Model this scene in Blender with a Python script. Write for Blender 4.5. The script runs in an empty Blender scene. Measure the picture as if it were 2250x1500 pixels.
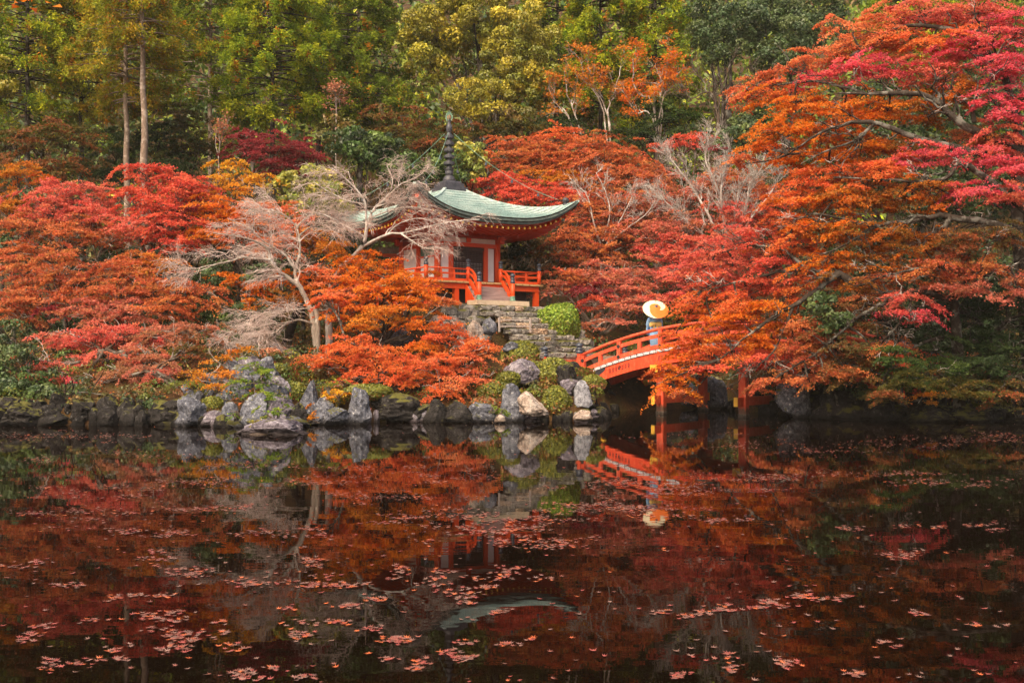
import bpy, math, random
import numpy as np
from mathutils import Vector, Matrix

R = math.radians
sc = bpy.context.scene
col = sc.collection

# ------------------------------------------------------------------ camera
CZ, FPX, HY, CX = 2.1, 2300.0, 785.0, 1125.0      # eye height, focal length / horizon / centre in photo pixels
cam_d = bpy.data.cameras.new('camera')
cam = bpy.data.objects.new('camera', cam_d)
col.objects.link(cam)
cam_d.sensor_width = 36.0
cam_d.lens = FPX / 2250.0 * 36.0
cam_d.shift_y = 35.0 / 2250.0
cam_d.clip_start = 0.1
cam_d.clip_end = 600.0
cam.location = (0, 0, CZ)
cam.rotation_euler = (R(90), 0, 0)
sc.camera = cam

# ------------------------------------------------------------------ light
SUN_EL, SUN_AZ = R(48), R(208)      # direction the light comes FROM, compass-like, clockwise from +Y
w = bpy.data.worlds.new('World')
sc.world = w
w.use_nodes = True
nt = w.node_tree
bg = nt.nodes['Background']
sky = nt.nodes.new('ShaderNodeTexSky')
sky.sky_type = 'NISHITA'
sky.sun_disc = False
sky.sun_elevation = SUN_EL
sky.sun_rotation = SUN_AZ
sky.dust_density = 6.0
sky.air_density = 1.0
sky.ozone_density = 0.3
tint = nt.nodes.new('ShaderNodeMix')          # warm white balance of the photograph
tint.data_type, tint.blend_type = 'RGBA', 'MULTIPLY'
tint.inputs[0].default_value = 1.0
tint.inputs[7].default_value = (1.0, 0.93, 0.82, 1.0)
nt.links.new(sky.outputs[0], tint.inputs[6])
nt.links.new(tint.outputs[2], bg.inputs[0])
bg.inputs[1].default_value = 0.15
sun_d = bpy.data.lights.new('sun', 'SUN')
sun_d.energy = 1.3
sun_d.angle = R(45)
sun_d.color = (1.0, 0.84, 0.60)
sun = bpy.data.objects.new('sun', sun_d)
col.objects.link(sun)
sd = Vector((math.sin(SUN_AZ) * math.cos(SUN_EL), math.cos(SUN_AZ) * math.cos(SUN_EL), math.sin(SUN_EL)))
sun.rotation_euler = sd.to_track_quat('Z', 'Y').to_euler()
sun.location = sd * 60

sc.view_settings.view_transform = 'Standard'
sc.view_settings.look = 'None'
sc.view_settings.exposure = 1.15
sc.view_settings.gamma = 1.0
sc.view_settings.use_curve_mapping = False
sc.render.engine = 'CYCLES'
cy = sc.cycles
cy.max_bounces = 6
cy.diffuse_bounces = 4
cy.glossy_bounces = 3
cy.transmission_bounces = 2
cy.transparent_max_bounces = 4
cy.caustics_reflective = False
cy.caustics_refractive = False
cy.use_denoising = True

# ------------------------------------------------------------------ helpers
rng = np.random.default_rng(11)
random.seed(11)


def P(px, py, Y):
    """world point seen at photo pixel (px, py) at distance Y"""
    return np.array([(px - CX) / FPX * Y, Y, CZ + (HY - py) / FPX * Y])


def sstep(a, b, x):
    t = np.clip((x - a) / (b - a), 0, 1)
    return t * t * (3 - 2 * t)


def unit(v):
    return v / np.maximum(np.linalg.norm(v, axis=-1, keepdims=True), 1e-9)


def build_mesh(name, V, F, mats, mi=None, smooth=False, vcol=None):
    """V (n,3); F list of index arrays, each (m,k) with one k per array"""
    if not isinstance(F, (list, tuple)):
        F = [F]
    F = [np.asarray(f, dtype=np.int32) for f in F if len(f)]
    me = bpy.data.meshes.new(name)
    V = np.asarray(V, dtype=np.float32)
    me.vertices.add(len(V))
    me.vertices.foreach_set('co', V.ravel())
    loops = np.concatenate([f.ravel() for f in F])
    tot = np.concatenate([np.full(len(f), f.shape[1], dtype=np.int32) for f in F])
    start = np.concatenate([[0], np.cumsum(tot)[:-1]]).astype(np.int32)
    me.loops.add(len(loops))
    me.loops.foreach_set('vertex_index', loops)
    me.polygons.add(len(tot))
    me.polygons.foreach_set('loop_start', start)
    me.polygons.foreach_set('loop_total', tot)
    for m in (mats if isinstance(mats, (list, tuple)) else [mats]):
        me.materials.append(m)
    if mi is not None:
        me.polygons.foreach_set('material_index', np.asarray(mi, dtype=np.int32))
    me.polygons.foreach_set('use_smooth', np.full(len(tot), bool(smooth)))
    if vcol is not None:
        a = me.color_attributes.new('Col', 'FLOAT_COLOR', 'POINT')
        c = np.ones((len(V), 4), dtype=np.float32)
        c[:, :3] = vcol
        a.data.foreach_set('color', c.ravel())
    me.update(calc_edges=True)
    me.validate()
    return me


def link(name, me, parent=None, loc=None, rot=None, scale=None):
    o = bpy.data.objects.new(name, me)
    col.objects.link(o)
    if parent is not None:
        o.parent = parent
    if loc is not None:
        o.location = loc
    if rot is not None:
        o.rotation_euler = rot
    if scale is not None:
        o.scale = scale
    return o


def tag(o, label=None, cat=None, group=None, kind=None):
    if label:
        o['label'] = label
    if cat:
        o['category'] = cat
    if group:
        o['group'] = group
    if kind:
        o['kind'] = kind
    return o


def thing(name, label, cat, loc=(0, 0, 0), rz=0.0, group=None):
    o = bpy.data.objects.new(name, None)
    col.objects.link(o)
    o.location = [float(v) for v in loc]
    o.rotation_euler = (0, 0, rz)
    o.empty_display_size = 0.3
    return tag(o, label, cat, group)


class MB:
    """collects shapes into one mesh"""
    def __init__(s):
        s.v, s.f, s.m = [], [], []

    def add(s, verts, faces, m=0):
        b = len(s.v)
        s.v += [tuple(float(c) for c in p) for p in verts]
        s.f += [tuple(b + i for i in f) for f in faces]
        s.m += [m] * len(faces)
        return s

    def box(s, c, d, m=0, rz=0.0, taper=1.0, ch=0.0):
        """box centre c, full size d; ch = chamfer of the vertical edges"""
        hx, hy, hz = d[0] / 2, d[1] / 2, d[2] / 2
        if ch > 0:
            ring = [(hx, hy - ch), (hx - ch, hy), (-hx + ch, hy), (-hx, hy - ch), (-hx, -hy + ch), (-hx + ch, -hy), (hx - ch, -hy), (hx, -hy + ch)]
        else:
            ring = [(hx, hy), (-hx, hy), (-hx, -hy), (hx, -hy)]
        n = len(ring)
        cs, sn = math.cos(rz), math.sin(rz)
        vs = []
        for z, k in ((-hz, 1.0), (hz, taper)):
            for x, y in ring:
                x, y = x * k, y * k
                vs.append((c[0] + x * cs - y * sn, c[1] + x * sn + y * cs, c[2] + z))
        fs = [tuple(range(n - 1, -1, -1)), tuple(range(n, 2 * n))]
        fs += [(i, (i + 1) % n, n + (i + 1) % n, n + i) for i in range(n)]
        return s.add(vs, fs, m)

    def beam(s, a, b, wd, ht, m=0, up=(0, 0, 1)):
        """rectangular bar from a to b"""
        a, b, up = Vector(a), Vector(b), Vector(up)
        t = (b - a).normalized()
        u = t.cross(up).normalized()
        v = u.cross(t)
        vs = []
        for p in (a, b):
            for i, j in ((1, 1), (-1, 1), (-1, -1), (1, -1)):
                vs.append(p + u * (wd / 2 * i) + v * (ht / 2 * j))
        return s.add(vs, [(0, 1, 2, 3), (7, 6, 5, 4), (1, 0, 4, 5), (2, 1, 5, 6), (3, 2, 6, 7), (0, 3, 7, 4)], m)

    def sweep(s, pts, wd, ht, m=0):
        """rectangular bar along a curve in a vertical plane"""
        pts = [Vector(p) for p in pts]
        vs = []
        for i, p in enumerate(pts):
            t = (pts[min(i + 1, len(pts) - 1)] - pts[max(i - 1, 0)]).normalized()
            u = t.cross(Vector((0, 0, 1))).normalized()
            v = u.cross(t)
            for a, b in ((1, 1), (-1, 1), (-1, -1), (1, -1)):
                vs.append(p + u * (wd / 2 * a) + v * (ht / 2 * b))
        n = len(pts)
        fs = [(0, 1, 2, 3), (4 * n - 1, 4 * n - 2, 4 * n - 3, 4 * n - 4)]
        for i in range(n - 1):
            for k in range(4):
                fs.append((4 * i + (k + 1) % 4, 4 * i + k, 4 * i + 4 + k, 4 * i + 4 + (k + 1) % 4))
        return s.add(vs, fs, m)

    def tube(s, pts, rad, n=8, m=0):
        pts = [Vector(p) for p in pts]
        rad = [rad] * len(pts) if isinstance(rad, (int, float)) else rad
        vs = []
        u = None
        for i, p in enumerate(pts):
            t = (pts[min(i + 1, len(pts) - 1)] - pts[max(i - 1, 0)]).normalized()
            if u is None:
                u = t.orthogonal().normalized()
            u = (u - t * u.dot(t)).normalized()
            v = t.cross(u)
            for k in range(n):
                a = 2 * math.pi * k / n
                vs.append(p + (u * math.cos(a) + v * math.sin(a)) * rad[i])
        L = len(pts)
        fs = [tuple(range(n - 1, -1, -1)), tuple(range((L - 1) * n, L * n))]
        for i in range(L - 1):
            for k in range(n):
                fs.append((i * n + k, i * n + (k + 1) % n, (i + 1) * n + (k + 1) % n, (i + 1) * n + k))
        return s.add(vs, fs, m)

    def lathe(s, prof, c=(0, 0, 0), n=12, m=0):
        """profile [(r,z)] about the vertical through c"""
        vs = []
        for r, z in prof:
            for k in range(n):
                a = 2 * math.pi * k / n
                vs.append((c[0] + r * math.cos(a), c[1] + r * math.sin(a), c[2] + z))
        L = len(prof)
        fs = [tuple(range(n - 1, -1, -1)), tuple(range((L - 1) * n, L * n))]
        for i in range(L - 1):
            for k in range(n):
                fs.append((i * n + k, i * n + (k + 1) % n, (i + 1) * n + (k + 1) % n, (i + 1) * n + k))
        return s.add(vs, fs, m)

    def mesh(s, name, mats, smooth=False):
        me = bpy.data.meshes.new(name)
        me.from_pydata(s.v, [], s.f)
        for mm in (mats if isinstance(mats, (list, tuple)) else [mats]):
            me.materials.append(mm)
        me.polygons.foreach_set('material_index', np.array(s.m, dtype=np.int32))
        me.polygons.foreach_set('use_smooth', np.full(len(s.f), bool(smooth)))
        me.update()
        return me

    def build(s, name, mats, parent=None, smooth=False, loc=None, rot=None):
        return link(name, s.mesh(name, mats, smooth), parent, loc, rot)


# ------------------------------------------------------------------ materials
def new_mat(name):
    m = bpy.data.materials.new(name)
    m.use_nodes = True
    t = m.node_tree
    b = t.nodes['Principled BSDF']
    return m, t, b


def nd(t, typ, **kw):
    n = t.nodes.new(typ)
    for k, v in kw.items():
        setattr(n, k, v)
    return n


def ramp(t, src, stops):
    r = nd(t, 'ShaderNodeValToRGB')
    e = r.color_ramp.elements
    while len(e) < len(stops):
        e.new(0.5)
    for i, (p, c) in enumerate(stops):
        e[i].position = p
        e[i].color = (*c, 1)
    t.links.new(src, r.inputs[0])
    return r.outputs[0]


def noise(t, scale, detail=5, rough=0.6, vec=None, dist=0.0):
    n = nd(t, 'ShaderNodeTexNoise')
    n.inputs['Scale'].default_value = scale
    n.inputs['Detail'].default_value = detail
    n.inputs['Roughness'].default_value = rough
    n.inputs['Distortion'].default_value = dist
    if vec is not None:
        t.links.new(vec, n.inputs['Vector'])
    return n


def objco(t, world=False, scale=(1, 1, 1)):
    if world:
        g = nd(t, 'ShaderNodeNewGeometry')
        o = g.outputs['Position']
    else:
        g = nd(t, 'ShaderNodeTexCoord')
        o = g.outputs['Object']
    if scale != (1, 1, 1):
        mp = nd(t, 'ShaderNodeMapping')
        mp.inputs['Scale'].default_value = scale
        t.links.new(o, mp.inputs[0])
        o = mp.outputs[0]
    return o


def mixc(t, fac, a, b, blend='MIX'):
    m = nd(t, 'ShaderNodeMix', data_type='RGBA', blend_type=blend)
    for s, v in ((0, fac), (6, a), (7, b)):
        if hasattr(v, 'node'):
            t.links.new(v, m.inputs[s])
        elif s == 0:
            m.inputs[0].default_value = v
        else:
            m.inputs[s].default_value = (*v, 1)
    return m.outputs[2]


def bump(t, b, h, strength=0.4, dist=0.02):
    n = nd(t, 'ShaderNodeBump')
    n.inputs['Strength'].default_value = strength
    n.inputs['Distance'].default_value = dist
    t.links.new(h, n.inputs['Height'])
    t.links.new(n.outputs[0], b.inputs['Normal'])


def simple(name, c1, c2, scale=3.0, rough=0.6, bs=0.3, bd=0.01, world=False, stretch=(1, 1, 1), detail=6, spec=0.4):
    m, t, b = new_mat(name)
    n = noise(t, scale, detail, 0.65, objco(t, world, stretch))
    t.links.new(ramp(t, n.outputs[0], [(0.32, c1), (0.68, c2)]), b.inputs['Base Color'])
    b.inputs['Roughness'].default_value = rough
    b.inputs['Specular IOR Level'].default_value = spec
    if bs:
        bump(t, b, n.outputs[0], bs, bd)
    return m


def leaf_mat(name, transl=0.35, rough=0.5, spec=0.35):
    m, t, b = new_mat(name)
    a = nd(t, 'ShaderNodeAttribute', attribute_name='Col')
    t.links.new(a.outputs['Color'], b.inputs['Base Color'])
    b.inputs['Roughness'].default_value = rough
    b.inputs['Specular IOR Level'].default_value = spec
    tr = nd(t, 'ShaderNodeBsdfTranslucent')
    t.links.new(a.outputs['Color'], tr.inputs['Color'])
    mx = nd(t, 'ShaderNodeMixShader')
    mx.inputs[0].default_value = transl
    t.links.new(b.outputs[0], mx.inputs[1])
    t.links.new(tr.outputs[0], mx.inputs[2])
    t.links.new(mx.outputs[0], t.nodes['Material Output'].inputs[0])
    return m


M_leaf = leaf_mat('maple_leaves', 0.5, 0.55, 0.25)
M_needle = leaf_mat('needle_leaves', 0.4, 0.65, 0.12)
M_glossy = leaf_mat('evergreen_leaves', 0.15, 0.45, 0.4)


def bark_mat(name, c1, c2, c3, scale=4.0):
    m, t, b = new_mat(name)
    co = objco(t, True, (1, 1, 0.25))
    n = noise(t, scale * 4, 8, 0.7, co)
    n2 = noise(t, scale * 0.7, 4, 0.6, objco(t, True))
    base = ramp(t, n.outputs[0], [(0.3, c1), (0.7, c2)])
    pat = ramp(t, n2.outputs[0], [(0.52, (0, 0, 0)), (0.62, (1, 1, 1))])
    t.links.new(mixc(t, pat, base, c3), b.inputs['Base Color'])
    b.inputs['Roughness'].default_value = 0.85
    b.inputs['Specular IOR Level'].default_value = 0.2
    bump(t, b, n.outputs[0], 0.7, 0.03)
    return m


M_bark_dark = bark_mat('dark_maple_bark', (0.018, 0.013, 0.010), (0.06, 0.045, 0.035), (0.16, 0.15, 0.13))
M_bark_mid = bark_mat('brown_bark', (0.05, 0.035, 0.025), (0.14, 0.10, 0.075), (0.22, 0.20, 0.17))
M_bark_pale = bark_mat('lichen_bark', (0.18, 0.145, 0.12), (0.38, 0.32, 0.27), (0.55, 0.51, 0.46))
M_bark_white = bark_mat('silver_bark', (0.28, 0.24, 0.215), (0.50, 0.44, 0.40), (0.62, 0.58, 0.55))
M_bark_twig = bark_mat('pinkish_twig_bark', (0.40, 0.29, 0.25), (0.62, 0.50, 0.45), (0.68, 0.58, 0.54))
M_bark_cedar = bark_mat('cypress_bark', (0.12, 0.085, 0.06), (0.30, 0.22, 0.17), (0.36, 0.29, 0.24), 6.0)


def rock_mat(name, c1, c2, c3, moss=0.35, lichen=0.8):
    m, t, b = new_mat(name)
    co = objco(t, True)
    n1 = noise(t, 1.6, 8, 0.68, co, 0.6)
    n2 = noise(t, 9.0, 8, 0.75, co)
    n3 = noise(t, 2.3, 5, 0.6, co)
    vo = nd(t, 'ShaderNodeTexVoronoi', feature='DISTANCE_TO_EDGE')
    vo.inputs['Scale'].default_value = 2.4
    wv = nd(t, 'ShaderNodeVectorMath', operation='ADD')
    t.links.new(co, wv.inputs[0])
    t.links.new(n1.outputs['Color'], wv.inputs[1])
    t.links.new(wv.outputs[0], vo.inputs['Vector'])
    base = ramp(t, n1.outputs[0], [(0.25, c1), (0.5, c2), (0.75, c3)])
    sp = ramp(t, n2.outputs[0], [(0.38, (0.16, 0.15, 0.15)), (0.52, (1, 1, 1))])
    c = mixc(t, 0.85, base, sp, 'MULTIPLY')
    crack = ramp(t, vo.outputs['Distance'], [(0.0, (0.25, 0.22, 0.2)), (0.035, (1, 1, 1))])
    c = mixc(t, 0.7, c, crack, 'MULTIPLY')
    lich = ramp(t, n2.outputs[0], [(0.585, (0, 0, 0)), (0.64, (1, 1, 1))])
    lf = nd(t, 'ShaderNodeMath', operation='MULTIPLY')
    t.links.new(lich, lf.inputs[0])
    lf.inputs[1].default_value = lichen
    c = mixc(t, lf.outputs[0], c, (0.55, 0.53, 0.51))
    g = nd(t, 'ShaderNodeNewGeometry')
    sx = nd(t, 'ShaderNodeSeparateXYZ')
    t.links.new(g.outputs['Normal'], sx.inputs[0])
    ad = nd(t, 'ShaderNodeMath', operation='MULTIPLY_ADD')
    t.links.new(sx.outputs['Z'], ad.inputs[0])
    ad.inputs[1].default_value = 0.35
    t.links.new(n3.outputs[0], ad.inputs[2])
    mo = ramp(t, ad.outputs[0], [(0.86 - moss * 0.4, (0, 0, 0)), (0.96 - moss * 0.4, (1, 1, 1))])
    c = mixc(t, mo, c, (0.09, 0.085, 0.02))
    # wet band at the waterline
    px = nd(t, 'ShaderNodeSeparateXYZ')
    t.links.new(g.outputs['Position'], px.inputs[0])
    wet = ramp(t, px.outputs['Z'], [(0.05, (0.22, 0.20, 0.18)), (0.24, (1, 1, 1))])
    c = mixc(t, 1.0, c, wet, 'MULTIPLY')
    t.links.new(c, b.inputs['Base Color'])
    b.inputs['Roughness'].default_value = 0.82
    b.inputs['Specular IOR Level'].default_value = 0.15
    ad2 = nd(t, 'ShaderNodeMath', operation='MULTIPLY_ADD')
    t.links.new(n2.outputs[0], ad2.inputs[0])
    ad2.inputs[1].default_value = 0.5
    t.links.new(n1.outputs[0], ad2.inputs[2])
    bump(t, b, ad2.outputs[0], 0.8, 0.06)
    return m


M_rock = rock_mat('blue_grey_rock', (0.042, 0.045, 0.056), (0.12, 0.125, 0.155), (0.29, 0.295, 0.33), 0.3)
M_rock_purple = rock_mat('purple_grey_rock', (0.07, 0.06, 0.075), (0.18, 0.155, 0.185), (0.40, 0.37, 0.41), 0.05)
M_rock_pale = rock_mat('pale_rock', (0.20, 0.12, 0.08), (0.38, 0.30, 0.25), (0.54, 0.50, 0.47), 0.0)
M_rock_light = rock_mat('pale_blue_grey_rock', (0.11, 0.11, 0.125), (0.26, 0.26, 0.29), (0.46, 0.46, 0.49), 0.0)
M_rock_dark = rock_mat('dark_rock', (0.009, 0.008, 0.008), (0.024, 0.021, 0.020), (0.055, 0.05, 0.047), 0.3, 0.15)  # dark rock taken near-black: shade of the overhung banks is put into its colour
M_stone = rock_mat('step_stone', (0.13, 0.115, 0.10), (0.28, 0.25, 0.22), (0.42, 0.38, 0.34), 0.2)
M_stone_tan = rock_mat('tan_step_stone', (0.30, 0.19, 0.12), (0.46, 0.32, 0.22), (0.55, 0.42, 0.32), 0.0)
M_stone_dark = rock_mat('mossy_step_stone', (0.07, 0.065, 0.06), (0.17, 0.155, 0.14), (0.30, 0.28, 0.26), 0.4)
M_slab = simple('pale_slab_stone', (0.50, 0.36, 0.24), (0.66, 0.52, 0.38), 5, 0.75, 0.25, 0.01)

M_verm = simple('vermilion_paint', (0.60, 0.060, 0.010), (0.72, 0.085, 0.014), 2.2, 0.45, 0.1, 0.004, stretch=(1, 1, 0.3))
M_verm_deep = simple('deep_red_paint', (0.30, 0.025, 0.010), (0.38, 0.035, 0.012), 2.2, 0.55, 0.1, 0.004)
def weathered(name, c1, c2, wood, fade):
    m, t, b = new_mat(name)
    co = objco(t)
    n1 = noise(t, 1.3, 5, 0.6, co)
    n2 = noise(t, 9.0, 8, 0.75, objco(t, False, (1, 1, 0.35)))
    c = ramp(t, n1.outputs[0], [(0.3, c1), (0.7, c2)])
    c = mixc(t, ramp(t, n2.outputs[0], [(0.50, (0, 0, 0)), (0.62, (0.75, 0.75, 0.75))]), c, fade)
    c = mixc(t, ramp(t, n2.outputs[0], [(0.29, (0.85, 0.85, 0.85)), (0.36, (0, 0, 0))]), c, wood)
    g = nd(t, 'ShaderNodeNewGeometry')
    px = nd(t, 'ShaderNodeSeparateXYZ')
    t.links.new(g.outputs['Position'], px.inputs[0])
    ad = nd(t, 'ShaderNodeMath', operation='MULTIPLY_ADD')
    t.links.new(n2.outputs[0], ad.inputs[0])
    ad.inputs[1].default_value = -0.5
    t.links.new(px.outputs['Z'], ad.inputs[2])
    c = mixc(t, ramp(t, ad.outputs[0], [(0.0, (0.9, 0.9, 0.9)), (0.16, (0, 0, 0))]), c, (0.05, 0.045, 0.03))
    t.links.new(c, b.inputs['Base Color'])
    b.inputs['Roughness'].default_value = 0.62
    b.inputs['Specular IOR Level'].default_value = 0.3
    bump(t, b, n2.outputs[0], 0.4, 0.006)
    return m


M_bridge = weathered('weathered_vermilion_paint', (0.48, 0.055, 0.022), (0.66, 0.09, 0.034), (0.20, 0.075, 0.05), (0.68, 0.16, 0.085))
M_girder = weathered('bridge_girder_paint', (0.58, 0.045, 0.014), (0.72, 0.07, 0.022), (0.25, 0.05, 0.03), (0.74, 0.12, 0.05))
M_yellow = simple('ochre_end_paint', (0.62, 0.33, 0.03), (0.74, 0.43, 0.05), 6, 0.5, 0.1, 0.004)
M_plaster = simple('white_plaster', (0.70, 0.66, 0.68), (0.80, 0.77, 0.79), 2, 0.8, 0.08, 0.004)
M_black = simple('black_ironwork', (0.012, 0.012, 0.014), (0.03, 0.028, 0.03), 9, 0.55, 0.2, 0.004)
M_lattice = simple('dark_lattice_wood', (0.035, 0.020, 0.022), (0.07, 0.042, 0.042), 8, 0.6, 0.2, 0.004)
M_bronze = simple('dark_bronze', (0.020, 0.026, 0.042), (0.06, 0.07, 0.10), 6, 0.42, 0.2, 0.004, spec=0.6)
M_spire = simple('spire_bronze', (0.018, 0.018, 0.024), (0.065, 0.062, 0.075), 6, 0.5, 0.3, 0.01, spec=0.5)
M_verdigris = simple('verdigris_bronze', (0.07, 0.17, 0.12), (0.22, 0.36, 0.27), 9, 0.6, 0.2, 0.004)
M_deck = simple('deck_edge_wood', (0.42, 0.25, 0.10), (0.58, 0.38, 0.18), 9, 0.65, 0.2, 0.004)
M_tread = simple('worn_tread_wood', (0.20, 0.13, 0.12), (0.42, 0.29, 0.27), 6, 0.7, 0.3, 0.005, stretch=(0.25, 1, 3))
M_grey_wood = simple('grey_weathered_wood', (0.24, 0.19, 0.17), (0.42, 0.36, 0.34), 8, 0.8, 0.3, 0.005, stretch=(1, 1, 0.3))
M_white_edge = simple('white_plank_end_paint', (0.30, 0.29, 0.32), (0.74, 0.72, 0.74), 14, 0.7, 0.2, 0.004, detail=3)
M_sign = simple('brown_sign_board', (0.075, 0.038, 0.018), (0.12, 0.062, 0.03), 9, 0.55, 0.1, 0.003)
M_sign_frame = simple('sign_frame', (0.26, 0.17, 0.09), (0.36, 0.25, 0.14), 9, 0.5, 0.1, 0.003)
M_sign_text = simple('sign_lettering', (0.50, 0.18, 0.03), (0.60, 0.24, 0.05), 9, 0.5, 0, 0)
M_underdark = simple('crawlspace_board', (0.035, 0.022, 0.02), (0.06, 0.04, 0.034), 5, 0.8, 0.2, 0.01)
M_void = simple('girder_bare_metal', (0.022, 0.020, 0.026), (0.05, 0.046, 0.056), 4, 0.5, 0.2, 0.004)

# copper roof: verdigris with bluish and rusty streaks
M_roof, t, b = new_mat('copper_roof')
n1 = noise(t, 1.1, 6, 0.6, objco(t))
n2 = noise(t, 14, 6, 0.7, objco(t, False, (1, 1, 3)))
c = ramp(t, n1.outputs[0], [(0.3, (0.22, 0.35, 0.33)), (0.5, (0.36, 0.48, 0.46)), (0.7, (0.50, 0.59, 0.55))])
c2 = ramp(t, n2.outputs[0], [(0.40, (0.42, 0.40, 0.38)), (0.56, (1, 1, 1))])
t.links.new(mixc(t, 0.8, c, c2, 'MULTIPLY'), b.inputs['Base Color'])
b.inputs['Roughness'].default_value = 0.6
b.inputs['Metallic'].default_value = 0.0
bump(t, b, n2.outputs[0], 0.3, 0.008)
M_roof_edge = simple('roof_edge_copper', (0.030, 0.035, 0.038), (0.10, 0.14, 0.12), 7, 0.6, 0.2, 0.006)

# water
M_water, t, b = new_mat('pond_water')
b.inputs['Base Color'].default_value = (0.004, 0.002, 0.0012, 1)
b.inputs['Roughness'].default_value = 0.004
b.inputs['IOR'].default_value = 1.12
g = objco(t, True, (0.45, 1.3, 1.0))
n1 = noise(t, 1.5, 2, 0.5, g)
n2 = noise(t, 7.0, 2, 0.5, g)
ad = nd(t, 'ShaderNodeMath', operation='MULTIPLY_ADD')
t.links.new(n2.outputs[0], ad.inputs[0])
ad.inputs[1].default_value = 0.12
t.links.new(n1.outputs[0], ad.inputs[2])
bump(t, b, ad.outputs[0], 0.10, 0.012)

# ground: leaf litter, soil and moss
M_ground, t, b = new_mat('woodland_soil')
co = objco(t, True)
n1 = noise(t, 0.8, 6, 0.65, co)
n2 = noise(t, 12, 6, 0.75, co)
c = ramp(t, n1.outputs[0], [(0.35, (0.035, 0.023, 0.013)), (0.5, (0.085, 0.045, 0.02)), (0.66, (0.065, 0.062, 0.02))])
c2 = ramp(t, n2.outputs[0], [(0.35, (0.35, 0.33, 0.3)), (0.62, (1.25, 1.15, 1.0))])
t.links.new(mixc(t, 0.8, c, c2, 'MULTIPLY'), b.inputs['Base Color'])
b.inputs['Roughness'].default_value = 0.95
b.inputs['Specular IOR Level'].default_value = 0.1
bump(t, b, n2.outputs[0], 0.8, 0.06)
M_path = simple('sandy_path', (0.34, 0.24, 0.17), (0.48, 0.37, 0.28), 4, 0.9, 0.3, 0.01, True)

# ------------------------------------------------------------------ terrain and water
SHORE = np.array([[-60, 31], [-30, 31.6], [-15.7, 32.4], [-10.2, 32.2], [-8.2, 31.4], [-6.2, 33.2], [-1.8, 34.4], [2.2, 34.4], [3.0, 34.9], [3.4, 39.9],
                  [5.4, 43.6], [8.8, 43.8], [9.6, 38.0], [12, 35.6], [17, 34.0], [30, 32.5], [60, 31]])
PAG = np.array([-2.73, 45.5])
PAG_RZ = R(35)
PAG_Z = 4.2
_c, _s = math.cos(-PAG_RZ), math.sin(-PAG_RZ)


def ground_z(x, y):
    x, y = np.asarray(x, float), np.asarray(y, float)
    sh = np.interp(x, SHORE[:, 0], SHORE[:, 1])
    s = y - sh
    z = -0.9 + 1.7 * sstep(-0.5, 0.75, s) + 1.3 * sstep(0.7, 5.5, s)
    # the slope below the steps and the bridge landing stays lower, with a drop at the path's edge
    wlow = sstep(-1.8, 0.2, x) * (1 - sstep(3.2, 3.6, x))
    yb = np.where(x < 1.1, 39.75, 39.75 + (x - 1.1) * 0.72)
    zl = -0.9 + 1.7 * sstep(-0.5, 0.75, s) + 0.75 * sstep(0.7, 5.0, s) + 0.58 * sstep(yb - 0.08, yb + 0.3, y)
    z = z * (1 - wlow) + zl * wlow
    z = z + 0.10 * np.sin(x * 1.3 + 1) * np.sin(y * 1.1) * sstep(0.5, 2, s)
    z = z + np.maximum(0, y - 49) * 0.33 + np.maximum(0, y - 62) * 0.22
    lx = (x - PAG[0]) * _c - (y - PAG[1]) * _s
    ly = (x - PAG[0]) * _s + (y - PAG[1]) * _c
    d = np.maximum(np.abs(lx), np.abs(ly))
    z = np.maximum(z, np.minimum(PAG_Z, PAG_Z - (d - 3.35) * 0.95))
    return z


nx, ny = 181, 171
gx = np.linspace(-70, 70, nx)
gy = np.concatenate([np.linspace(-12, 28, 21), np.linspace(28.3, 52, 110), np.linspace(52.6, 150, 40)])
X, Y = np.meshgrid(gx, gy)
Z = ground_z(X, Y)
V = np.stack([X, Y, Z], -1).reshape(-1, 3)
i, j = np.meshgrid(np.arange(ny - 1), np.arange(nx - 1), indexing='ij')
a = (i * nx + j).ravel()
tag(link('ground', build_mesh('ground', V, np.stack([a, a + 1, a + nx + 1, a + nx], -1), M_ground, smooth=True)), kind='structure')
wm = MB().add([(-70, -12, 0), (70, -12, 0), (70, 46, 0), (-70, 46, 0)], [(0, 1, 2, 3)])
tag(wm.build('pond_water', M_water), kind='structure')


# ------------------------------------------------------------------ plants: generic growth in numpy
def tubes(polys, radii, sides=3):
    """polys (N,M,3), radii (N,M) -> verts, quads of N separate tapering stems"""
    N, Mn, _ = polys.shape
    tan = np.empty_like(polys)
    tan[:, 1:-1] = polys[:, 2:] - polys[:, :-2]
    tan[:, 0] = polys[:, 1] - polys[:, 0]
    tan[:, -1] = polys[:, -1] - polys[:, -2]
    tan = unit(tan)
    ref = np.where(np.abs(tan[..., 2:3]) > 0.9, np.array([1.0, 0, 0]), np.array([0, 0, 1.0]))
    u = unit(np.cross(tan, ref))
    v = np.cross(tan, u)
    ang = np.arange(sides) * 2 * np.pi / sides
    ring = u[:, :, None, :] * np.cos(ang)[None, None, :, None] + v[:, :, None, :] * np.sin(ang)[None, None, :, None]
    Vv = polys[:, :, None, :] + ring * radii[:, :, None, None]
    Vv = Vv.reshape(-1, 3)
    n, m, k = np.meshgrid(np.arange(N), np.arange(Mn - 1), np.arange(sides), indexing='ij')
    b0 = (n * Mn + m) * sides
    k2 = (k + 1) % sides
    F = np.stack([b0 + k, b0 + k2, b0 + sides + k2, b0 + sides + k], -1).reshape(-1, 4)
    return Vv, F


def merge(parts):
    Vs, Fs, o = [], [], 0
    for v, f in parts:
        Vs.append(v)
        Fs.append(f + o)
        o += len(v)
    return np.concatenate(Vs), np.concatenate(Fs)


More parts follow.
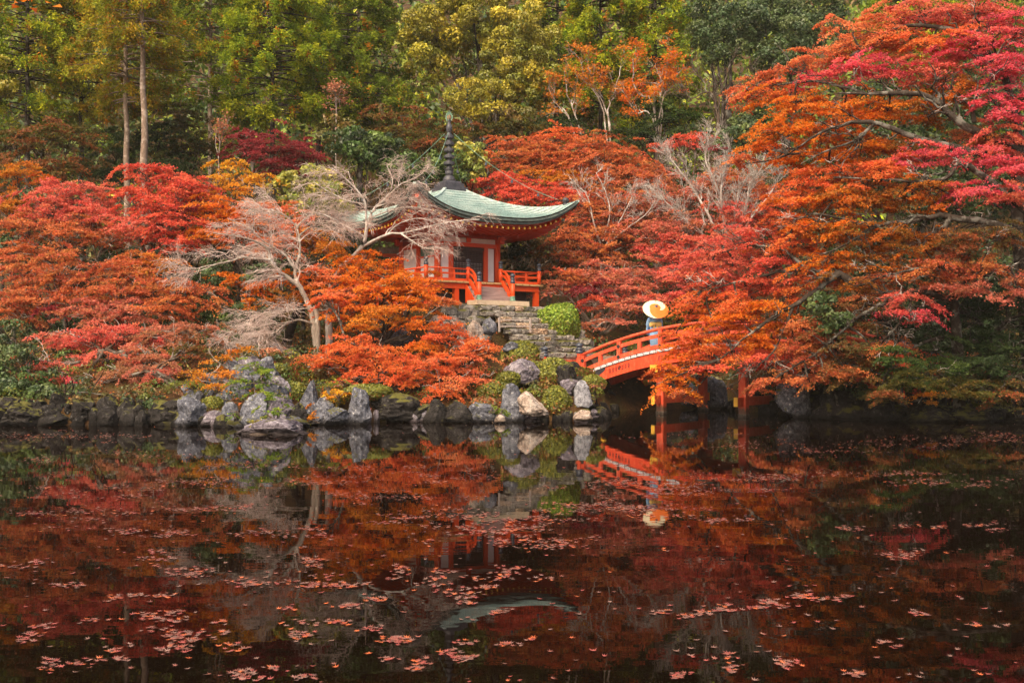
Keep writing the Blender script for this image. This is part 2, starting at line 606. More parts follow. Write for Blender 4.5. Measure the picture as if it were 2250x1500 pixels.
def catmull(pts, n):
    p = np.asarray(pts, float)
    p = np.vstack([2 * p[0] - p[1], p, 2 * p[-1] - p[-2]])
    seg = len(p) - 3
    tt = np.linspace(0, seg - 1e-6, n)
    i = tt.astype(int)
    f = (tt - i)[:, None]
    a, b, c, d = p[i], p[i + 1], p[i + 2], p[i + 3]
    return 0.5 * (2 * b + (c - a) * f + (2 * a - 5 * b + 4 * c - d) * f ** 2 + (3 * b - a - 3 * c + d) * f ** 3)


def limb(pts, r0, r1, n=14, wob=0.03, rg=None):
    rg = rg or rng
    c = catmull(pts, n)
    L = np.linalg.norm(c[-1] - c[0])
    wv = rg.normal(0, wob * L / n * 3, (n, 3))
    wv[0] = wv[-1] = 0
    c = c + wv
    t = np.linspace(0, 1, n)
    return c, r0 * (1 - t) + r1 * t


def grow(Pp, Pr, k, length, trange=(0.2, 1.0), spread=0.9, grav=-0.1, Mn=5, flat=1.0, up=0.0, rs=0.45, rmin=0.006, taperlen=0.5, wob=0.06, rg=None):
    """k side shoots on each of the parent stems Pp (N,M,3)"""
    rg = rg or rng
    N, M0, _ = Pp.shape
    t = rg.uniform(trange[0], trange[1], (N, k))
    f = t * (M0 - 1)
    i = np.minimum(f.astype(int), M0 - 2)
    fr = (f - i)[..., None]
    ar = np.arange(N)[:, None]
    p0 = Pp[ar, i] * (1 - fr) + Pp[ar, i + 1] * fr
    tan = unit(Pp[ar, i + 1] - Pp[ar, i])
    rad = (Pr[ar, i] * (1 - fr[..., 0]) + Pr[ar, i + 1] * fr[..., 0]) * rs
    rnd = rg.normal(0, 1, (N, k, 3))
    perp = unit(rnd - tan * (rnd * tan).sum(-1, keepdims=True))
    a = np.abs(rg.normal(spread, spread * 0.3, (N, k, 1)))
    d = tan * np.cos(a) + perp * np.sin(a)
    d[..., 2] = d[..., 2] * flat + up
    d = unit(d)
    L = rg.uniform(length[0], length[1], (N, k)) * (1 - taperlen * t)
    s = np.linspace(0, 1, Mn)
    pol = p0[:, :, None, :] + d[:, :, None, :] * (L[..., None] * s)[..., None]
    pol[..., 2] += grav * (L[..., None]) * s ** 2
    wv = rg.normal(0, 1, pol.shape) * (wob * L[..., None, None])
    wv[:, :, 0] = 0
    pol = pol + wv
    pol = pol.reshape(N * k, Mn, 3)
    rr = np.maximum(rad.reshape(-1, 1) * (1 - 0.75 * s)[None], rmin)
    return pol, rr


def leaf_cards(C, Nn, size, colr, asp=0.62, rg=None, U=None, bend=0.25):
    """small pointed leaves, one face each"""
    rg = rg or rng
    n = len(C)
    if U is None:
        U = rg.normal(0, 1, (n, 3))
    U = unit(U - Nn * (U * Nn).sum(-1, keepdims=True))
    W = np.cross(Nn, U)
    s = (size * rg.uniform(0.65, 1.35, n))[:, None] if np.ndim(size) == 0 else size[:, None]
    k = rg.uniform(0.2, 0.6, (n, 1)) - 0.3
    a0 = C - U * s * 0.9 + W * s * asp * k - Nn * s * bend
    b0 = C + U * s * 0.75 + W * s * asp + Nn * s * bend * 0.5
    c0 = C + U * s * (0.75 + k) - W * s * asp - Nn * s * bend
    V = np.stack([a0, b0, c0], 1).reshape(-1, 3)
    F = np.arange(n * 3).reshape(n, 3)
    return V, F, np.repeat(colr, 3, axis=0)


PAL = {   # leaf colours (albedo)
    'red': [(0.68, 0.11, 0.06), (0.72, 0.15, 0.07), (0.64, 0.085, 0.06)],
    'pinkred': [(0.68, 0.14, 0.10), (0.72, 0.175, 0.115), (0.62, 0.10, 0.085), (0.66, 0.19, 0.09)],
    'pink': [(0.70, 0.08, 0.13), (0.72, 0.11, 0.15), (0.66, 0.07, 0.10), (0.70, 0.13, 0.10)],
    'crimson': [(0.28, 0.03, 0.04), (0.34, 0.045, 0.045), (0.22, 0.03, 0.035)],
    'redorange': [(0.72, 0.17, 0.045), (0.74, 0.21, 0.045), (0.70, 0.135, 0.045)],
    'salmon': [(0.72, 0.21, 0.08), (0.72, 0.25, 0.08), (0.70, 0.17, 0.075)],
    'orange': [(0.72, 0.185, 0.014), (0.72, 0.23, 0.016), (0.70, 0.145, 0.016), (0.64, 0.20, 0.016)],
    'amber': [(0.62, 0.22, 0.02), (0.58, 0.25, 0.02), (0.55, 0.17, 0.02)],
    'yellow': [(0.78, 0.36, 0.02), (0.80, 0.42, 0.03), (0.70, 0.28, 0.02)],
    'rust': [(0.58, 0.15, 0.06), (0.62, 0.19, 0.06), (0.52, 0.11, 0.055), (0.58, 0.22, 0.06), (0.40, 0.14, 0.05)],
    'rustred': [(0.60, 0.16, 0.055), (0.64, 0.195, 0.055), (0.54, 0.12, 0.05), (0.52, 0.20, 0.05)],
    'rustpink': [(0.60, 0.17, 0.115), (0.64, 0.20, 0.13), (0.54, 0.13, 0.09), (0.56, 0.21, 0.09), (0.44, 0.17, 0.09)],
    'brownpink': [(0.48, 0.18, 0.11), (0.54, 0.21, 0.11), (0.38, 0.18, 0.08)],
    'orangeolive': [(0.52, 0.15, 0.015), (0.40, 0.14, 0.018), (0.30, 0.13, 0.02), (0.58, 0.14, 0.015)],
    'rustolive': [(0.26, 0.10, 0.03), (0.18, 0.11, 0.03), (0.34, 0.09, 0.03), (0.12, 0.10, 0.03)],
    'oliverust': [(0.16, 0.10, 0.022), (0.11, 0.10, 0.022), (0.26, 0.085, 0.025)],
    'olive': [(0.11, 0.10, 0.018), (0.08, 0.09, 0.018), (0.16, 0.10, 0.02)],
    'dkgreen': [(0.035, 0.065, 0.018), (0.05, 0.08, 0.02), (0.028, 0.05, 0.016)],
    'green': [(0.06, 0.11, 0.022), (0.085, 0.13, 0.022), (0.045, 0.085, 0.02)],
    'deepgreen': [(0.05, 0.085, 0.03), (0.07, 0.11, 0.035), (0.10, 0.135, 0.04)],
    'ygreen': [(0.26, 0.26, 0.035), (0.18, 0.22, 0.035), (0.34, 0.29, 0.04)],
    'lime': [(0.20, 0.30, 0.03), (0.14, 0.24, 0.025), (0.28, 0.34, 0.035)],
    'moss': [(0.18, 0.19, 0.028), (0.24, 0.22, 0.03), (0.13, 0.15, 0.024)],
    'gold': [(0.32, 0.28, 0.022), (0.24, 0.22, 0.02), (0.42, 0.34, 0.026), (0.17, 0.18, 0.018)],
    'cypress': [(0.30, 0.36, 0.018), (0.20, 0.28, 0.018), (0.42, 0.43, 0.02), (0.12, 0.19, 0.016)],
    'cypressdk': [(0.15, 0.21, 0.016), (0.10, 0.15, 0.014), (0.22, 0.26, 0.018)],
    'cypressam': [(0.36, 0.31, 0.02), (0.26, 0.28, 0.02), (0.44, 0.29, 0.02), (0.18, 0.21, 0.018)],
}


def pick(pal, n, rg, var=0.16):
    p = np.array(PAL[pal])
    c = p[rg.integers(0, len(p), n)]
    return c * np.clip(1 + rg.normal(0, var, (n, 1)), 0.5, 1.6)


def ball(n, rg, power=0.45):
    d = unit(rg.normal(0, 1, (n, 3)))
    return d * rg.random((n, 1)) ** power


def spray_crown(pads, cover=2.4, leaf=0.0019, rs=0.34, layer=0.36, outw=0.5, rg=None, asp=0.62, droop=0.22):
    """leaves in flat layered sprays (maples). pads: (px,py,Y,rx,ry,palette[,cover]). Returns V,F,col and the spray centres per pad"""
    rg = rg or rng
    Vs, Fs, Cs, spr, o = [], [], [], [], 0
    for pd in pads:
        px, py, Yd, rx, ry, pal = pd[:6]
        cv = cover * (pd[6] if len(pd) > 6 else 1.0)
        C = P(px, py, Yd)
        wx, wz = rx / FPX * Yd, ry / FPX * Yd
        wy = max(0.5, min(wx * 0.8, 1.8))
        s = leaf * Yd
        a = 2 * s * s * asp
        N = cv * math.pi * wx * wz / (a * 0.5)
        rsp = min(rs, wx * 0.8) * 1.0
        per = int(max(12, 0.8 * math.pi * rsp ** 2 / a))
        n = max(3, int(N / per))
        b = np.clip(rg.normal(0, 0.52, (n, 3)), -1.25, 1.25)
        c = C + b * np.array([wx, wy, wz])
        lay = np.round((c[:, 2] + rg.uniform(0, layer)) / layer) * layer
        c[:, 2] = c[:, 2] * 0.45 + lay * 0.55 + rg.normal(0, 0.05, n)
        rad = unit(b + np.array([0, -0.35, 0.0]))
        nn = np.array([0, 0, 1.0]) + rad * outw * np.array([1, 1, 0.3]) + rg.normal(0, 0.22, (n, 3))
        nn = unit(nn)
        spr.append(c)
        sc_ = pick(pal, n, rg, 0.10)
        rr = rsp * rg.uniform(0.6, 1.35, n)
        m = np.repeat(np.arange(n), per)
        ang = rg.uniform(0, 2 * np.pi, n * per)
        q = np.sqrt(rg.random(n * per))
        # lobed spray outline
        q = q * (0.72 + 0.28 * np.sin(ang * 5 + rg.uniform(0, 6, n)[m]))
        u = unit(np.cross(nn, np.array([0.0, 1, 0.0]) + rg.normal(0, 0.3, (n, 3))))
        v = np.cross(nn, u)
        el = rg.uniform(1.15, 2.1, n)[m]
        pos = c[m] + (u[m] * (np.cos(ang) * el)[:, None] + v[m] * (np.sin(ang) / el)[:, None]) * (q * rr[m])[:, None]
        pos += nn[m] * rg.normal(0, 0.085 * rsp, n * per)[:, None]
        pos[:, 2] -= droop * rr[m] * q ** 2
        ln = unit(nn[m] + rg.normal(0, 0.55, (n * per, 3)))
        lc = sc_[m] * np.clip(1 + rg.normal(0, 0.14, (n * per, 1)), 0.5, 1.7)
        alt = rg.random(n * per) < 0.3
        lc[alt] = pick(pal, int(alt.sum()), rg, 0.2)
        V, F, c3 = leaf_cards(pos, ln, s, np.clip(lc, 0.004, 0.85), asp, rg)
        Vs.append(V)
        Fs.append(F + o)
        Cs.append(c3)
        o += len(V)
    return np.concatenate(Vs), np.concatenate(Fs), np.concatenate(Cs), spr


def puff_crown(pads, cover=2.6, leaf=0.0020, clump=0.5, rg=None, asp=0.55, shell=0.25):
    """rounded clumps (broadleaf evergreens, clipped shrubs)"""
    rg = rg or rng
    Vs, Fs, Cs, spr, o = [], [], [], [], 0
    for pd in pads:
        px, py, Yd, rx, ry, pal = pd[:6]
        cv = cover * (pd[6] if len(pd) > 6 else 1.0)
        C = P(px, py, Yd)
        wx, wz = rx / FPX * Yd, ry / FPX * Yd
        wy = max(0.3, min(wx, 2.2))
        s = leaf * Yd
        a = 2 * s * s * asp
        n = max(6, int(2.2 * wx * wz / clump ** 2) * 2)
        d = unit(rg.normal(0, 1, (n, 3)))
        d[:, 1] -= 0.3
        d = unit(d)
        c = C + d * rg.uniform(0.55, 1.0, (n, 1)) * np.array([wx, wy, wz])
        spr.append(c)
        N = int(cv * math.pi * wx * wz / (a * 0.55))
        per = max(8, N // n)
        m = np.repeat(np.arange(n), per)
        dd = unit(rg.normal(0, 1, (n * per, 3)) + d[m] * 0.6 + np.array([0, 0, 0.45]))
        r = clump * rg.uniform(0.6, 1.2, n)[m] * (1 - shell * rg.random(n * per))
        pos = c[m] + dd * r[:, None] * np.array([1, 1, 0.72])
        ln = unit(dd + rg.normal(0, 0.5, (n * per, 3)))
        cc = pick(pal, n, rg, 0.15)
        lc = cc[m] * np.clip(1 + rg.normal(0, 0.22, (n * per, 1)), 0.5, 1.7)
        V, F, c3 = leaf_cards(pos, ln, s, np.clip(lc, 0.004, 0.85), asp, rg)
        Vs.append(V)
        Fs.append(F + o)
        Cs.append(c3)
        o += len(V)
    return np.concatenate(Vs), np.concatenate(Fs), np.concatenate(Cs), spr


def crown_obj(root, data, mat, name='crown', loc=None):
    V, F, C = data[:3]
    V = V - np.array(root.location)
    return link(name, build_mesh(name, V, F, mat, vcol=C), root)


def wood_obj(root, parts, mat, name='trunk'):
    V, F = merge(parts)
    return link(name, build_mesh(name, V - np.array(root.location), F, mat, smooth=True), root)
# ================================================================== PAGODA (bentendo hall)
pag = thing('temple_hall', 'small vermilion temple hall with curved green copper roof and tall dark spire', 'temple', (PAG[0], PAG[1], PAG_Z), PAG_RZ)
HB, HV, HR = 1.50, 2.81, 3.92          # half sides: body, veranda, roof
ZD, ZW, ZE, ZT, ZTIP = 1.0, 2.95, 3.52, 5.10, 4.52


def dup(o, parent, loc=None, rot=None, scale=None):
    c = o.copy()
    col.objects.link(c)
    c.parent = parent
    if loc is not None:
        c.location = loc
    if rot is not None:
        c.rotation_euler = rot
    if scale is not None:
        c.scale = scale
    return c


# --- roof: four lapped-course slopes
NC, NU = 14, 40
H0 = 0.52


def roof_z(v, u):
    return ZE + (ZT - ZE) * ((1 - v) ** 1.45) + (ZTIP - ZE) * (abs(u) ** 3.0) * (v ** 2.2)


for q in range(4):
    V, F = [], []
    ca, sa = math.cos(q * math.pi / 2), math.sin(q * math.pi / 2)
    us = np.linspace(-1, 1, NU + 1)
    rows = []
    for kk in range(NC):
        v0, v1 = kk / NC, (kk + 1) / NC
        rows.append((v0, 0.0))
        rows.append((v1, 0.075))
    for v, lift in rows:
        h = H0 + (HR - H0) * v
        for u in us:
            x, y, z = u * h, -h * (1 + 0.03 * abs(u) ** 4 * v), roof_z(v, u) + lift
            V.append((x * ca - y * sa, x * sa + y * ca, z))
    n = NU + 1
    for rI in range(len(rows) - 1):
        for k in range(NU):
            aI = rI * n + k
            F.append((aI + n, aI + n + 1, aI + 1, aI))
    link('roof_slope', build_mesh('roof_slope', V, np.array(F), M_roof), pag)
    # thick eave edge, two lapped layers, and the soffit
    V, F, mi = [], [], []
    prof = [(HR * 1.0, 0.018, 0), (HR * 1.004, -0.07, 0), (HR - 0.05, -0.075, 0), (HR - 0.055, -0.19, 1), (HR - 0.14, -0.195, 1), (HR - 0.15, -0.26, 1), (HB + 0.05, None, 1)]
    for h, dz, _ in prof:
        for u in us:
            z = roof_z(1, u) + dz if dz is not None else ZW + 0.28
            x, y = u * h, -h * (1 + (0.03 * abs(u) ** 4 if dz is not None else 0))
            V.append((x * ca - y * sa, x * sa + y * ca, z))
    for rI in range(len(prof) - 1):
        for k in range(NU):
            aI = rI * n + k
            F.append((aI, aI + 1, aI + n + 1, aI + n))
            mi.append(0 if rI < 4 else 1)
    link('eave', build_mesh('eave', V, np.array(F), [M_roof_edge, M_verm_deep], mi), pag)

# hip ridges with ball ornaments
for q in range(4):
    ang = q * math.pi / 2 - math.pi / 4
    pts = []
    for v in np.linspace(0.0, 0.995, 18):
        h = (H0 + (HR - H0) * v) * math.sqrt(2) * (1 + 0.03 * v)
        pts.append((h * math.cos(ang), h * math.sin(ang), roof_z(v, 1) + 0.035))
    MB().sweep(pts, 0.13, 0.09).build('hip_ridge', M_roof, pag)
    k = 15
    p = pts[k]
    MB().lathe([(0.12, 0), (0.12, 0.05), (0.07, 0.07), (0.07, 0.1), (0.14, 0.15), (0.15, 0.22), (0.10, 0.29), (0.03, 0.33), (0.0, 0.36)], p, 12).build('ridge_ornament', M_spire, pag, True)
    # hip rafter under the corner and a hanging bell
    a0 = Vector((HB * 1.38 * math.cos(ang), HB * 1.38 * math.sin(ang), ZW + 0.22))
    hh = HR * math.sqrt(2) * 0.965
    a1 = Vector((hh * math.cos(ang), hh * math.sin(ang), roof_z(0.97, 1) - 0.34))
    mid = (a0 + a1) / 2 + Vector((0, 0, -0.22))
    MB().sweep([a0, mid, a1], 0.16, 0.2).build('hip_rafter', M_verm, pag)
    hb = Vector((a1.x * 0.93, a1.y * 0.93, a1.z - 0.16))
    bell = MB().lathe([(0.02, -0.02), (0.05, -0.06), (0.075, -0.2), (0.09, -0.26), (0.085, -0.27), (0.0, -0.22)], hb, 10)
    bell.tube([hb + Vector((0, 0, 0.1)), hb + Vector((0, 0, -0.04))], 0.012, 6)
    bell.build('wind_bell', M_verdigris, pag, True)

# rafters with ochre ends along every side
raf = MB().box((0, 0.5, 0), (0.075, 1.0, 0.095), 0)
raf.box((0, -0.006, 0), (0.077, 0.014, 0.097), 1)
raf_me = raf.mesh('rafter', [M_verm, M_yellow])
for q in range(4):
    ca, sa = math.cos(q * math.pi / 2), math.sin(q * math.pi / 2)
    for k in range(27):
        x = -3.55 + 7.1 * k / 26
        u = x / HR
        yo, zo = -(HR - 0.22), roof_z(1, u) - 0.33
        yi = -max(HB + 0.02, abs(x) * 0.985)
        if yi < -(HR - 0.6):
            yi = -(HR - 0.6)
        zi = zo + (ZW + 0.20 - zo) * (yi - yo) / (-(HB + 0.02) - yo)
        L = math.hypot(yi - yo, zi - zo)
        o = link('rafter', raf_me, pag, (x * ca - yo * sa, x * sa + yo * ca, zo), None, (1, L, 1))
        o.rotation_euler = (Matrix.Rotation(q * math.pi / 2, 3, 'Z') @ Matrix.Rotation(math.atan2(zi - zo, yi - yo), 3, 'X')).to_euler()

# spire
b = MB()
b.box((0, 0, ZT + 0.06), (1.42, 1.42, 0.16), 0, 0, 0.97)
b.box((0, 0, ZT + 0.22), (1.16, 1.16, 0.20), 0, 0, 0.95)
b.box((0, 0, ZT + 0.37), (0.98, 0.98, 0.12), 0, 0, 0.82)
b.build('spire_plinth', M_spire, pag)
sp = MB().lathe([(0.40, 0.43), (0.40, 0.50), (0.33, 0.62), (0.20, 0.70), (0.16, 0.74), (0.16, 2.5), (0.09, 2.62), (0.09, 2.74)], (0, 0, ZT), 16)
sp.build('spire_mast', M_spire, pag, True)
lo = MB()
for k in range(12):
    a = 2 * math.pi * k / 12
    c, s = math.cos(a), math.sin(a)
    w2 = 0.085
    pts = [(0.17 * c - w2 * s * .6, 0.17 * s + w2 * c * .6, ZT + 0.76), (0.17 * c + w2 * s * .6, 0.17 * s - w2 * c * .6, ZT + 0.76),
           (0.27 * c + w2 * s, 0.27 * s - w2 * c, ZT + 0.92), (0.36 * c, 0.36 * s, ZT + 1.07), (0.27 * c - w2 * s, 0.27 * s + w2 * c, ZT + 0.92)]
    lo.add(pts, [(0, 1, 2, 3, 4)])
    lo.add([(x * 0.93, y * 0.93, z - 0.02) for x, y, z in pts], [(4, 3, 2, 1, 0)])
lo.lathe([(0.24, 0.72), (0.27, 0.78), (0.25, 0.90), (0.2, 0.92)], (0, 0, ZT), 14)
lo.build('lotus_collar', M_spire, pag)
for k in range(5):
    z0 = ZT + 1.14 + k * 0.285
    r0 = 0.345 - 0.012 * k
    MB().lathe([(0.17, 0), (r0 - 0.03, 0.0), (r0, 0.03), (r0, 0.12), (r0 - 0.04, 0.15), (0.17, 0.15)], (0, 0, z0), 18).build('spire_ring', M_spire, pag)
MB().lathe([(0.10, 2.55), (0.155, 2.58), (0.155, 2.60), (0.19, 2.66), (0.20, 2.78), (0.17, 2.88), (0.10, 2.92), (0.105, 3.02), (0.12, 3.06), (0.10, 3.12)], (0, 0, ZT), 14).build('spire_knob', M_spire, pag, True)
fl = MB()
for k in range(4):
    a = math.pi / 4 + k * math.pi / 2
    c, s = math.cos(a), math.sin(a)
    for i in range(7):
        th = -0.9 + 0.45 * i
        bx, bz = 0.16 * math.cos(th), 3.22 + 0.14 * math.sin(th)
        ex, ez = 0.24 * math.cos(th + 0.25), 3.24 + 0.24 * math.sin(th + 0.25)
        fl.beam((bx * c, bx * s, ZT + bz), (ex * c, ex * s, ZT + ez), 0.018, 0.045)
    ring = [((0.17 * math.cos(th)) * c, (0.17 * math.cos(th)) * s, ZT + 3.22 + 0.15 * math.sin(th)) for th in np.linspace(-1.3, 1.6, 10)]
    fl.tube(ring, 0.014, 5)
fl.lathe([(0.02, 3.30), (0.02, 3.48), (0.0, 3.55)], (0, 0, ZT), 6)
fl.build('spire_flame', M_verdigris, pag)
MB().lathe([(0.02, 3.10), (0.09, 3.13), (0.12, 3.2), (0.10, 3.28), (0.03, 3.36), (0, 3.40)], (0, 0, ZT), 12).build('spire_jewel', simple('worn_gilt', (0.25, 0.13, 0.07), (0.5, 0.30, 0.17), 8, 0.45, 0.1, 0.004), pag, True)
# chains from the spire to the four corners, with small bells
for q in range(4):
    ang = q * math.pi / 2 - math.pi / 4
    p0 = Vector((0.2 * math.cos(ang), 0.2 * math.sin(ang), ZT + 2.52))
    hh = HR * math.sqrt(2) * 0.86
    p1 = Vector((hh * math.cos(ang), hh * math.sin(ang), roof_z(0.86, 1) + 0.30))
    pts = []
    for s in np.linspace(0, 1, 17):
        p = p0.lerp(p1, s)
        p.z -= 1.0 * 4 * s * (1 - s) * 0.36
        pts.append(p)
    MB().tube(pts, [0.013 if i % 2 else 0.008 for i in range(17)], 5).build('chain', M_verdigris, pag)
    for i in (5, 9, 13):
        p = pts[i]
        MB().lathe([(0.012, 0.0), (0.015, -0.05), (0.045, -0.08), (0.06, -0.18), (0.05, -0.18), (0.0, -0.14)], p, 8).build('chain_bell', M_bronze, pag)

for o in list(pag.children):
    k_ = o.name.split('.')[0]
    if k_ in ('spire_mast', 'lotus_collar', 'spire_ring', 'spire_knob', 'spire_flame', 'spire_jewel'):
        o.scale = (0.70, 0.70, 1.0)
    elif k_ == 'spire_plinth':
        o.scale = (0.84, 0.84, 1.0)
# --- body
core = MB().box((0, 0, (ZD + ZW) / 2 + 0.02), (2 * HB - 0.14, 2 * HB - 0.14, ZW - ZD - 0.02), 0)
core.build('inner_wall', M_underdark, pag)
pil = MB().lathe([(0.135, ZD), (0.135, ZW + 0.05)], (0, 0, 0), 14).mesh('pillar', M_verm, True)


def face(q):
    return Matrix.Rotation(q * math.pi / 2, 4, 'Z')


for q in range(4):
    link('pillar', pil, pag, (HB * (1 if q in (0, 1) else -1), HB * (1 if q in (0, 3) else -1), 0))


def wall_part(mb, name, mats, q, smooth=False):
    o = mb.build(name, mats, pag, smooth)
    o.rotation_euler = (0, 0, q * math.pi / 2)
    return o


for q in range(4):
    y = -HB
    # sill, lintels, bracket beam
    wall_part(MB().box((0, y, ZD + 0.05), (2 * HB - 0.26, 0.15, 0.1)), 'sill_beam', M_verm, q)
    wall_part(MB().box((0, y, ZW - 0.30), (2 * HB + 0.10, 0.17, 0.17)), 'lintel', M_verm, q)
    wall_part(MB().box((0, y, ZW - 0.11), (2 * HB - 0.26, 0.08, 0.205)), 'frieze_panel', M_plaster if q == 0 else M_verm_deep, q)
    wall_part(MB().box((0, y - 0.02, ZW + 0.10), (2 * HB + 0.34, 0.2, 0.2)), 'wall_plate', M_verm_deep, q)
    wall_part(MB().box((0, y - 0.01, ZW + 0.035), (0.44, 0.19, 0.07)).box((0, y - 0.01, ZW - 0.10), (0.2, 0.14, 0.19), 0, 0, 1.2), 'bracket_block', M_verm, q)
    for sx in (-1, 1):
        wall_part(MB().box((sx * HB, y - 0.13, ZW - 0.09), (0.17, 0.40, 0.15)).box((sx * HB, y - 0.31, ZW + 0.04), (0.2, 0.22, 0.1)), 'bracket_arm', [M_verm], q)
    if q in (0, 2):
        for sx in (-1, 1):
            wall_part(MB().box((sx * 1.14, y + 0.02, (ZD + ZW) / 2 - 0.13), (0.36, 0.06, ZW - ZD - 0.54)), 'plaster_panel', M_plaster, q)
            wall_part(MB().box((sx * 0.87, y - 0.01, (ZD + ZW) / 2 - 0.14), (0.19, 0.17, ZW - ZD - 0.49)), 'door_post', M_verm, q)
        wall_part(MB().box((0, y, ZW - 0.47), (1.55, 0.12, 0.10)), 'door_head', M_lattice, q)
        for sx in (-1, 1):
            zl, zh = ZD + 0.11, ZW - 0.53
            cx = sx * 0.385
            wall_part(MB().box((cx, y + 0.055, zl + (0.80) / 2), (0.74, 0.012, 0.80)), 'paper_backing', M_plaster, q)
            d = wall_part(MB().box((cx, y + 0.06, (zl + 0.82 + zh) / 2), (0.74, 0.02, zh - zl - 0.82)), 'door', M_underdark, q)
            lat = MB()
            for i in range(11):
                x = cx - 0.37 + 0.74 * i / 10
                lat.box((x, y + 0.025, (zl + zh) / 2), (0.026 if i not in (0, 10) else 0.05, 0.035, zh - zl))
            nz = 19
            for i in range(nz):
                z = zl + (zh - zl) * i / (nz - 1)
                lat.box((cx, y + 0.02, z), (0.74, 0.03, 0.026 if i not in (0, 9, nz - 1) else 0.05))
            wall_part(lat, 'door_lattice', M_lattice, q)
    else:
        wall_part(MB().box((0, y - 0.005, (ZD + ZW) / 2 - 0.14), (0.20, 0.17, ZW - ZD - 0.49)), 'wall_post', M_verm, q)
        for sx in (-1, 1):
            cx = sx * 0.73
            if (sx > 0) == (q == 3):
                wall_part(MB().box((cx, y + 0.02, (ZD + ZW) / 2 - 0.36), (1.18, 0.06, ZW - ZD - 0.98)), 'plaster_panel', M_plaster, q)
                wall_part(MB().box((cx, y, ZW - 0.82), (1.20, 0.1, 0.07)), 'window_sill', M_verm, q)
                win = MB()
                for i in range(9):
                    win.box((cx - 0.54 + 1.08 * i / 8, y, ZW - 0.58), (0.05, 0.05, 0.40))
                wall_part(win, 'window_bars', M_verdigris, q)
                wall_part(MB().box((cx, y + 0.06, ZW - 0.58), (1.18, 0.02, 0.40)), 'window', M_underdark, q)
            else:
                wall_part(MB().box((cx, y + 0.02, (ZD + ZW) / 2 - 0.14), (1.18, 0.06, ZW - ZD - 0.50)), 'plaster_panel', M_plaster, q)

# --- veranda
plk = MB().box((0, 0, 0), (0.335, 1.30, 0.075)).mesh('deck_plank', M_deck)
for q in range(4):
    nP = 16
    for k in range(nP):
        x = -HV - 0.12 + (2 * HV + 0.24) * (k + 0.5) / nP
        if q in (1, 3) and abs(x) > HB + 0.02:
            continue
        yy = -(HV + 0.12 - 0.65)
        ca, sa = math.cos(q * math.pi / 2), math.sin(q * math.pi / 2)
        link('deck_plank', plk, pag, (x * ca - yy * sa, x * sa + yy * ca, ZD - 0.037 - 0.003 * (k % 3)), (0, 0, q * math.pi / 2))
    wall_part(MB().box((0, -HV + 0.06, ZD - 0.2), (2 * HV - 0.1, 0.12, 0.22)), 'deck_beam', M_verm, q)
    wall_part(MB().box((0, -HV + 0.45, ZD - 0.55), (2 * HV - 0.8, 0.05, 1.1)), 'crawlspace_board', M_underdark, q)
post = MB().box((0, 0, (ZD - 0.31) / 2 - 0.1), (0.2, 0.2, ZD - 0.11)).mesh('veranda_post', M_verm)
pp = []
for i in range(5):
    x = -HV + 0.12 + (2 * HV - 0.24) * i / 4
    for yv in (-HV + 0.12, HV - 0.12):
        pp.append((x, yv))
    if 0 < i < 4:
        pp += [(-HV + 0.12, x), (HV - 0.12, x)]
for x, yv in pp:
    link('veranda_post', post, pag, (x, yv, 0))

giboshi = [(0.075, 0), (0.085, 0.02), (0.085, 0.10), (0.07, 0.11), (0.07, 0.13), (0.085, 0.14), (0.085, 0.17), (0.055, 0.185), (0.055, 0.205), (0.085, 0.235), (0.088, 0.275), (0.06, 0.315), (0.02, 0.335), (0.0, 0.355)]
gib_me = MB().lathe([(r * 1.1, z) for r, z in giboshi], (0, 0, 0), 12).mesh('post_cap', M_bronze, True)
npost = MB().lathe([(0.088, 0), (0.088, 0.58)], (0, 0, 0), 12).mesh('newel_post', M_verm, True)


def newel(x, y, z, parent=pag, s=1.0):
    n_ = link('newel_post', npost, parent, (x, y, z), None, (s, s, s))
    g_ = link('post_cap', gib_me, n_, (0, 0, 0.58))
    return n_


SW = 0.80     # half width of the stair
E = HV - 0.02
for x, y in ((-E, -E), (E, -E), (E, E), (-E, E), (-SW, -E), (SW, -E)):
    newel(x, y, ZD)


def rail_run(p, q_, parent, mats, zb=0.0):
    """three rails and struts between two newels (local coordinates)"""
    p, q_ = Vector(p), Vector(q_)
    d = (q_ - p)
    L = d.length
    t = d.normalized()
    p, q_ = p + t * 0.085, q_ - t * 0.085
    MB().tube([p + Vector((0, 0, 0.50)), q_ + Vector((0, 0, 0.50))], 0.036, 8).build('top_rail', mats, parent, True)
    MB().beam(p + Vector((0, 0, 0.30)), q_ + Vector((0, 0, 0.30)), 0.07, 0.075).build('middle_rail', mats, parent)
    MB().beam(p + Vector((0, 0, 0.055)), q_ + Vector((0, 0, 0.055)), 0.10, 0.10).build('bottom_rail', mats, parent)
    k = max(1, int(L / 0.85))
    for i in range(1, k + 1):
        c = p + (q_ - p) * (i / (k + 1))
        MB().box((c.x, c.y, 0.185 + c.z), (0.085, 0.085, 0.155)).box((c.x, c.y, 0.40 + c.z), (0.07, 0.07, 0.125), 0, 0, 0.75).build('strut', mats, parent)


rail_run((-E, -E, ZD), (-SW, -E, ZD), pag, M_verm)
rail_run((SW, -E, ZD), (E, -E, ZD), pag, M_verm)
rail_run((E, -E, ZD), (E, E, ZD), pag, M_verm)
rail_run((-E, -E, ZD), (-E, E, ZD), pag, M_verm)
rail_run((-E, E, ZD), (E, E, ZD), pag, M_verm)

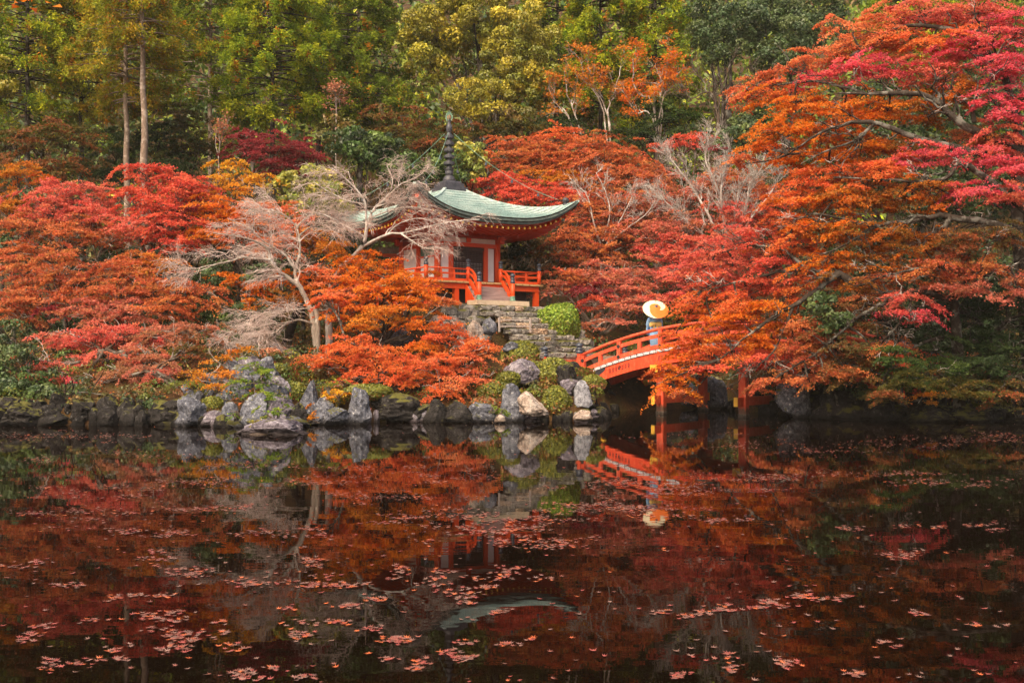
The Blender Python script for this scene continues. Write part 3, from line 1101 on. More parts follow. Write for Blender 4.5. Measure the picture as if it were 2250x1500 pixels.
# wooden stair
for k in range(4):
    zt = ZD - 0.20 - k * 0.20
    yk = -HV - 0.14 - k * 0.235
    wd = 2 * SW + 0.14 + (0.5 if k == 3 else 0.0)
    MB().box((0, yk, zt - 0.10), (wd, 0.25, 0.19)).build('stair_tread', M_tread, pag)
MB().box((0, -HV - 0.02, ZD - 0.17), (2 * SW, 0.06, 0.18)).build('stair_riser', M_verm, pag)
YL = -HV - 0.14 - 3 * 0.235 + 0.02
shoe = MB().lathe([(0.125, 0), (0.125, 0.03), (0.105, 0.06), (0.10, 0.17), (0.11, 0.2)], (0, 0, 0), 12).mesh('post_shoe', M_verdigris, True)
for sx in (-1, 1):
    n_ = newel(sx * (SW + 0.02), YL, 0.2, pag, 1.0)
    n_.scale = (1.08, 1.08, 1.25)
    link('post_shoe', shoe, pag, (sx * (SW + 0.02), YL, 0.205))
    p = Vector((sx * SW, -E - 0.08, ZD))
    q_ = Vector((sx * (SW + 0.02), YL + 0.08, 0.25))
    for nm, dz, wd, ht in (('stair_top_rail', 0.50, 0.07, 0.07), ('stair_middle_rail', 0.30, 0.06, 0.08), ('stair_bottom_rail', 0.05, 0.10, 0.14)):
        pts = [p + (q_ - p) * s + Vector((0, 0, dz + (0.0 if s < 1 else 0) + 0.16 * math.sin(math.pi * s) * (1 if dz > 0.2 else 0.3) + (0.1 * s if dz > 0.2 else 0))) for s in np.linspace(0, 1, 9)]
        MB().sweep(pts, wd, ht).build(nm, M_verm, pag)
    MB().add([(sx * (SW + 0.1), -HV, ZD - 0.1), (sx * (SW + 0.1), YL + 0.1, 0.12), (sx * (SW + 0.1), -HV, 0.12),
              (sx * (SW + 0.16), -HV, ZD - 0.1), (sx * (SW + 0.16), YL + 0.1, 0.12), (sx * (SW + 0.16), -HV, 0.12)],
             [(0, 1, 2), (5, 4, 3), (0, 3, 4, 1), (1, 4, 5, 2), (2, 5, 3, 0)]).build('stair_stringer', M_verm, pag)
MB().box((0, YL - 0.17, 0.085), (2 * SW + 0.95, 0.75, 0.19), 0, 0, 0.995).build('landing_slab', M_slab, pag)

# lattice screen behind the hall
scr = thing('lattice_screen', 'red framed screen with dark square lattice beside the white hall wall', 'screen', P(866, 640, 47.0), R(4))
z0 = scr.location.z
for sx in (-0.62, 0.62):
    MB().box((sx, 0, 0.75), (0.17, 0.17, 2.0)).build('screen_post', M_verm, scr)
MB().box((0, 0, 1.60), (1.5, 0.14, 0.15)).build('screen_beam', M_verm, scr)
MB().box((0, 0, 1.83), (1.35, 0.10, 0.22)).build('screen_cap', M_grey_wood, scr)
MB().box((0, 0.04, 0.75), (1.08, 0.02, 1.5)).build('screen_backing', M_plaster, scr)
lt = MB()
for i in range(8):
    lt.box((-0.54 + 1.08 * i / 7, 0, 0.75), (0.085, 0.05, 1.5))
for i in range(11):
    lt.box((0, -0.004, 0.02 + 1.48 * i / 10), (1.08, 0.05, 0.085))
lt.build('screen_lattice', M_lattice, scr)

# ================================================================== STONE STEPS
RK = np.random.default_rng(5)


def ico(sub):
    import bmesh
    bm = bmesh.new()
    bmesh.ops.create_icosphere(bm, subdivisions=sub, radius=1.0)
    V = np.array([v.co[:] for v in bm.verts])
    F = np.array([[v.index for v in f.verts] for f in bm.faces])
    bm.free()
    return V, F


ICO = {k: ico(k) for k in (2, 3, 4, 5)}


def rock_verts(sub, dims, seed, facets=11, rough=0.05, sharp=26.0, box=0.0):
    """boulder: intersection of random half spaces, broken by ledges and lumps, with a broad foot"""
    rg = np.random.default_rng(seed)
    V, F = ICO[sub]
    n = unit(rg.normal(0, 1, (facets, 3)) * np.array([1, 1, 0.8]))
    d = rg.uniform(0.58, 0.98, facets)
    if box:
        n = np.vstack([n, [[1, 0, 0], [-1, 0, 0], [0, 1, 0], [0, -1, 0], [0, 0, 1], [0, 0, -1]]])
        d = np.concatenate([d + 0.16, np.full(6, box)])
    pr = V @ n.T
    rr = np.where(pr > 0.05, d / np.maximum(pr, 0.05), 9.0)
    r = (rr ** -sharp).sum(1) ** (-1 / sharp)
    r = np.minimum(r, 1.2)
    for f, a in ((2.3, 0.7), (5.2, 0.55), (11.0, 0.42), (23.0, 0.26)):
        ph = rg.uniform(0, 6.28, 3)
        w3 = rg.normal(0, 1, (3, 3)) * f
        q = np.sin(V @ w3[0] + ph[0]) + np.sin(V @ w3[1] + ph[1]) * np.sin(V @ w3[2] + ph[2])
        r = r + rough * a * (0.6 - np.abs(q))
    # bedding ledges
    bd = unit(rg.normal(0, 1, 3) * np.array([0.5, 0.5, 1.0]))
    st = (V * r[:, None]) @ bd * rg.uniform(4, 7) + rg.uniform(0, 1)
    r = r * (1 + 0.55 * rough * ((st - np.floor(st)) - 0.5))
    Vn = V * r[:, None]
    if not box:
        dn = np.clip(-V[:, 2], 0, 1)
        Vn[:, :2] *= (1 + 0.9 * dn ** 1.6)[:, None]
    Vn = Vn / np.abs(Vn).max(0)
    return Vn * np.array(dims), F


stone_cache = []
for i in range(10):
    Vs_, Fs_ = rock_verts(3 if i < 4 else 2, (0.5, 0.5, 0.5), 900 + i, 5, 0.04, 26, 0.60)
    stone_cache.append((Vs_, Fs_))
STONE_ME = {}
for mname, mm in (('a', M_stone), ('b', M_stone_tan), ('c', M_stone_dark)):
    STONE_ME[mname] = [build_mesh('stone', v, f, mm, smooth=False) for v, f in stone_cache]

steps = thing('stone_steps', 'rough mossy stone steps climbing from the bridge to the temple hall', 'steps', (PAG[0], PAG[1], PAG_Z), PAG_RZ)
y_top = YL - 0.55
NS = 9
for k in range(NS):
    zt = -0.02 - k * (2.10 / NS)
    yk = y_top - 0.12 - k * 0.275
    xl, xr = (-1.35, 1.85) if k < 2 else (-0.75 - 0.0 * k, 1.25 + 0.0 * k)
    if k > 4:
        xl, xr = -0.6, 1.9 + 0.12 * (k - 4)
    if k > 6:
        xl, xr = -0.3, 2.6
    x = xl
    while x < xr:
        wv = RK.uniform(0.34, 0.62) if k < 6 else RK.uniform(0.5, 0.9)
        mk = RK.choice(['a', 'a', 'a', 'b', 'c'] if k < 5 else ['a', 'a', 'c', 'c'])
        o = link('stone', STONE_ME[mk][RK.integers(0, 10)], steps, (x + wv / 2, yk + RK.uniform(-0.03, 0.03), zt - 0.14), (0, 0, 0), (wv * 1.02, 0.62, 0.265 + RK.uniform(-0.015, 0.015)))
        x += wv * 0.96
# rough retaining stones on both flanks
for sx, x0, cnt in ((-1, -1.5, 22), (1, 1.7, 20)):
    for k in range(cnt):
        tt = k / cnt
        wv = RK.uniform(0.35, 0.65)
        o = link('stone', STONE_ME[RK.choice(['a', 'c', 'a'])][RK.integers(0, 10)], steps,
                 (x0 + sx * RK.uniform(-0.1, 1.5), y_top + 0.35 - tt * 1.9 - RK.uniform(0, 0.3), -0.15 - tt * 1.7 + RK.uniform(-0.1, 0.1)),
                 (RK.uniform(-.2, .2), RK.uniform(-.2, .2), RK.uniform(-.6, .6)), (wv * 1.15, wv, wv * 0.8))
# sandy landing at the foot, joining the bridge
pth = MB()
ring = [(0.1, 39.95), (1.15, 40.0), (2.7, 41.15), (4.6, 43.1), (3.9, 44.2), (1.6, 42.6)]
pth.add([(x, y, 2.16) for x, y in ring] + [(x, y, 1.6) for x, y in ring], [tuple(range(6))] + [(i, i + 6, (i + 1) % 6 + 6, (i + 1) % 6) for i in range(6)])
tag(pth.build('path', M_path), kind='structure')

# low wall courses under the clipped shrub
lw = thing('stone_wall', 'low two-course stone wall below the large clipped round shrub', 'wall', P(1232, 786, 41.9), R(8))
for r_ in range(3):
    x = -0.75 + 0.1 * r_
    while x < 0.85:
        wv = RK.uniform(0.32, 0.6)
        link('stone', STONE_ME[RK.choice(['a', 'c', 'c'])][RK.integers(0, 10)], lw, (x + wv / 2, 0.22 * r_, 0.10 + 0.27 * r_), (0, 0, RK.uniform(-.06, .06)), (wv * 1.04, 0.55, 0.32))
        x += wv * 0.97

# low barrier across the steps
fen = thing('barrier_fence', 'low grey two-rail wooden barrier standing across the stone steps', 'fence', P(1131, 724, 40.6), PAG_RZ * 0.25)
for sx in (-0.61, 0.61):
    MB().box((sx, 0, 0.19), (0.085, 0.085, 0.56), 0, 0, 0.92, 0.015).build('fence_post', M_grey_wood, fen)
for z in (0.13, 0.38):
    MB().beam((-0.60, 0, z), (0.60, 0, z), 0.03, 0.035).build('fence_rail', M_grey_wood, fen)

# sign boards by the steps
sg = thing('sign_board', 'brown sign board with two orange characters beside the stone steps', 'sign', P(1194, 777, 41.0), R(3))
for sx in (-0.08, 0.16):
    MB().box((sx, 0.03, 0.2), (0.04, 0.04, 0.9)).build('sign_post', M_black, sg)
side = MB().beam((-0.26, -0.02, 0.48), (-0.10, -0.02, 0.48), 0.03, 0.29).build('side_board', M_sign, sg)
MB().box((0.09, 0, 0.48), (0.36, 0.03, 0.30)).build('front_board', M_sign, sg)
fr = MB()
for c_, d_ in (((0.09, -0.018, 0.64), (0.38, 0.03, 0.022)), ((0.09, -0.018, 0.32), (0.38, 0.03, 0.022)), ((-0.09, -0.018, 0.48), (0.022, 0.03, 0.298)), ((0.27, -0.018, 0.48), (0.022, 0.03, 0.298)), ((-0.19, -0.02, 0.64), (0.17, 0.03, 0.022))):
    fr.box(c_, d_)
fr.build('sign_frame', M_sign_frame, sg)
for ch, x in (('\u672c', 0.01), ('\u5802', 0.17)):
    cu = bpy.data.curves.new('lettering', 'FONT')
    cu.body = ch
    cu.size = 0.13
    cu.align_x = 'CENTER'
    cu.align_y = 'CENTER'
    cu.extrude = 0.003
    cu.materials.append(M_sign_text)
    tmp = bpy.data.objects.new('lettering_curve', cu)
    lme = bpy.data.meshes.new_from_object(tmp)
    bpy.data.objects.remove(tmp)
    o = link('lettering', lme, sg)
    o.location = (x, -0.022, 0.48)
    o.rotation_euler = (R(90), 0, 0)

# ================================================================== BRIDGE
B0 = np.array([(1452 - CX) / FPX * 38.8, 38.8])
BA = np.array([math.cos(R(38)), -math.sin(R(38))])
BC = np.array([math.sin(R(38)), math.cos(R(38))])
BW = 3.35
T0, T1 = -3.65, 8.85
br = thing('arched_bridge', 'arched vermilion footbridge with white plank ends crossing the pond to the temple', 'bridge', (B0[0], B0[1], 0), -R(38))


def rz_(t):          # height of the top rail
    return 3.374 - 0.0316 * (t - 2.6) ** 2


def dz_(t):          # deck top
    return rz_(t) - 0.76


TS = np.linspace(T0, T1, 41)
# local frame: x along the axis, y across (away from the camera side)
dpl = MB().box((0, 0, 0), (0.255, BW + 0.3, 0.09), 0)
dpl.box((0, -(BW + 0.3) / 2 - 0.008, 0), (0.235, 0.016, 0.10), 1)
dpl.box((0, (BW + 0.3) / 2 + 0.008, 0), (0.235, 0.016, 0.10), 1)
dpl_me = dpl.mesh('deck_plank', [M_grey_wood, M_white_edge])
nP = 46
for k in range(nP):
    t = T0 + 0.12 + (T1 - T0 - 0.24) * k / (nP - 1)
    sl = -2 * 0.0316 * (t - 2.6)
    o = link('deck_plank', dpl_me, br, (t, BW / 2, dz_(t) - 0.05), (0, -math.atan(sl), 0))
for yb, nm in ((-0.02, 'girder'), (BW + 0.02, 'girder'), (BW / 2, 'girder')):
    V, F, mi = [], [], []
    for i, t in enumerate(TS):
        zt, zb = dz_(t) - 0.135, dz_(t) - 0.135 - 0.44
        V += [(t, yb - 0.11, zt), (t, yb + 0.11, zt), (t, yb + 0.11, zb), (t, yb - 0.11, zb)]
        if i:
            for k in range(4):
                F.append((4 * i - 4 + k, 4 * i - 4 + (k + 1) % 4, 4 * i + (k + 1) % 4, 4 * i + k))
                mi.append(0)
    F += [(3, 2, 1, 0), tuple(range(4 * len(TS) - 4, 4 * len(TS)))]
    mi += [0, 0]
    link(nm, build_mesh(nm, V, np.array(F), [M_girder], mi), br)
# bare dark sheath with a wavy end at each end of the near girder
for s0, s1 in ((T0 - 0.02, -2.55), (T1 + 0.02, 7.75)):
    V, F = [], []
    nn_ = 12
    for i in range(nn_ + 1):
        f = i / nn_
        wob = 0.10 * math.sin(f * 9.0) + 0.30 * (0.5 - f)
        for tt in (s0, s1 + (wob if s0 < 0 else -wob)):
            z = dz_(tt) - 0.12 - 0.47 * f
            V.append((tt, -0.02 - 0.118, z))
    for i in range(nn_):
        F.append((2 * i, 2 * i + 2, 2 * i + 3, 2 * i + 1))
    V2 = [(x, y + 0.006, z) for x, y, z in V]
    nV = len(V)
    F2 = [(nV + a_[3], nV + a_[2], nV + a_[1], nV + a_[0]) for a_ in F]
    link('girder_sheath', build_mesh('girder_sheath', V + V2, np.array(F + F2), M_void), br)
# iron staple marks on the girder: three bars, a swirl, three bars
for tc in (-1.72, 0.42, 3.0, 5.2):
    mk = MB()
    for i in range(7):
        t = tc - 0.42 + 0.14 * i
        z = dz_(t) - 0.32
        y = -0.02 - 0.118
        if i == 3:
            pts = [(t + 0.055 * math.sin(a_ * 1.0) * (1 if a_ < 3.14 else 1), y, z + 0.075 - 0.15 * a_ / 6.28) for a_ in np.linspace(0, 6.28, 9)]
            mk.tube(pts, 0.016, 4)
            mk.tube([(t + 0.05 * math.cos(a_), y, z + 0.05 * math.sin(a_)) for a_ in np.linspace(0.4, 6.0, 9)], 0.012, 4)
        else:
            for dx in (-0.022, 0.022):
                mk.box((t + dx, y, z + 0.01), (0.014, 0.012, 0.15))
            mk.box((t, y, z - 0.072), (0.058, 0.012, 0.016))
    mk.build('iron_staple', M_black, br)

# railings
rail_end = T1
for yb, near in ((0.0, True), (BW, False)):
    tt = np.linspace(T0 + 0.12, T1 - 0.12, 40)
    MB().tube([(t, yb, rz_(t)) for t in tt], 0.062, 8).build('top_rail', M_bridge, br, True)
    MB().sweep([(t, yb, rz_(t) - 0.245) for t in tt], 0.10, 0.135).build('middle_rail', M_bridge, br)
    MB().sweep([(t, yb, rz_(t) - 0.645) for t in tt], 0.15, 0.155).build('bottom_rail', M_bridge, br)
    for t in (-3.45, -1.80, 0.0, 1.80, 3.6, 5.4, 7.1, 8.65):
        MB().box((t, yb, rz_(t) - 0.415), (0.15, 0.165, 0.62)).box((t, yb, rz_(t) - 0.10), (0.15, 0.14, 0.12)).build('rail_post', M_bridge, br)
        if near:
            for dz in (0.245, 0.645):
                sl = -2 * 0.0316 * (t - 2.6)
                m_ = MB()
                yy = yb - 0.088
                c_ = (t, yy, rz_(t) - dz)
                q4 = [(c_[0] + 0.085 * math.cos(a_), c_[2] + 0.085 * math.sin(a_)) for a_ in (0, math.pi / 2, math.pi, 1.5 * math.pi)]
                m_.add([(x, yy - 0.012, z) for x, z in q4] + [(x, yy + 0.006, z) for x, z in q4], [(0, 1, 2, 3)] + [(i, i + 4, (i + 1) % 4 + 4, (i + 1) % 4) for i in range(4)])
                m_.lathe([(0.02, 0), (0.02, 0.02), (0, 0.026)], (c_[0], yy - 0.014, c_[2] - 0.01), 6)
                m_.build('iron_plate', M_black, br)
    for t in (-2.65, -0.9, 0.9, 2.7, 4.5, 6.25, 7.9):
        MB().box((t, yb, rz_(t) - 0.445), (0.14, 0.12, 0.27)).build('strut', M_bridge, br)
    # big capped end posts
    for te in (T0, T1):
        z0 = rz_(te) - 0.95
        n_ = MB().box((te, yb, z0 + 0.50), (0.26, 0.26, 1.10), 0, 0, 0.98, 0.02).build('end_post', M_bridge, br)
        MB().lathe([(r * 1.75, z * 1.25) for r, z in giboshi], (te, yb, z0 + 1.05), 14).build('post_cap', M_bronze, n_, True)
    # splayed wing railing at the hall end
    if near:
        w0, w1 = Vector((T0, yb, 0)), Vector((T0 - 0.50, yb - 1.62, 0))
        z0 = rz_(T0)
        for dz, wd, ht in ((-0.20, 0.10, 0.12), (-0.48, 0.10, 0.12), (-0.86, 0.13, 0.14)):
            MB().beam(w0 + Vector((-.08, -.10, z0 + dz)), w1 + Vector((0, 0, z0 + dz)), wd, ht).build('wing_rail', M_bridge, br)
        n_ = MB().box((w1.x, w1.y, z0 - 0.50), (0.24, 0.24, 0.95), 0, 0, 0.98, 0.02).build('end_post', M_bridge, br)
        MB().lathe([(r * 1.7, z * 1.2) for r, z in giboshi], (w1.x, w1.y, z0 - 0.025), 14).build('post_cap', M_bronze, n_, True)
# piers
for tp in (0.0, 3.3):
    for yp in (0.05, BW - 0.05):
        zt = dz_(tp) - 0.135 - 0.44 - 0.26
        p_ = MB().box((tp, yp, (zt - 0.6) / 2 + 0.10), (0.29, 0.29, zt + 0.8), 0, 0, 1, 0.03).build('pier', M_bridge, br)
        MB().box((tp, yp, -0.12), (0.36, 0.36, 0.46), 0, 0, 0.95, 0.05).build('pier_footing', M_stone, p_)
    zt = dz_(tp) - 0.135 - 0.44 - 0.13
    cb = MB().box((tp, BW / 2, zt), (0.30, BW + 1.0, 0.25))
    cb.box((tp, -0.51, zt), (0.31, 0.03, 0.26), 1).box((tp, BW + 0.51, zt), (0.31, 0.03, 0.26), 1)
    cb.build('cap_beam', [M_bridge, M_yellow], br)
    tb = MB().box((tp, BW / 2 - 0.1, 0.55), (0.13, BW + 0.9, 0.30))
    tb.box((tp, -0.57, 0.55), (0.145, 0.03, 0.32), 1).box((tp, BW + 0.37, 0.55), (0.145, 0.03, 0.32), 1)
    tb.build('tie_beam', [M_bridge, M_yellow], br)
    for dx in (-0.55, 0.55):
        MB().sweep([(tp + dx * 0.2, 0.05, zt - 0.02), (tp + dx * 0.8, 0.05, dz_(tp) - 0.62), (tp + dx * 1.3, 0.05, dz_(tp) - 0.59)], 0.16, 0.16).build('bracket_arm', M_bridge, br)
# corbel beam at the hall-side abutment
for yb in (-0.02, BW):
    cb = MB().sweep([(T0 - 0.3, yb, dz_(T0) - 0.92), (-3.0, yb, dz_(-3.0) - 0.74), (-2.62, yb, dz_(-2.62) - 0.70)], 0.24, 0.27)
    cb.sweep([(-2.66, yb, dz_(-2.66) - 0.70), (-2.48, yb, dz_(-2.48) - 0.655)], 0.25, 0.20, 1)
    cb.build('corbel_beam', [M_girder, M_yellow], br)

# stone abutments
for (tc, yc, wx, wy) in ((T0 - 0.55, BW / 2, 1.2, BW + 1.6),):
    ab = thing('stone_abutment', 'dark stone abutment under the temple end of the red bridge', 'abutment',
               (B0[0] + BA[0] * tc + BC[0] * yc, B0[1] + BA[1] * tc + BC[1] * yc, 0), -R(38))
    ztop = dz_(T0) - 0.75
    MB().box((0, 0, ztop / 2 - 0.3), (wx - 0.35, wy - 0.35, ztop + 0.5)).build('fill', M_rock_dark, ab)
    for sx in (-1, 1):
        for lv in range(3):
            n_ = int(wy / 0.62)
            for i in range(n_):
                link('stone', STONE_ME['c'][RK.integers(0, 10)], ab, (sx * (wx / 2 - 0.15), -wy / 2 + 0.31 + i * wy / n_, 0.1 + lv * 0.42), (RK.uniform(-.1, .1), RK.uniform(-.1, .1), RK.uniform(-.2, .2)), (0.5, 0.70, 0.50))
    for sy in (-1, 1):
        for lv in range(3):
            for i in range(2):
                link('stone', STONE_ME['c'][RK.integers(0, 10)], ab, (-wx / 4 + i * wx / 2, sy * (wy / 2 - 0.15), 0.1 + lv * 0.42), (0, RK.uniform(-.1, .1), RK.uniform(-.2, .2)), (0.70, 0.5, 0.50))

# ================================================================== PERSON with a parasol
tp, yp = -0.62, 0.62
pw = B0 + BA * tp + BC * yp
per = thing('person', 'person in pale blue kimono with yellow bow standing on the bridge, seen from behind', 'person', (pw[0], pw[1], dz_(tp)), R(2))
M_skin = simple('skin', (0.52, 0.30, 0.21), (0.56, 0.34, 0.24), 9, 0.5, 0, 0)
M_hair = simple('black_hair', (0.012, 0.009, 0.008), (0.03, 0.022, 0.02), 20, 0.4, 0.2, 0.003, stretch=(6, 6, 1))
M_kim = simple('pale_blue_cotton', (0.20, 0.38, 0.62), (0.29, 0.49, 0.74), 5, 0.8, 0.25, 0.01, stretch=(3, 3, 0.7))
M_obi = simple('yellow_sash', (0.62, 0.42, 0.10), (0.74, 0.54, 0.18), 8, 0.7, 0.2, 0.006)
M_obi_in = simple('olive_sash_lining', (0.16, 0.17, 0.07), (0.22, 0.22, 0.09), 8, 0.7, 0.2, 0.006)
M_white_cloth = simple('white_under_robe', (0.70, 0.68, 0.66), (0.78, 0.76, 0.74), 8, 0.8, 0.1, 0.004)
M_wood_pole = simple('parasol_bamboo', (0.25, 0.15, 0.07), (0.36, 0.24, 0.12), 9, 0.6, 0.2, 0.003)

# body (one skinned surface). x right, y forward (away from the camera), z up
jn = {'pel': (0, 0, 0.86), 'wai': (0, 0.005, 1.0), 'che': (0, 0.0, 1.17), 'upc': (0, -0.01, 1.28), 'nek': (0, 0.0, 1.36), 'hd0': (0, 0.012, 1.43), 'hd1': (0, 0.02, 1.50), 'hd2': (0, 0.015, 1.555),
      'shL': (-0.165, -0.005, 1.285), 'elL': (-0.235, 0.04, 1.04), 'wrL': (-0.14, 0.22, 0.95), 'hnL': (-0.10, 0.27, 0.955),
      'shR': (0.165, -0.005, 1.285), 'elR': (0.225, 0.05, 1.05), 'wrR': (0.10, 0.19, 1.12), 'hnR': (0.055, 0.235, 1.15),
      'hiL': (-0.085, 0, 0.82), 'knL': (-0.075, 0.03, 0.45), 'anL': (-0.07, -0.01, 0.08), 'toL': (-0.075, 0.13, 0.035),
      'hiR': (0.085, 0, 0.82), 'knR': (0.075, 0.03, 0.45), 'anR': (0.07, -0.01, 0.08), 'toR': (0.075, 0.13, 0.035)}
rad = {'pel': .135, 'wai': .115, 'che': .125, 'upc': .105, 'nek': .048, 'hd0': .068, 'hd1': .086, 'hd2': .062, 'shL': .06, 'elL': .038, 'wrL': .024, 'hnL': .03, 'shR': .06, 'elR': .038, 'wrR': .024, 'hnR': .03,
       'hiL': .085, 'knL': .055, 'anL': .035, 'toL': .028, 'hiR': .085, 'knR': .055, 'anR': .035, 'toR': .028}
bn = [('pel', 'wai'), ('wai', 'che'), ('che', 'upc'), ('upc', 'nek'), ('nek', 'hd0'), ('hd0', 'hd1'), ('hd1', 'hd2')]
for s in 'LR':
    bn += [('upc', 'sh' + s), ('sh' + s, 'el' + s), ('el' + s, 'wr' + s), ('wr' + s, 'hn' + s), ('pel', 'hi' + s), ('hi' + s, 'kn' + s), ('kn' + s, 'an' + s), ('an' + s, 'to' + s)]
    h = Vector(jn['hn' + s])
    d = (h - Vector(jn['wr' + s])).normalized()
    up = Vector((0, 0, 1))
    sd = d.cross(up).normalized()
    for fi, (off, ln) in enumerate(((-0.030, .052), (-0.010, .060), (0.010, .056), (0.030, .044))):
        a_, b_, c_ = f'f{s}{fi}a', f'f{s}{fi}b', f'f{s}{fi}c'
        jn[a_] = tuple(h + sd * off * 0.4 + up * off * 0.9 + d * 0.03)
        jn[b_] = tuple(h + sd * off * 0.4 + up * off * 0.9 + d * (0.03 + ln * 0.55))
        jn[c_] = tuple(h + sd * (off * 0.4 + (-0.03 if s == 'L' else 0.03)) + up * off * 0.9 + d * (0.03 + ln * 0.7))
        rad[a_], rad[b_], rad[c_] = .0095, .009, .008
        bn += [('hn' + s, a_), (a_, b_), (b_, c_)]
    jn['t' + s] = tuple(h + sd * (0.035 if s == 'L' else -0.035) + d * 0.02)
    jn['u' + s] = tuple(h + sd * (0.03 if s == 'L' else -0.03) + d * 0.055)
    rad['t' + s], rad['u' + s] = .011, .009
    bn += [('hn' + s, 't' + s), ('t' + s, 'u' + s)]
keys = list(jn)
me = bpy.data.meshes.new('body')
me.from_pydata([jn[k] for k in keys], [(keys.index(a_), keys.index(b_)) for a_, b_ in bn], [])
me.materials.append(M_skin)
body = link('body', me, per)
sk = body.modifiers.new('skin', 'SKIN')
for i, k in enumerate(keys):
    sv = me.skin_vertices[0].data[i]
    sv.radius = (rad[k], rad[k])
    sv.use_root = (k == 'pel')
ss = body.modifiers.new('sub', 'SUBSURF')
ss.levels = 2
ss.render_levels = 2
# face: nose, eyes, lips and ears on the far side of the head, hair in a bun
fc = MB()
fc.add([(-0.012, 0.098, 1.455), (0.012, 0.098, 1.455), (0, 0.122, 1.458), (0, 0.10, 1.495)], [(0, 2, 3), (2, 1, 3), (0, 1, 2), (0, 3, 1)])
for sx in (-1, 1):
    fc.lathe([(0.0, -0.02), (0.012, -0.015), (0.018, 0.0), (0.012, 0.02), (0.0, 0.026)], (sx * 0.086, 0.01, 1.475), 6)
fc.build('face', M_skin, per)
ey = MB()
for sx in (-1, 1):
    ey.lathe([(0.0, -0.006), (0.011, 0), (0.0, 0.006)], (sx * 0.032, 0.096, 1.487), 8)
ey.build('eyes', M_hair, per)
MB().lathe([(0, -0.006), (0.018, 0), (0, 0.005)], (0, 0.088, 1.428), 8).build('mouth', simple('lips', (0.4, 0.08, 0.07), (0.45, 0.1, 0.09), 5, 0.4, 0, 0), per)
Vh, Fh = ICO[3]
Vh = Vh.copy()
Vh = Vh * np.array([0.098, 0.105, 0.105]) + np.array([0, -0.006, 1.51])
keep = ~((Vh[:, 1] > 0.045) & (Vh[:, 2] < 1.545))
Fh = Fh[keep[Fh].all(1)]
bunV, bunF = ICO[2]
hv, hf = merge([(Vh, Fh), (bunV * np.array([0.055, 0.05, 0.05]) + np.array([0, -0.10, 1.55]), bunF)])
link('hair', build_mesh('hair', hv, hf, M_hair, smooth=True), per)


def loft(rings, n=24, power=2.3):
    """rings: (cx, cy, z, rx, ry)"""
    V, F = [], []
    for cx, cy_, z, rx, ry in rings:
        for k in range(n):
            a_ = 2 * math.pi * k / n
            c_, s_ = math.cos(a_), math.sin(a_)
            V.append((cx + rx * abs(c_) ** (2 / power) * np.sign(c_), cy_ + ry * abs(s_) ** (2 / power) * np.sign(s_), z))
    for i in range(len(rings) - 1):
        for k in range(n):
            F.append((i * n + k, i * n + (k + 1) % n, (i + 1) * n + (k + 1) % n, (i + 1) * n + k))
    return np.array(V), np.array(F)


# kimono: straight skirt, straight torso, collar
V, F = loft([(0, 0.02, 0.05, .155, .125), (0, 0.02, 0.20, .165, .135), (0, 0.02, 0.5, .185, .15), (0, 0.005, 0.80, .205, .165), (0, 0, 0.92, .19, .155), (0, 0, 1.0, .168, .14), (0, 0, 1.1, .165, .138),
             (0, -0.005, 1.2, .178, .13), (0, -0.01, 1.27, .175, .115), (0, -0.012, 1.325, .12, .085), (0, -0.005, 1.36, .07, .068)])
fold = np.sin(np.arctan2(V[:, 1], V[:, 0]) * 9 + V[:, 2] * 5) * 0.006
V[:, 0] += fold
V[:, 1] += fold
link('kimono', build_mesh('kimono', V, F, M_kim, smooth=True), per)
MB().tube([(0.06, 0.05, 1.33), (0.06, -0.02, 1.375), (0, -0.07, 1.385), (-0.06, -0.02, 1.375), (-0.06, 0.05, 1.33)], [.012, .02, .026, .02, .012], 8).build('collar', M_white_cloth, per, True)
# sleeves: upper tube and hanging bag
for sx in (-1, 1):
    s = 'L' if sx < 0 else 'R'
    sh, el, wr = Vector(jn['sh' + s]), Vector(jn['el' + s]), Vector(jn['wr' + s])
    sl = MB().tube([sh + Vector((-sx * 0.05, 0, 0.0)), sh + Vector((sx * 0.02, 0, -0.03)), (sh + el) / 2 + Vector((sx * .015, 0, 0)), el, el.lerp(wr, 0.8)], [.07, .088, .098, .10, .085], 12)
    drop = 0.42 if sx < 0 else 0.30
    ob, ib = el + Vector((sx * 0.05, -0.03, 0.02)), wr.lerp(el, 0.25)
    vs = []
    for dy, th in ((0.0, 0.0), (0.35, 0.022), (0.7, 0.03), (1.0, 0.024)):
        for e, w_ in ((ob, 1), (ib, 0)):
            for o_ in (-1, 1):
                vs.append(e + Vector((o_ * th + sx * 0.025 * dy * (w_), o_ * th * 0.5 - 0.04 * dy, 0.07 - drop * dy)))
    fs = []
    for i in range(3):
        b0 = 4 * i
        fs += [(b0, b0 + 4, b0 + 6, b0 + 2), (b0 + 1, b0 + 3, b0 + 7, b0 + 5), (b0, b0 + 1, b0 + 5, b0 + 4), (b0 + 2, b0 + 6, b0 + 7, b0 + 3)]
    fs += [(12, 13, 15, 14)]
    sl.add(vs, fs)
    sl.build('sleeve', M_kim, per, True)
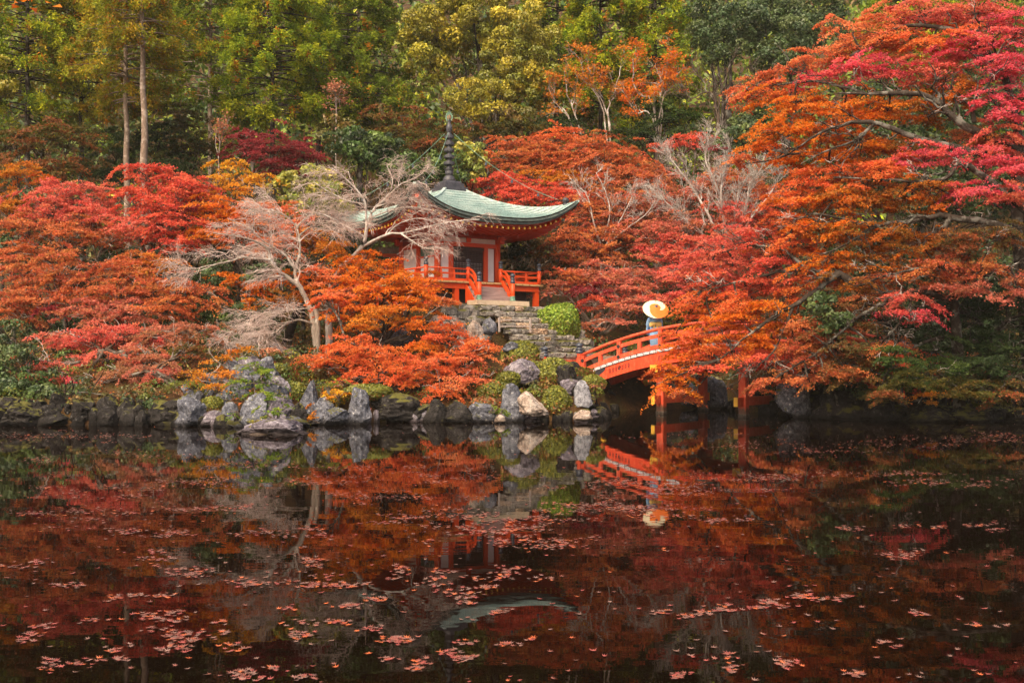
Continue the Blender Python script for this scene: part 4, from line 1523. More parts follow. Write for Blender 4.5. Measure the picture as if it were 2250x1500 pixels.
# obi and bow on the back
V, F = loft([(0, 0, 0.985, .180, .152), (0, 0, 1.0, .184, .156), (0, 0, 1.13, .182, .154), (0, 0, 1.16, .176, .148)])
ob = link('sash', build_mesh('sash', V, F, M_obi_in, smooth=True), per)
bw = MB()
for sx in (-1, 1):
    pts = []
    for i, (x, hz, th) in enumerate(((0.012, .04, .03), (0.07, .07, .045), (0.15, .098, .05), (0.215, .09, .035), (0.235, .065, .012))):
        for a_ in np.linspace(0, 2 * math.pi, 10, endpoint=False):
            pts.append((sx * x, -0.195 + th * math.cos(a_), 1.085 + hz * math.sin(a_) - 0.012 * i))
    fs = []
    for i in range(4):
        for k in range(10):
            fs.append((i * 10 + k, i * 10 + (k + 1) % 10, (i + 1) * 10 + (k + 1) % 10, (i + 1) * 10 + k))
    fs += [tuple(range(10)), tuple(range(40, 50))]
    bw.add(pts, fs)
    bw.add([(sx * 0.01, -0.20, 1.06), (sx * 0.06, -0.20, 1.05), (sx * 0.105, -0.185, 0.93), (sx * 0.04, -0.185, 0.92)], [(0, 1, 2, 3)])
bw.lathe([(0.0, -0.045), (0.03, -0.035), (0.036, 0), (0.03, 0.035), (0.0, 0.045)], (0, -0.21, 1.085), 10)
bw.build('bow', M_obi, per, True)
for sx in (-1, 1):
    MB().box((sx * 0.072, 0.05, 0.012), (0.085, 0.235, 0.024), 0, 0, 0.96).box((sx * 0.072, 0.05, 0.03), (0.03, 0.1, 0.012)).build('sandal', M_hair, per)

# parasol, held behind the head
hub = Vector((0.012, -0.36, 1.74))
axis = Vector((0.05, -0.72, 0.69)).normalized()
pr = thing('parasol', 'open paper parasol with cream and orange swirl held behind the head', 'parasol', per.location + hub)
pr.rotation_euler = axis.to_track_quat('Z', 'Y').to_euler()
M_cream = simple('cream_paper', (0.70, 0.58, 0.38), (0.78, 0.67, 0.46), 8, 0.7, 0.1, 0.003)
M_orange = simple('orange_paper', (0.72, 0.14, 0.012), (0.78, 0.18, 0.02), 8, 0.7, 0.1, 0.003)
M_parcap = simple('slate_blue_cap', (0.07, 0.10, 0.14), (0.12, 0.15, 0.20), 8, 0.6, 0.1, 0.003)
NA, NR, RP = 120, 34, 0.49
V, F, mi = [(0, 0, 0)], [], []
for i in range(1, NR + 1):
    r = RP * i / NR
    for k in range(NA):
        a_ = 2 * math.pi * k / NA
        crease = 0.014 * (abs(((k % 3) / 3.0) - 0.34)) * (i / NR)
        rr = r * (1 - (0.008 if (k % 3) and i == NR else 0))
        V.append((rr * math.cos(a_), rr * math.sin(a_), -0.165 * (i / NR) ** 1.12 - crease))


def par_col(r, a_):
    """cream and orange comma shapes curling round the hub"""
    r = r / RP
    if r < 0.115:
        return 2
    u, v = r * math.cos(a_), r * math.sin(a_) + (1 - r) * 0.26
    head = math.hypot(u + 0.08, v - 0.13) < 0.42
    hook = math.hypot(u - 0.25, v - 0.35) < 0.52
    tail = math.hypot(u - 0.35, v + 0.20) < 0.87
    return 1 if head or (tail and not hook) else 0


for k in range(NA):
    F.append((0, 1 + k, 1 + (k + 1) % NA))
    mi.append(2)
Fq = []
for i in range(NR - 1):
    for k in range(NA):
        Fq.append((1 + i * NA + k, 1 + (i + 1) * NA + k, 1 + (i + 1) * NA + (k + 1) % NA, 1 + i * NA + (k + 1) % NA))
        mi.append(par_col(RP * (i + 1.5) / NR, 2 * math.pi * (k + 0.5) / NA))
cn = link('canopy', build_mesh('canopy', V, [np.array(F), np.array(Fq)], [M_cream, M_orange, M_parcap], mi), pr)
so = cn.modifiers.new('thickness', 'SOLIDIFY')
so.thickness = 0.004
rb = MB()
for k in range(40):
    a_ = 2 * math.pi * k / 40
    rb.beam((0.03 * math.cos(a_), 0.03 * math.sin(a_), -0.02), (0.485 * math.cos(a_), 0.485 * math.sin(a_), -0.172), 0.006, 0.008)
rb.build('rib_frame', M_wood_pole, pr)
MB().tube([(0, 0, 0.05), (0, 0, 0.03), (0, 0, -0.72)], [0.012, 0.018, 0.011], 8).build('handle', M_wood_pole, pr)
MB().lathe([(0.05, -0.012), (0.05, 0.012), (0.03, 0.028), (0.012, 0.06), (0, 0.062)], (0, 0, 0), 14).build('ferrule', M_parcap, pr, True)

# ================================================================== ROCKS
def rock(px, py, wpx, hpx, Yd, mat, label, seed, name='rock', depth=0.9, rot=0.0, facets=11, sub=4, group=None, rough=0.085, sink=0.0):
    C = P(px, py, Yd)
    wx, wz = wpx / FPX * Yd / 2, hpx / FPX * Yd / 2
    V, F = rock_verts(sub, (wx * 1.12, wx * depth, wz * 1.08), seed, facets, rough)
    o = link(name, build_mesh('rock', V, F, mat, smooth=False), None, tuple(C - np.array([0, 0, sink])), (0, 0, rot))
    tag(o, label, 'rock', group)
    return o


GR = 'rocks lining the pond bank'
rocks = [
    (424, 906, 70, 76, 32.0, M_rock, 'squarish pale blue-grey rock at the water, outermost of the island bank', 8),
    (474, 922, 60, 40, 31.9, M_rock_purple, 'low grey rock under the small round bush at the water', 7),
    (505, 908, 40, 50, 31.8, M_rock, 'narrow leaning slab of grey rock between two boulders at the water', 6),
    (556, 905, 84, 84, 31.6, M_rock, 'tall blue-grey boulder behind the flat stone in the pond', 9),
    (600, 905, 70, 66, 31.6, M_rock_purple, 'grey speckled boulder behind the flat stone, under yellow-green sprigs', 9),
    (605, 946, 156, 50, 28.9, M_rock_purple, 'broad flat stone lying out in the pond in front of the bank', 12),
    (566, 962, 70, 24, 28.6, M_rock_pale, 'low pale ledge of stone breaking the water surface', 9),
    (510, 808, 38, 44, 34.2, M_rock, 'rounded grey rock at the top of the small rock mound', 8),
    (560, 838, 100, 74, 33.8, M_rock, 'large grey boulder in the rock mound behind the yellow conifer sprigs', 12),
    (585, 803, 40, 46, 34.4, M_rock, 'upright bluish rock at the crest of the rock mound', 8),
    (612, 846, 56, 40, 33.4, M_rock_purple, 'sloping grey rock on the flank of the mound facing the hollow', 9),
    (455, 850, 58, 60, 33.6, M_rock, 'lichened grey rock half hidden by the drooping orange shrub', 9),
    (497, 875, 40, 46, 32.6, M_rock, 'small grey boulder above the leaning slab', 8),
    (606, 770, 30, 36, 38.0, M_rock, 'small bluish rock at the foot of the dark tree trunk in the hollow', 8),
    (682, 878, 46, 118, 33.2, M_rock, 'tall upright pillar of rock standing on the bank', 7),
    (716, 905, 70, 66, 33.0, M_rock, 'jagged grey rock with moss beside the upright pillar rock', 9),
    (742, 912, 56, 48, 32.7, M_rock, 'dark blue-grey rock at the water beside the jagged mossy rock', 9),
    (789, 892, 64, 92, 32.9, M_rock, 'pyramid shaped grey rock rising straight from the water', 8),
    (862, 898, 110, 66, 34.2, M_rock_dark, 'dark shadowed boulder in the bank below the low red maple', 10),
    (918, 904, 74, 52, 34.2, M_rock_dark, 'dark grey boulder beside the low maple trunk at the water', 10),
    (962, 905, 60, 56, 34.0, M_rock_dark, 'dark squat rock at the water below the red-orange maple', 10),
    (1010, 905, 60, 54, 33.9, M_rock_dark, 'mossy dark rock at the water with ferns before it', 9),
    (1058, 906, 64, 48, 33.9, M_rock, 'squared grey block of rock at the water under dark shrubs', 8),
    (1128, 882, 54, 108, 34.4, M_rock, 'tall grey-green slab of rock leaning back above the water', 8),
    (1166, 894, 70, 66, 33.8, M_rock_pale, 'rounded cream and rust boulder at the water', 10),
    (1097, 920, 26, 18, 33.4, M_rock_pale, 'tiny tan stone at the water edge with a green tuft', 8),
    (1146, 820, 84, 62, 36.4, M_rock_purple, 'wide purple-grey wedge rock on the slope below the steps', 9),
    (1252, 856, 52, 48, 35.4, M_rock_purple, 'dark pointed rock next to the white rock by the bridge', 8),
    (1281, 868, 38, 62, 35.0, M_rock_light, 'upright whitish rock beside the bridge abutment', 9),
    (1283, 910, 46, 28, 33.7, M_rock_pale, 'pale half-round stone at the water by the bridge', 9),
    (1076, 712, 36, 46, 39.3, M_rock, 'bluish upright rock at the side of the upper stone steps', 8),
    (1045, 735, 44, 60, 39.0, M_rock_pale, 'blotched pale rock in the slope beside the steps', 9),
    (962, 714, 56, 46, 39.2, M_rock_pale, 'white rock seen through the orange maple', 10),
    (875, 742, 66, 46, 38.6, M_rock, 'grey-white rock behind the trunk of the orange maple', 10),
    (1122, 760, 34, 26, 37.8, M_rock, 'flat grey stone under the moss cushion on the slope', 9),
    (1570, 862, 56, 96, 42.6, M_rock, 'pale lichened rock standing in the gap under the bridge', 9),
    (1518, 872, 54, 60, 43.2, M_rock, 'grey rock at the back of the gap under the bridge', 9),
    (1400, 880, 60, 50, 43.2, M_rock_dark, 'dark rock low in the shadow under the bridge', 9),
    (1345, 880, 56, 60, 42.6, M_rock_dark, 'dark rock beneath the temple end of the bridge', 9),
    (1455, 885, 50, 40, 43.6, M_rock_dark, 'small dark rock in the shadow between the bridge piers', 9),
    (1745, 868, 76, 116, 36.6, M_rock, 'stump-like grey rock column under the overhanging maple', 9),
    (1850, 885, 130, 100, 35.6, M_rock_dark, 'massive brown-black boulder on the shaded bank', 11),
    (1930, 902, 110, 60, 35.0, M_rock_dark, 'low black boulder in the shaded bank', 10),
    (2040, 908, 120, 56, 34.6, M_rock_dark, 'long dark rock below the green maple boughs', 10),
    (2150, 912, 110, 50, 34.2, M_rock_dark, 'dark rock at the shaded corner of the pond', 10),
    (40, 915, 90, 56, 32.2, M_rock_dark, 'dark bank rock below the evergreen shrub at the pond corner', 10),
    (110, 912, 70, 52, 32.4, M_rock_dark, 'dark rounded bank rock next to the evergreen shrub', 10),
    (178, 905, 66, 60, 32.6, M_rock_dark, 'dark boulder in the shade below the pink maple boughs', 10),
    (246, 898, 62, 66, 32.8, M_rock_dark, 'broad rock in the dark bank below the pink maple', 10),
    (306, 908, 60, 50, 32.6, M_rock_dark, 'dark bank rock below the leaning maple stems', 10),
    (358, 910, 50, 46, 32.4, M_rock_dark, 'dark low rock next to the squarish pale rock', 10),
    (1990, 870, 100, 70, 36.4, M_rock_dark, 'dark rock up the shaded bank behind the black boulder', 10),
    (620, 888, 40, 40, 32.6, M_rock_purple, 'rusty grey rock in the gully beside the pillar rock', 9),
    (655, 905, 50, 40, 32.2, M_rock_dark, 'dark rock in the gully mouth at the water', 9),
]
for i, (px, py, wd, ht, Yd, mt, lab, fct) in enumerate(rocks):
    rock(px, py, wd, ht, Yd, mt, lab, 40 + i, facets=fct, rot=float(RK.uniform(-0.4, 0.4)), group=GR, sub=4 if wd * ht > 2500 else 3, depth=0.8)

# rough stone facing along the waterline, seen between and behind the boulders
BANK = []
for i in range(8):
    v, f = rock_verts(3, (0.5, 0.5, 0.5), 1200 + i, 9, 0.09)
    BANK.append((v, f))
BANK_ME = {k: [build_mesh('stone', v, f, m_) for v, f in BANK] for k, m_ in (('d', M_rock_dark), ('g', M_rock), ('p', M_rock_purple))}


def revet(label, pts, kinds, rows=2, step=0.55, seed=0, big=1.0):
    rg = np.random.default_rng(seed)
    c = catmull(pts, 200)
    L = np.concatenate([[0], np.cumsum(np.linalg.norm(np.diff(c, axis=0), axis=1))])
    root = thing('stone_bank', label, 'stone bank', (c[0][0], c[0][1], 0))
    for r in range(rows):
        s = rg.uniform(0, step)
        while s < L[-1]:
            i = int(np.searchsorted(L, s))
            i = min(i, len(c) - 2)
            t_ = unit(c[i + 1] - c[i])
            nrm = np.array([-t_[1], t_[0]])
            wv = rg.uniform(0.55, 1.05) * big
            p = c[i] + nrm * (0.12 + r * 0.38 + rg.uniform(-.1, .15))
            link('stone', BANK_ME[rg.choice(kinds)][rg.integers(0, 8)], root, (p[0] - c[0][0], p[1] - c[0][1], 0.12 + r * 0.42 * big + rg.uniform(-.08, .08)),
                 (rg.uniform(-.15, .15), rg.uniform(-.15, .15), rg.uniform(0, 6.28)), (wv, wv * rg.uniform(.7, 1), rg.uniform(0.5, 0.85) * big))
            s += step * rg.uniform(0.8, 1.2) * big


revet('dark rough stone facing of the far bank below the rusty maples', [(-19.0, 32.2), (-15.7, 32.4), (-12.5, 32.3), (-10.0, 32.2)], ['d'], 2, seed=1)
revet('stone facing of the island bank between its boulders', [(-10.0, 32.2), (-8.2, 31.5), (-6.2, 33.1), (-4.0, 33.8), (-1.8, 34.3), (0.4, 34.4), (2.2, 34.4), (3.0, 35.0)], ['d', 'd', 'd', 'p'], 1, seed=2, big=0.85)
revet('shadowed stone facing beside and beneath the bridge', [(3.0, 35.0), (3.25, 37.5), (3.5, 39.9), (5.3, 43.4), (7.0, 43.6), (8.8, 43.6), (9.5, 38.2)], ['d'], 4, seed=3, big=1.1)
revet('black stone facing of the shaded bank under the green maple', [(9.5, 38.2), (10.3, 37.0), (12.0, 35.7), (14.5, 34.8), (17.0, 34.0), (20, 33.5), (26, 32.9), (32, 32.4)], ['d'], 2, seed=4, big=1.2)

oc = thing('rock_outcrop', 'piled outcrop of rough grey rock under the drooping orange shrub', 'rock outcrop', P(530, 930, 33.0))
rg_ = np.random.default_rng(77)
for (px, py, wd, ht, Yd) in ((430, 880, 60, 50, 33.0), (470, 865, 70, 60, 33.4), (520, 880, 70, 66, 33.0), (560, 885, 80, 60, 32.6), (600, 870, 70, 50, 32.9), (630, 905, 60, 40, 32.4), (500, 845, 60, 50, 33.8), (545, 805, 60, 46, 34.6), (600, 835, 60, 40, 33.8),
                             (455, 915, 70, 36, 32.2), (520, 925, 60, 30, 31.7), (580, 925, 80, 36, 31.4), (535, 850, 50, 50, 33.4), (420, 855, 50, 40, 33.8), (650, 925, 60, 26, 31.9), (485, 890, 50, 50, 32.5)):
    c_ = P(px, py, Yd) - np.array(oc.location)
    sx, sz = wd / FPX * Yd, ht / FPX * Yd
    link('stone', BANK_ME[rg_.choice(['g', 'p', 'g'])][rg_.integers(0, 8)], oc, tuple(c_), (rg_.uniform(-.3, .3), rg_.uniform(-.3, .3), rg_.uniform(0, 6.28)), (sx * 1.15, sx * 0.95, sz * 1.1))
# ================================================================== VEGETATION
def gpoint(px, Yd):
    x = (px - CX) / FPX * Yd
    return np.array([x, Yd, float(ground_z(x, Yd))])


def maple(label, base, pads, seed, trunk_r=0.13, bark=None, fork=0.45, stems=1, leaf=0.00112, cover=2.9, twigs=5, pale_twigs=6, group='autumn maples', name='maple_tree', rs=0.34, lean=0.0, limbs=True, sag=0.0, cat='tree', mat=None):
    rg = np.random.default_rng(seed)
    bpos = gpoint(*base)
    root = thing(name, label, cat, bpos, 0, group)
    cen = np.array([P(*p[:3]) for p in pads])
    mid = cen.mean(0)
    low = cen[:, 2].min()
    parts = []
    fk = bpos + (mid - bpos) * np.array([0.35, 0.5, 0]) + np.array([lean, 0, max(0.5, (low - bpos[2]) * fork + 0.3)])
    starts = []
    for k in range(stems):
        off = np.array([rg.normal(0, 0.25), rg.normal(0, 0.15), 0]) if k else np.zeros(3)
        f2 = fk + off * 2.0
        c, r = limb([bpos + off * 0.7 - [0, 0, 0.15], bpos + off + (fk - bpos) * [0.3, 0.3, 0.4], f2], trunk_r * (1 if k == 0 else 0.75), trunk_r * 0.7, 12, 0.02, rg)
        parts.append(tubes(c[None], r[None], 8))
        starts.append(f2)
    twP, twR, paP, paR = [], [], [], []
    V, F, C, spr = spray_crown(pads, cover, leaf, rs, rg=rg)
    for i, pd in enumerate(pads):
        s0 = starts[i % stems]
        e = cen[i]
        m1 = s0 * 0.55 + e * 0.45 + np.array([rg.normal(0, .2), rg.normal(0, .15), -0.15 * np.linalg.norm((e - s0)[:2]) + 0.1])
        m2 = s0 * 0.2 + e * 0.8 + np.array([rg.normal(0, .15), rg.normal(0, .1), sag])
        c, r = limb([s0, m1, m2, e], trunk_r * 0.5, trunk_r * 0.15, 14, 0.03, rg)
        parts.append(tubes(c[None], r[None], 6))
        # twigs to sprays
        k = min(len(spr[i]), twigs + len(spr[i]) // 3)
        idx = rg.choice(len(spr[i]), k, replace=False)
        for q in idx:
            p0 = c[rg.integers(8, 14)]
            p3 = spr[i][q]
            mm = (p0 + p3) / 2 + np.array([0, 0, 0.12])
            cc = catmull([p0, mm, p3], 6)
            twP.append(cc)
            twR.append(np.linspace(0.022, 0.006, 6))
        sh, shr = grow(c[None, 6:], r[None, 6:], max(1, int(pale_twigs * pd[3] / 60)), (0.5, 1.2), (0.2, 1.0), 0.8, 0.1, 5, 0.6, 0.1, 0.3, 0.007, rg=rg)
        paP.append(sh)
        paR.append(shr)
    if twP:
        parts.append(tubes(np.array(twP), np.array(twR), 4))
    wood_obj(root, parts, bark or M_bark_mid)
    if paP and pale_twigs:
        pp_, pr_ = np.concatenate(paP), np.concatenate(paR)
        p2, r2 = grow(pp_, pr_, 3, (0.15, 0.45), (0.3, 1.0), 0.7, 0.0, 4, 0.8, 0.1, 0.6, 0.006, rg=rg)
        wood_obj(root, [tubes(pp_, pr_, 4), tubes(p2, r2, 3)], M_bark_white, 'lichen_sprays')
    crown_obj(root, (V, F, C), mat or M_leaf)
    return root


def puff_tree(label, base, pads, seed, trunk_r=0.2, bark=None, leaf=0.0020, clump=0.6, cover=2.6, group='hillside trees', name='broadleaf_tree', mat=None, cat='tree', stems=1, nolimb=False):
    rg = np.random.default_rng(seed)
    bpos = gpoint(*base)
    root = thing(name, label, cat, bpos, 0, group)
    cen = np.array([P(*p[:3]) for p in pads])
    mid = cen.mean(0)
    parts = []
    fk = bpos + (mid - bpos) * np.array([0.6, 0.6, 0.55])
    c, r = limb([bpos - [0, 0, 0.2], bpos * 0.5 + fk * 0.5 + [rg.normal(0, .1), 0, 0], fk], trunk_r, trunk_r * 0.6, 12, 0.015, rg)
    parts.append(tubes(c[None], r[None], 8))
    for i, pd in enumerate(pads):
        e = cen[i]
        m1 = (fk + e) / 2 + rg.normal(0, 0.2, 3)
        cc, rr = limb([fk, m1, e], trunk_r * 0.45, trunk_r * 0.12, 10, 0.03, rg)
        parts.append(tubes(cc[None], rr[None], 5))
        sh, shr = grow(cc[None], rr[None], 5, (0.8, 2.0), (0.3, 1.0), 0.8, 0.1, 5, 1, 0.2, 0.5, 0.015, rg=rg)
        parts.append(tubes(sh, shr, 4))
    wood_obj(root, parts, bark or M_bark_dark)
    crown_obj(root, puff_crown(pads, cover, leaf, clump, rg), mat or M_glossy)
    return root


def cypress(label, px, Yd, low, half, seed, pal='cypress', top_z=None, trunk_r=0.2, bark=None, lean=0.0, cover=2.9, amber=0.06, group='cypresses on the hillside', base_py=None, skirt=0.55):
    """tall conifer: bare lower trunk, drooping fan sprays in whorled boughs"""
    rg = np.random.default_rng(seed)
    b = gpoint(px, Yd)
    root = thing('cypress_tree', label, 'tree', b, 0, group)
    z_low = CZ + (HY - low) / FPX * Yd
    top = top_z or (CZ + 18.5 * Yd / 50 + 1.5)
    Rw = half / FPX * Yd
    tx = lambda z: b[0] + lean * (z - b[2])
    zs = np.linspace(b[2] - 0.3, top, 18)
    tr = np.stack([[tx(z) + rg.normal(0, 0.02), b[1], z] for z in zs])
    rad = np.linspace(trunk_r, 0.05, 18)
    parts = [tubes(tr[None], rad[None], 10)]
    # boughs
    H = top - z_low
    nb = int(H / 0.075)
    z = z_low + H * rg.random(nb) ** 0.95
    f = (z - z_low) / H
    ln = Rw * (skirt + (1 - skirt) * np.minimum(1, f / 0.18)) * (1 - 0.75 * np.clip((f - 0.25) / 0.75, 0, 1)) * rg.uniform(0.6, 1.1, nb)
    az = rg.uniform(0, 2 * np.pi, nb)
    front = -np.sin(az) > -0.55
    s = np.linspace(0, 1, 7)
    base = np.stack([tx(z), np.full(nb, b[1]), z], -1)
    d = np.stack([np.cos(az), np.sin(az), np.full(nb, 0.12)], -1)
    pol = base[:, None] + d[:, None] * (ln[:, None] * s)[..., None]
    pol[..., 2] += -0.28 * ln[:, None] * s ** 2 + 0.1 * ln[:, None] * s ** 4
    pr = np.linspace(0.05, 0.012, 7)[None] * np.ones((nb, 1))
    parts.append(tubes(pol, pr, 4))
    sh, shr = grow(pol, pr, 4, (0.5, 1.2), (0.35, 1.0), 0.75, -0.25, 4, 0.5, 0.05, 0.5, 0.01, rg=rg)
    parts.append(tubes(sh[::2], shr[::2], 3))
    wood_obj(root, parts, bark or (M_bark_cedar if skirt < 0.55 or 'bare' in label or 'grey-trunked' in label else M_bark_dark))
    # spray fans at bough tips and along them
    allp = np.concatenate([pol[:, 4:].reshape(-1, 3), sh[:, 1:].reshape(-1, 3)])
    dirs = np.concatenate([np.repeat(d, 3, 0), np.repeat(unit(sh[:, -1] - sh[:, 0]), 3, 0)])
    n = len(allp)
    lf = 0.0016 * Yd
    area = 2 * lf * lf * 0.5
    want = cover * 2 * Rw * (min(top, CZ + 19.5 * Yd / 55) - z_low) * (H / max(1.0, (min(top, CZ + 19.5 * Yd / 55) - z_low))) / (area * 0.55)
    per = int(np.clip(want / n, 4, 60))
    m = np.repeat(np.arange(n), per)
    N = n * per
    dd = unit(dirs[m] + rg.normal(0, 0.55, (N, 3)) + np.array([0, 0, -0.25]))
    q = rg.random(N) ** 0.7
    cl = rg.uniform(0.22, 0.5, n)[m]
    pos = allp[m] + dd * (cl * q)[:, None]
    pos[:, 2] += rg.normal(0, 0.07, N) + 0.10 * (1 - q)
    nn = unit(rg.normal(0, 0.7, (N, 3)) + np.array([0, -0.25, 0.8]))
    cc = pick(pal, n, rg, 0.12)
    am = rg.random(n) < amber
    cc[am] = np.array([0.48, 0.19, 0.015]) * rg.uniform(0.6, 1.1, (int(am.sum()), 1))
    lc = cc[m] * np.clip(1 + rg.normal(0, 0.12, (N, 1)), 0.5, 1.6)
    V, F, c3 = leaf_cards(pos, nn, lf, np.clip(lc, 0.004, .85), 0.42, rg, U=dd, bend=0.1)
    crown_obj(root, (V, F, c3), M_needle)
    return root


# ------------------------------------------------------------------ hillside, back to front
C_ = 'cypress'
cypress('bright yellow-green cypress with dense drooping boughs behind the crimson maple', 598, 54, 270, 165, 101, 'cypress', cover=3.9)
cypress('tall cypress with a long bare pale trunk rising behind the red maples', 322, 49, 120, 120, 102, 'cypressam', lean=-0.012, trunk_r=0.27, amber=0.08, skirt=0.4, cover=3.0)
cypress('thinner grey-trunked cypress standing just behind the tall bare-trunked one', 284, 51.5, 230, 120, 103, 'cypressam', lean=-0.012, trunk_r=0.22, amber=0.08, skirt=0.5)
cypress('cypress with amber tipped foliage at the hillside corner over the orange maple', 60, 55, 285, 140, 104, 'cypress', amber=0.06)
cypress('cypress with hanging green sprays between the corner cypress and the twin trunks', 178, 57, 255, 130, 105, 'cypressam', amber=0.06)
cypress('dark cypress standing back between the bare trunk and the bright cypress', 462, 60, 235, 130, 106, 'cypressdk', amber=0.08)
cypress('deep green cypress beside the golden round tree, nearest the bright one', 790, 57, 300, 130, 107, 'cypressdk', cover=3.9, amber=0.06)
cypress('olive cypress filling the gap behind the deep green one', 700, 62, 240, 120, 108, 'cypressdk', amber=0.06)
cypress('green cypress with orange specks rising over the sparse orange trees', 1320, 59, 240, 140, 109, 'cypress', cover=4.6, amber=0.08)
cypress('cypress with orange dead tips beside the dark round-headed trees', 1440, 58, 300, 110, 110, 'cypress', amber=0.1, cover=3.5)
cypress('cypress partly hidden behind the golden round tree, on its bridge side', 1225, 63, 220, 110, 111, 'cypressdk', amber=0.08)
cypress('cypress top showing above the huge maple at the frame edge', 2000, 62, 200, 150, 112, 'cypress', amber=0.06, cover=2.6)
cypress('shadowed cypress behind the upper boughs of the huge maple', 2170, 60, 300, 160, 113, 'cypressdk', amber=0.06, cover=1.6)

puff_tree('large round golden-leaved tree high on the hillside above the spire', (1065, 58), [
    (1050, 40, 57, 130, 60, 'gold'), (1130, 95, 56.5, 90, 70, 'gold'), (955, 80, 57, 75, 70, 'gold'), (1165, 150, 56, 55, 70, 'gold'), (1100, 160, 56, 60, 55, 'gold'), (945, 140, 57.5, 50, 50, 'gold', .7),
    (1140, 215, 56, 55, 45, 'gold'), (1040, -30, 57, 110, 45, 'gold'), (1010, 110, 58.5, 60, 45, 'gold', .6)], 201, 0.32, leaf=0.0014, clump=0.62, cover=3.2)
puff_tree('low golden-green tree just above the spire, below the round golden one', (1060, 55), [(1030, 215, 54, 60, 34, 'gold'), (1090, 250, 54, 60, 30, 'gold', .8), (1130, 262, 54.5, 50, 26, 'olive')], 202, 0.14, leaf=0.0014, clump=0.5)
puff_tree('dark green round-headed tree with a thick trunk beside the orange-specked cypress', (1602, 57), [
    (1590, 75, 56, 75, 50, 'deepgreen'), (1555, 55, 56.5, 45, 40, 'deepgreen'), (1630, 60, 56, 50, 45, 'deepgreen'), (1600, 20, 57, 80, 40, 'deepgreen'), (1570, 110, 56, 55, 25, 'deepgreen', .8)], 203, 0.36, leaf=0.0015, clump=0.6)
puff_tree('dark green bushy tree behind the top boughs of the huge maple', (1730, 58), [
    (1730, 80, 57, 70, 60, 'deepgreen'), (1700, 130, 56, 60, 45, 'deepgreen'), (1780, 60, 58, 70, 60, 'deepgreen'), (1760, 20, 58, 90, 40, 'deepgreen'), (1680, 30, 58, 50, 40, 'deepgreen')], 204, 0.3, leaf=0.0015, clump=0.6)
puff_tree('small dark evergreen below the bare brown tree, beside the huge maple tips', (1655, 52), [(1660, 255, 51.5, 45, 40, 'deepgreen'), (1630, 300, 51, 50, 40, 'deepgreen'), (1690, 280, 52, 40, 50, 'green'), (1590, 320, 51.5, 40, 30, 'deepgreen', .8)], 205, 0.12, leaf=0.0019, clump=0.42)
puff_tree('golden brown leaved tree cut by the frame edge beside the corner cypress', (5, 53), [(0, 175, 52, 26, 45, 'gold'), (-20, 210, 52, 40, 40, 'gold')], 206, 0.1, clump=0.4)

# dim understorey
US = [
    ('dim olive-brown maple in the shade under the corner cypresses', (110, 52), [(90, 320, 51, 110, 40, 'oliverust'), (30, 300, 51.5, 70, 30, 'olive'), (160, 290, 52, 80, 30, 'olive'), (90, 370, 50.5, 110, 25, 'oliverust')], 301),
    ('dark olive maple in the shade behind the two bare cypress trunks', (400, 55), [(400, 270, 54.5, 90, 35, 'olive'), (350, 310, 54, 90, 35, 'dkgreen'), (440, 330, 54, 90, 40, 'olive'), (240, 330, 54, 70, 40, 'dkgreen'), (220, 390, 53, 70, 30, 'dkgreen'), (380, 370, 53, 90, 25, 'dkgreen')], 302),
    ('brownish tiered maple in the shade beside the spire', (870, 53), [(880, 255, 53, 80, 25, 'oliverust'), (930, 300, 52.5, 70, 25, 'oliverust'), (1000, 280, 52.5, 60, 22, 'oliverust'), (870, 305, 52, 60, 22, 'olive'), (950, 330, 52, 60, 20, 'rustolive')], 303),
    ('dark olive maple in the shade below the golden trees', (1160, 55), [(1160, 285, 54.5, 90, 28, 'olive'), (1230, 290, 54.5, 60, 30, 'dkgreen'), (1080, 290, 54, 60, 22, 'olive')], 304),
    ('shaded green maple under the sparse orange trees', (1400, 54), [(1440, 240, 54, 60, 30, 'green'), (1400, 300, 53, 70, 35, 'dkgreen'), (1460, 290, 53, 60, 30, 'dkgreen'), (1520, 260, 54, 50, 30, 'green')], 305),
]
for lab, base, pads, sd in US:
    maple(lab, base, pads, sd, 0.11, M_bark_dark, cover=2.0, pale_twigs=0, leaf=0.0014, rs=0.6, group='shaded understorey trees')
puff_tree('dark green bushy evergreen between the crimson maple and the spire', (810, 50), [(800, 330, 49.5, 70, 45, 'green'), (850, 345, 49.5, 50, 45, 'dkgreen'), (760, 320, 50, 50, 40, 'dkgreen'), (880, 375, 49.5, 50, 35, 'green'), (740, 300, 50.5, 40, 40, 'olive')], 306, 0.12, clump=0.5)
puff_tree('yellow-green evergreen behind the spire on its bridge side', (1035, 50), [(1032, 340, 49.5, 34, 42, 'ygreen'), (1010, 370, 49.5, 36, 40, 'green'), (1048, 365, 49.5, 26, 36, 'ygreen')], 307, 0.1, clump=0.36, leaf=0.0018)
puff_tree('dark green evergreen behind the spire, on the bare cherry side', (960, 50), [(955, 370, 49.6, 32, 40, 'green'), (940, 400, 49.4, 38, 30, 'dkgreen'), (975, 395, 49.4, 26, 28, 'green')], 308, 0.1, clump=0.36, leaf=0.0018)
puff_tree('green-yellow tree with drooping leaves between the yellow tree and the bare cherries', (670, 47), [(650, 415, 46, 50, 34, 'ygreen'), (700, 425, 46, 55, 34, 'ygreen'), (640, 455, 45.6, 50, 26, 'ygreen', .8), (730, 450, 46, 45, 28, 'moss'), (690, 390, 46.4, 40, 22, 'ygreen')], 309, 0.1, leaf=0.0022, clump=0.4)

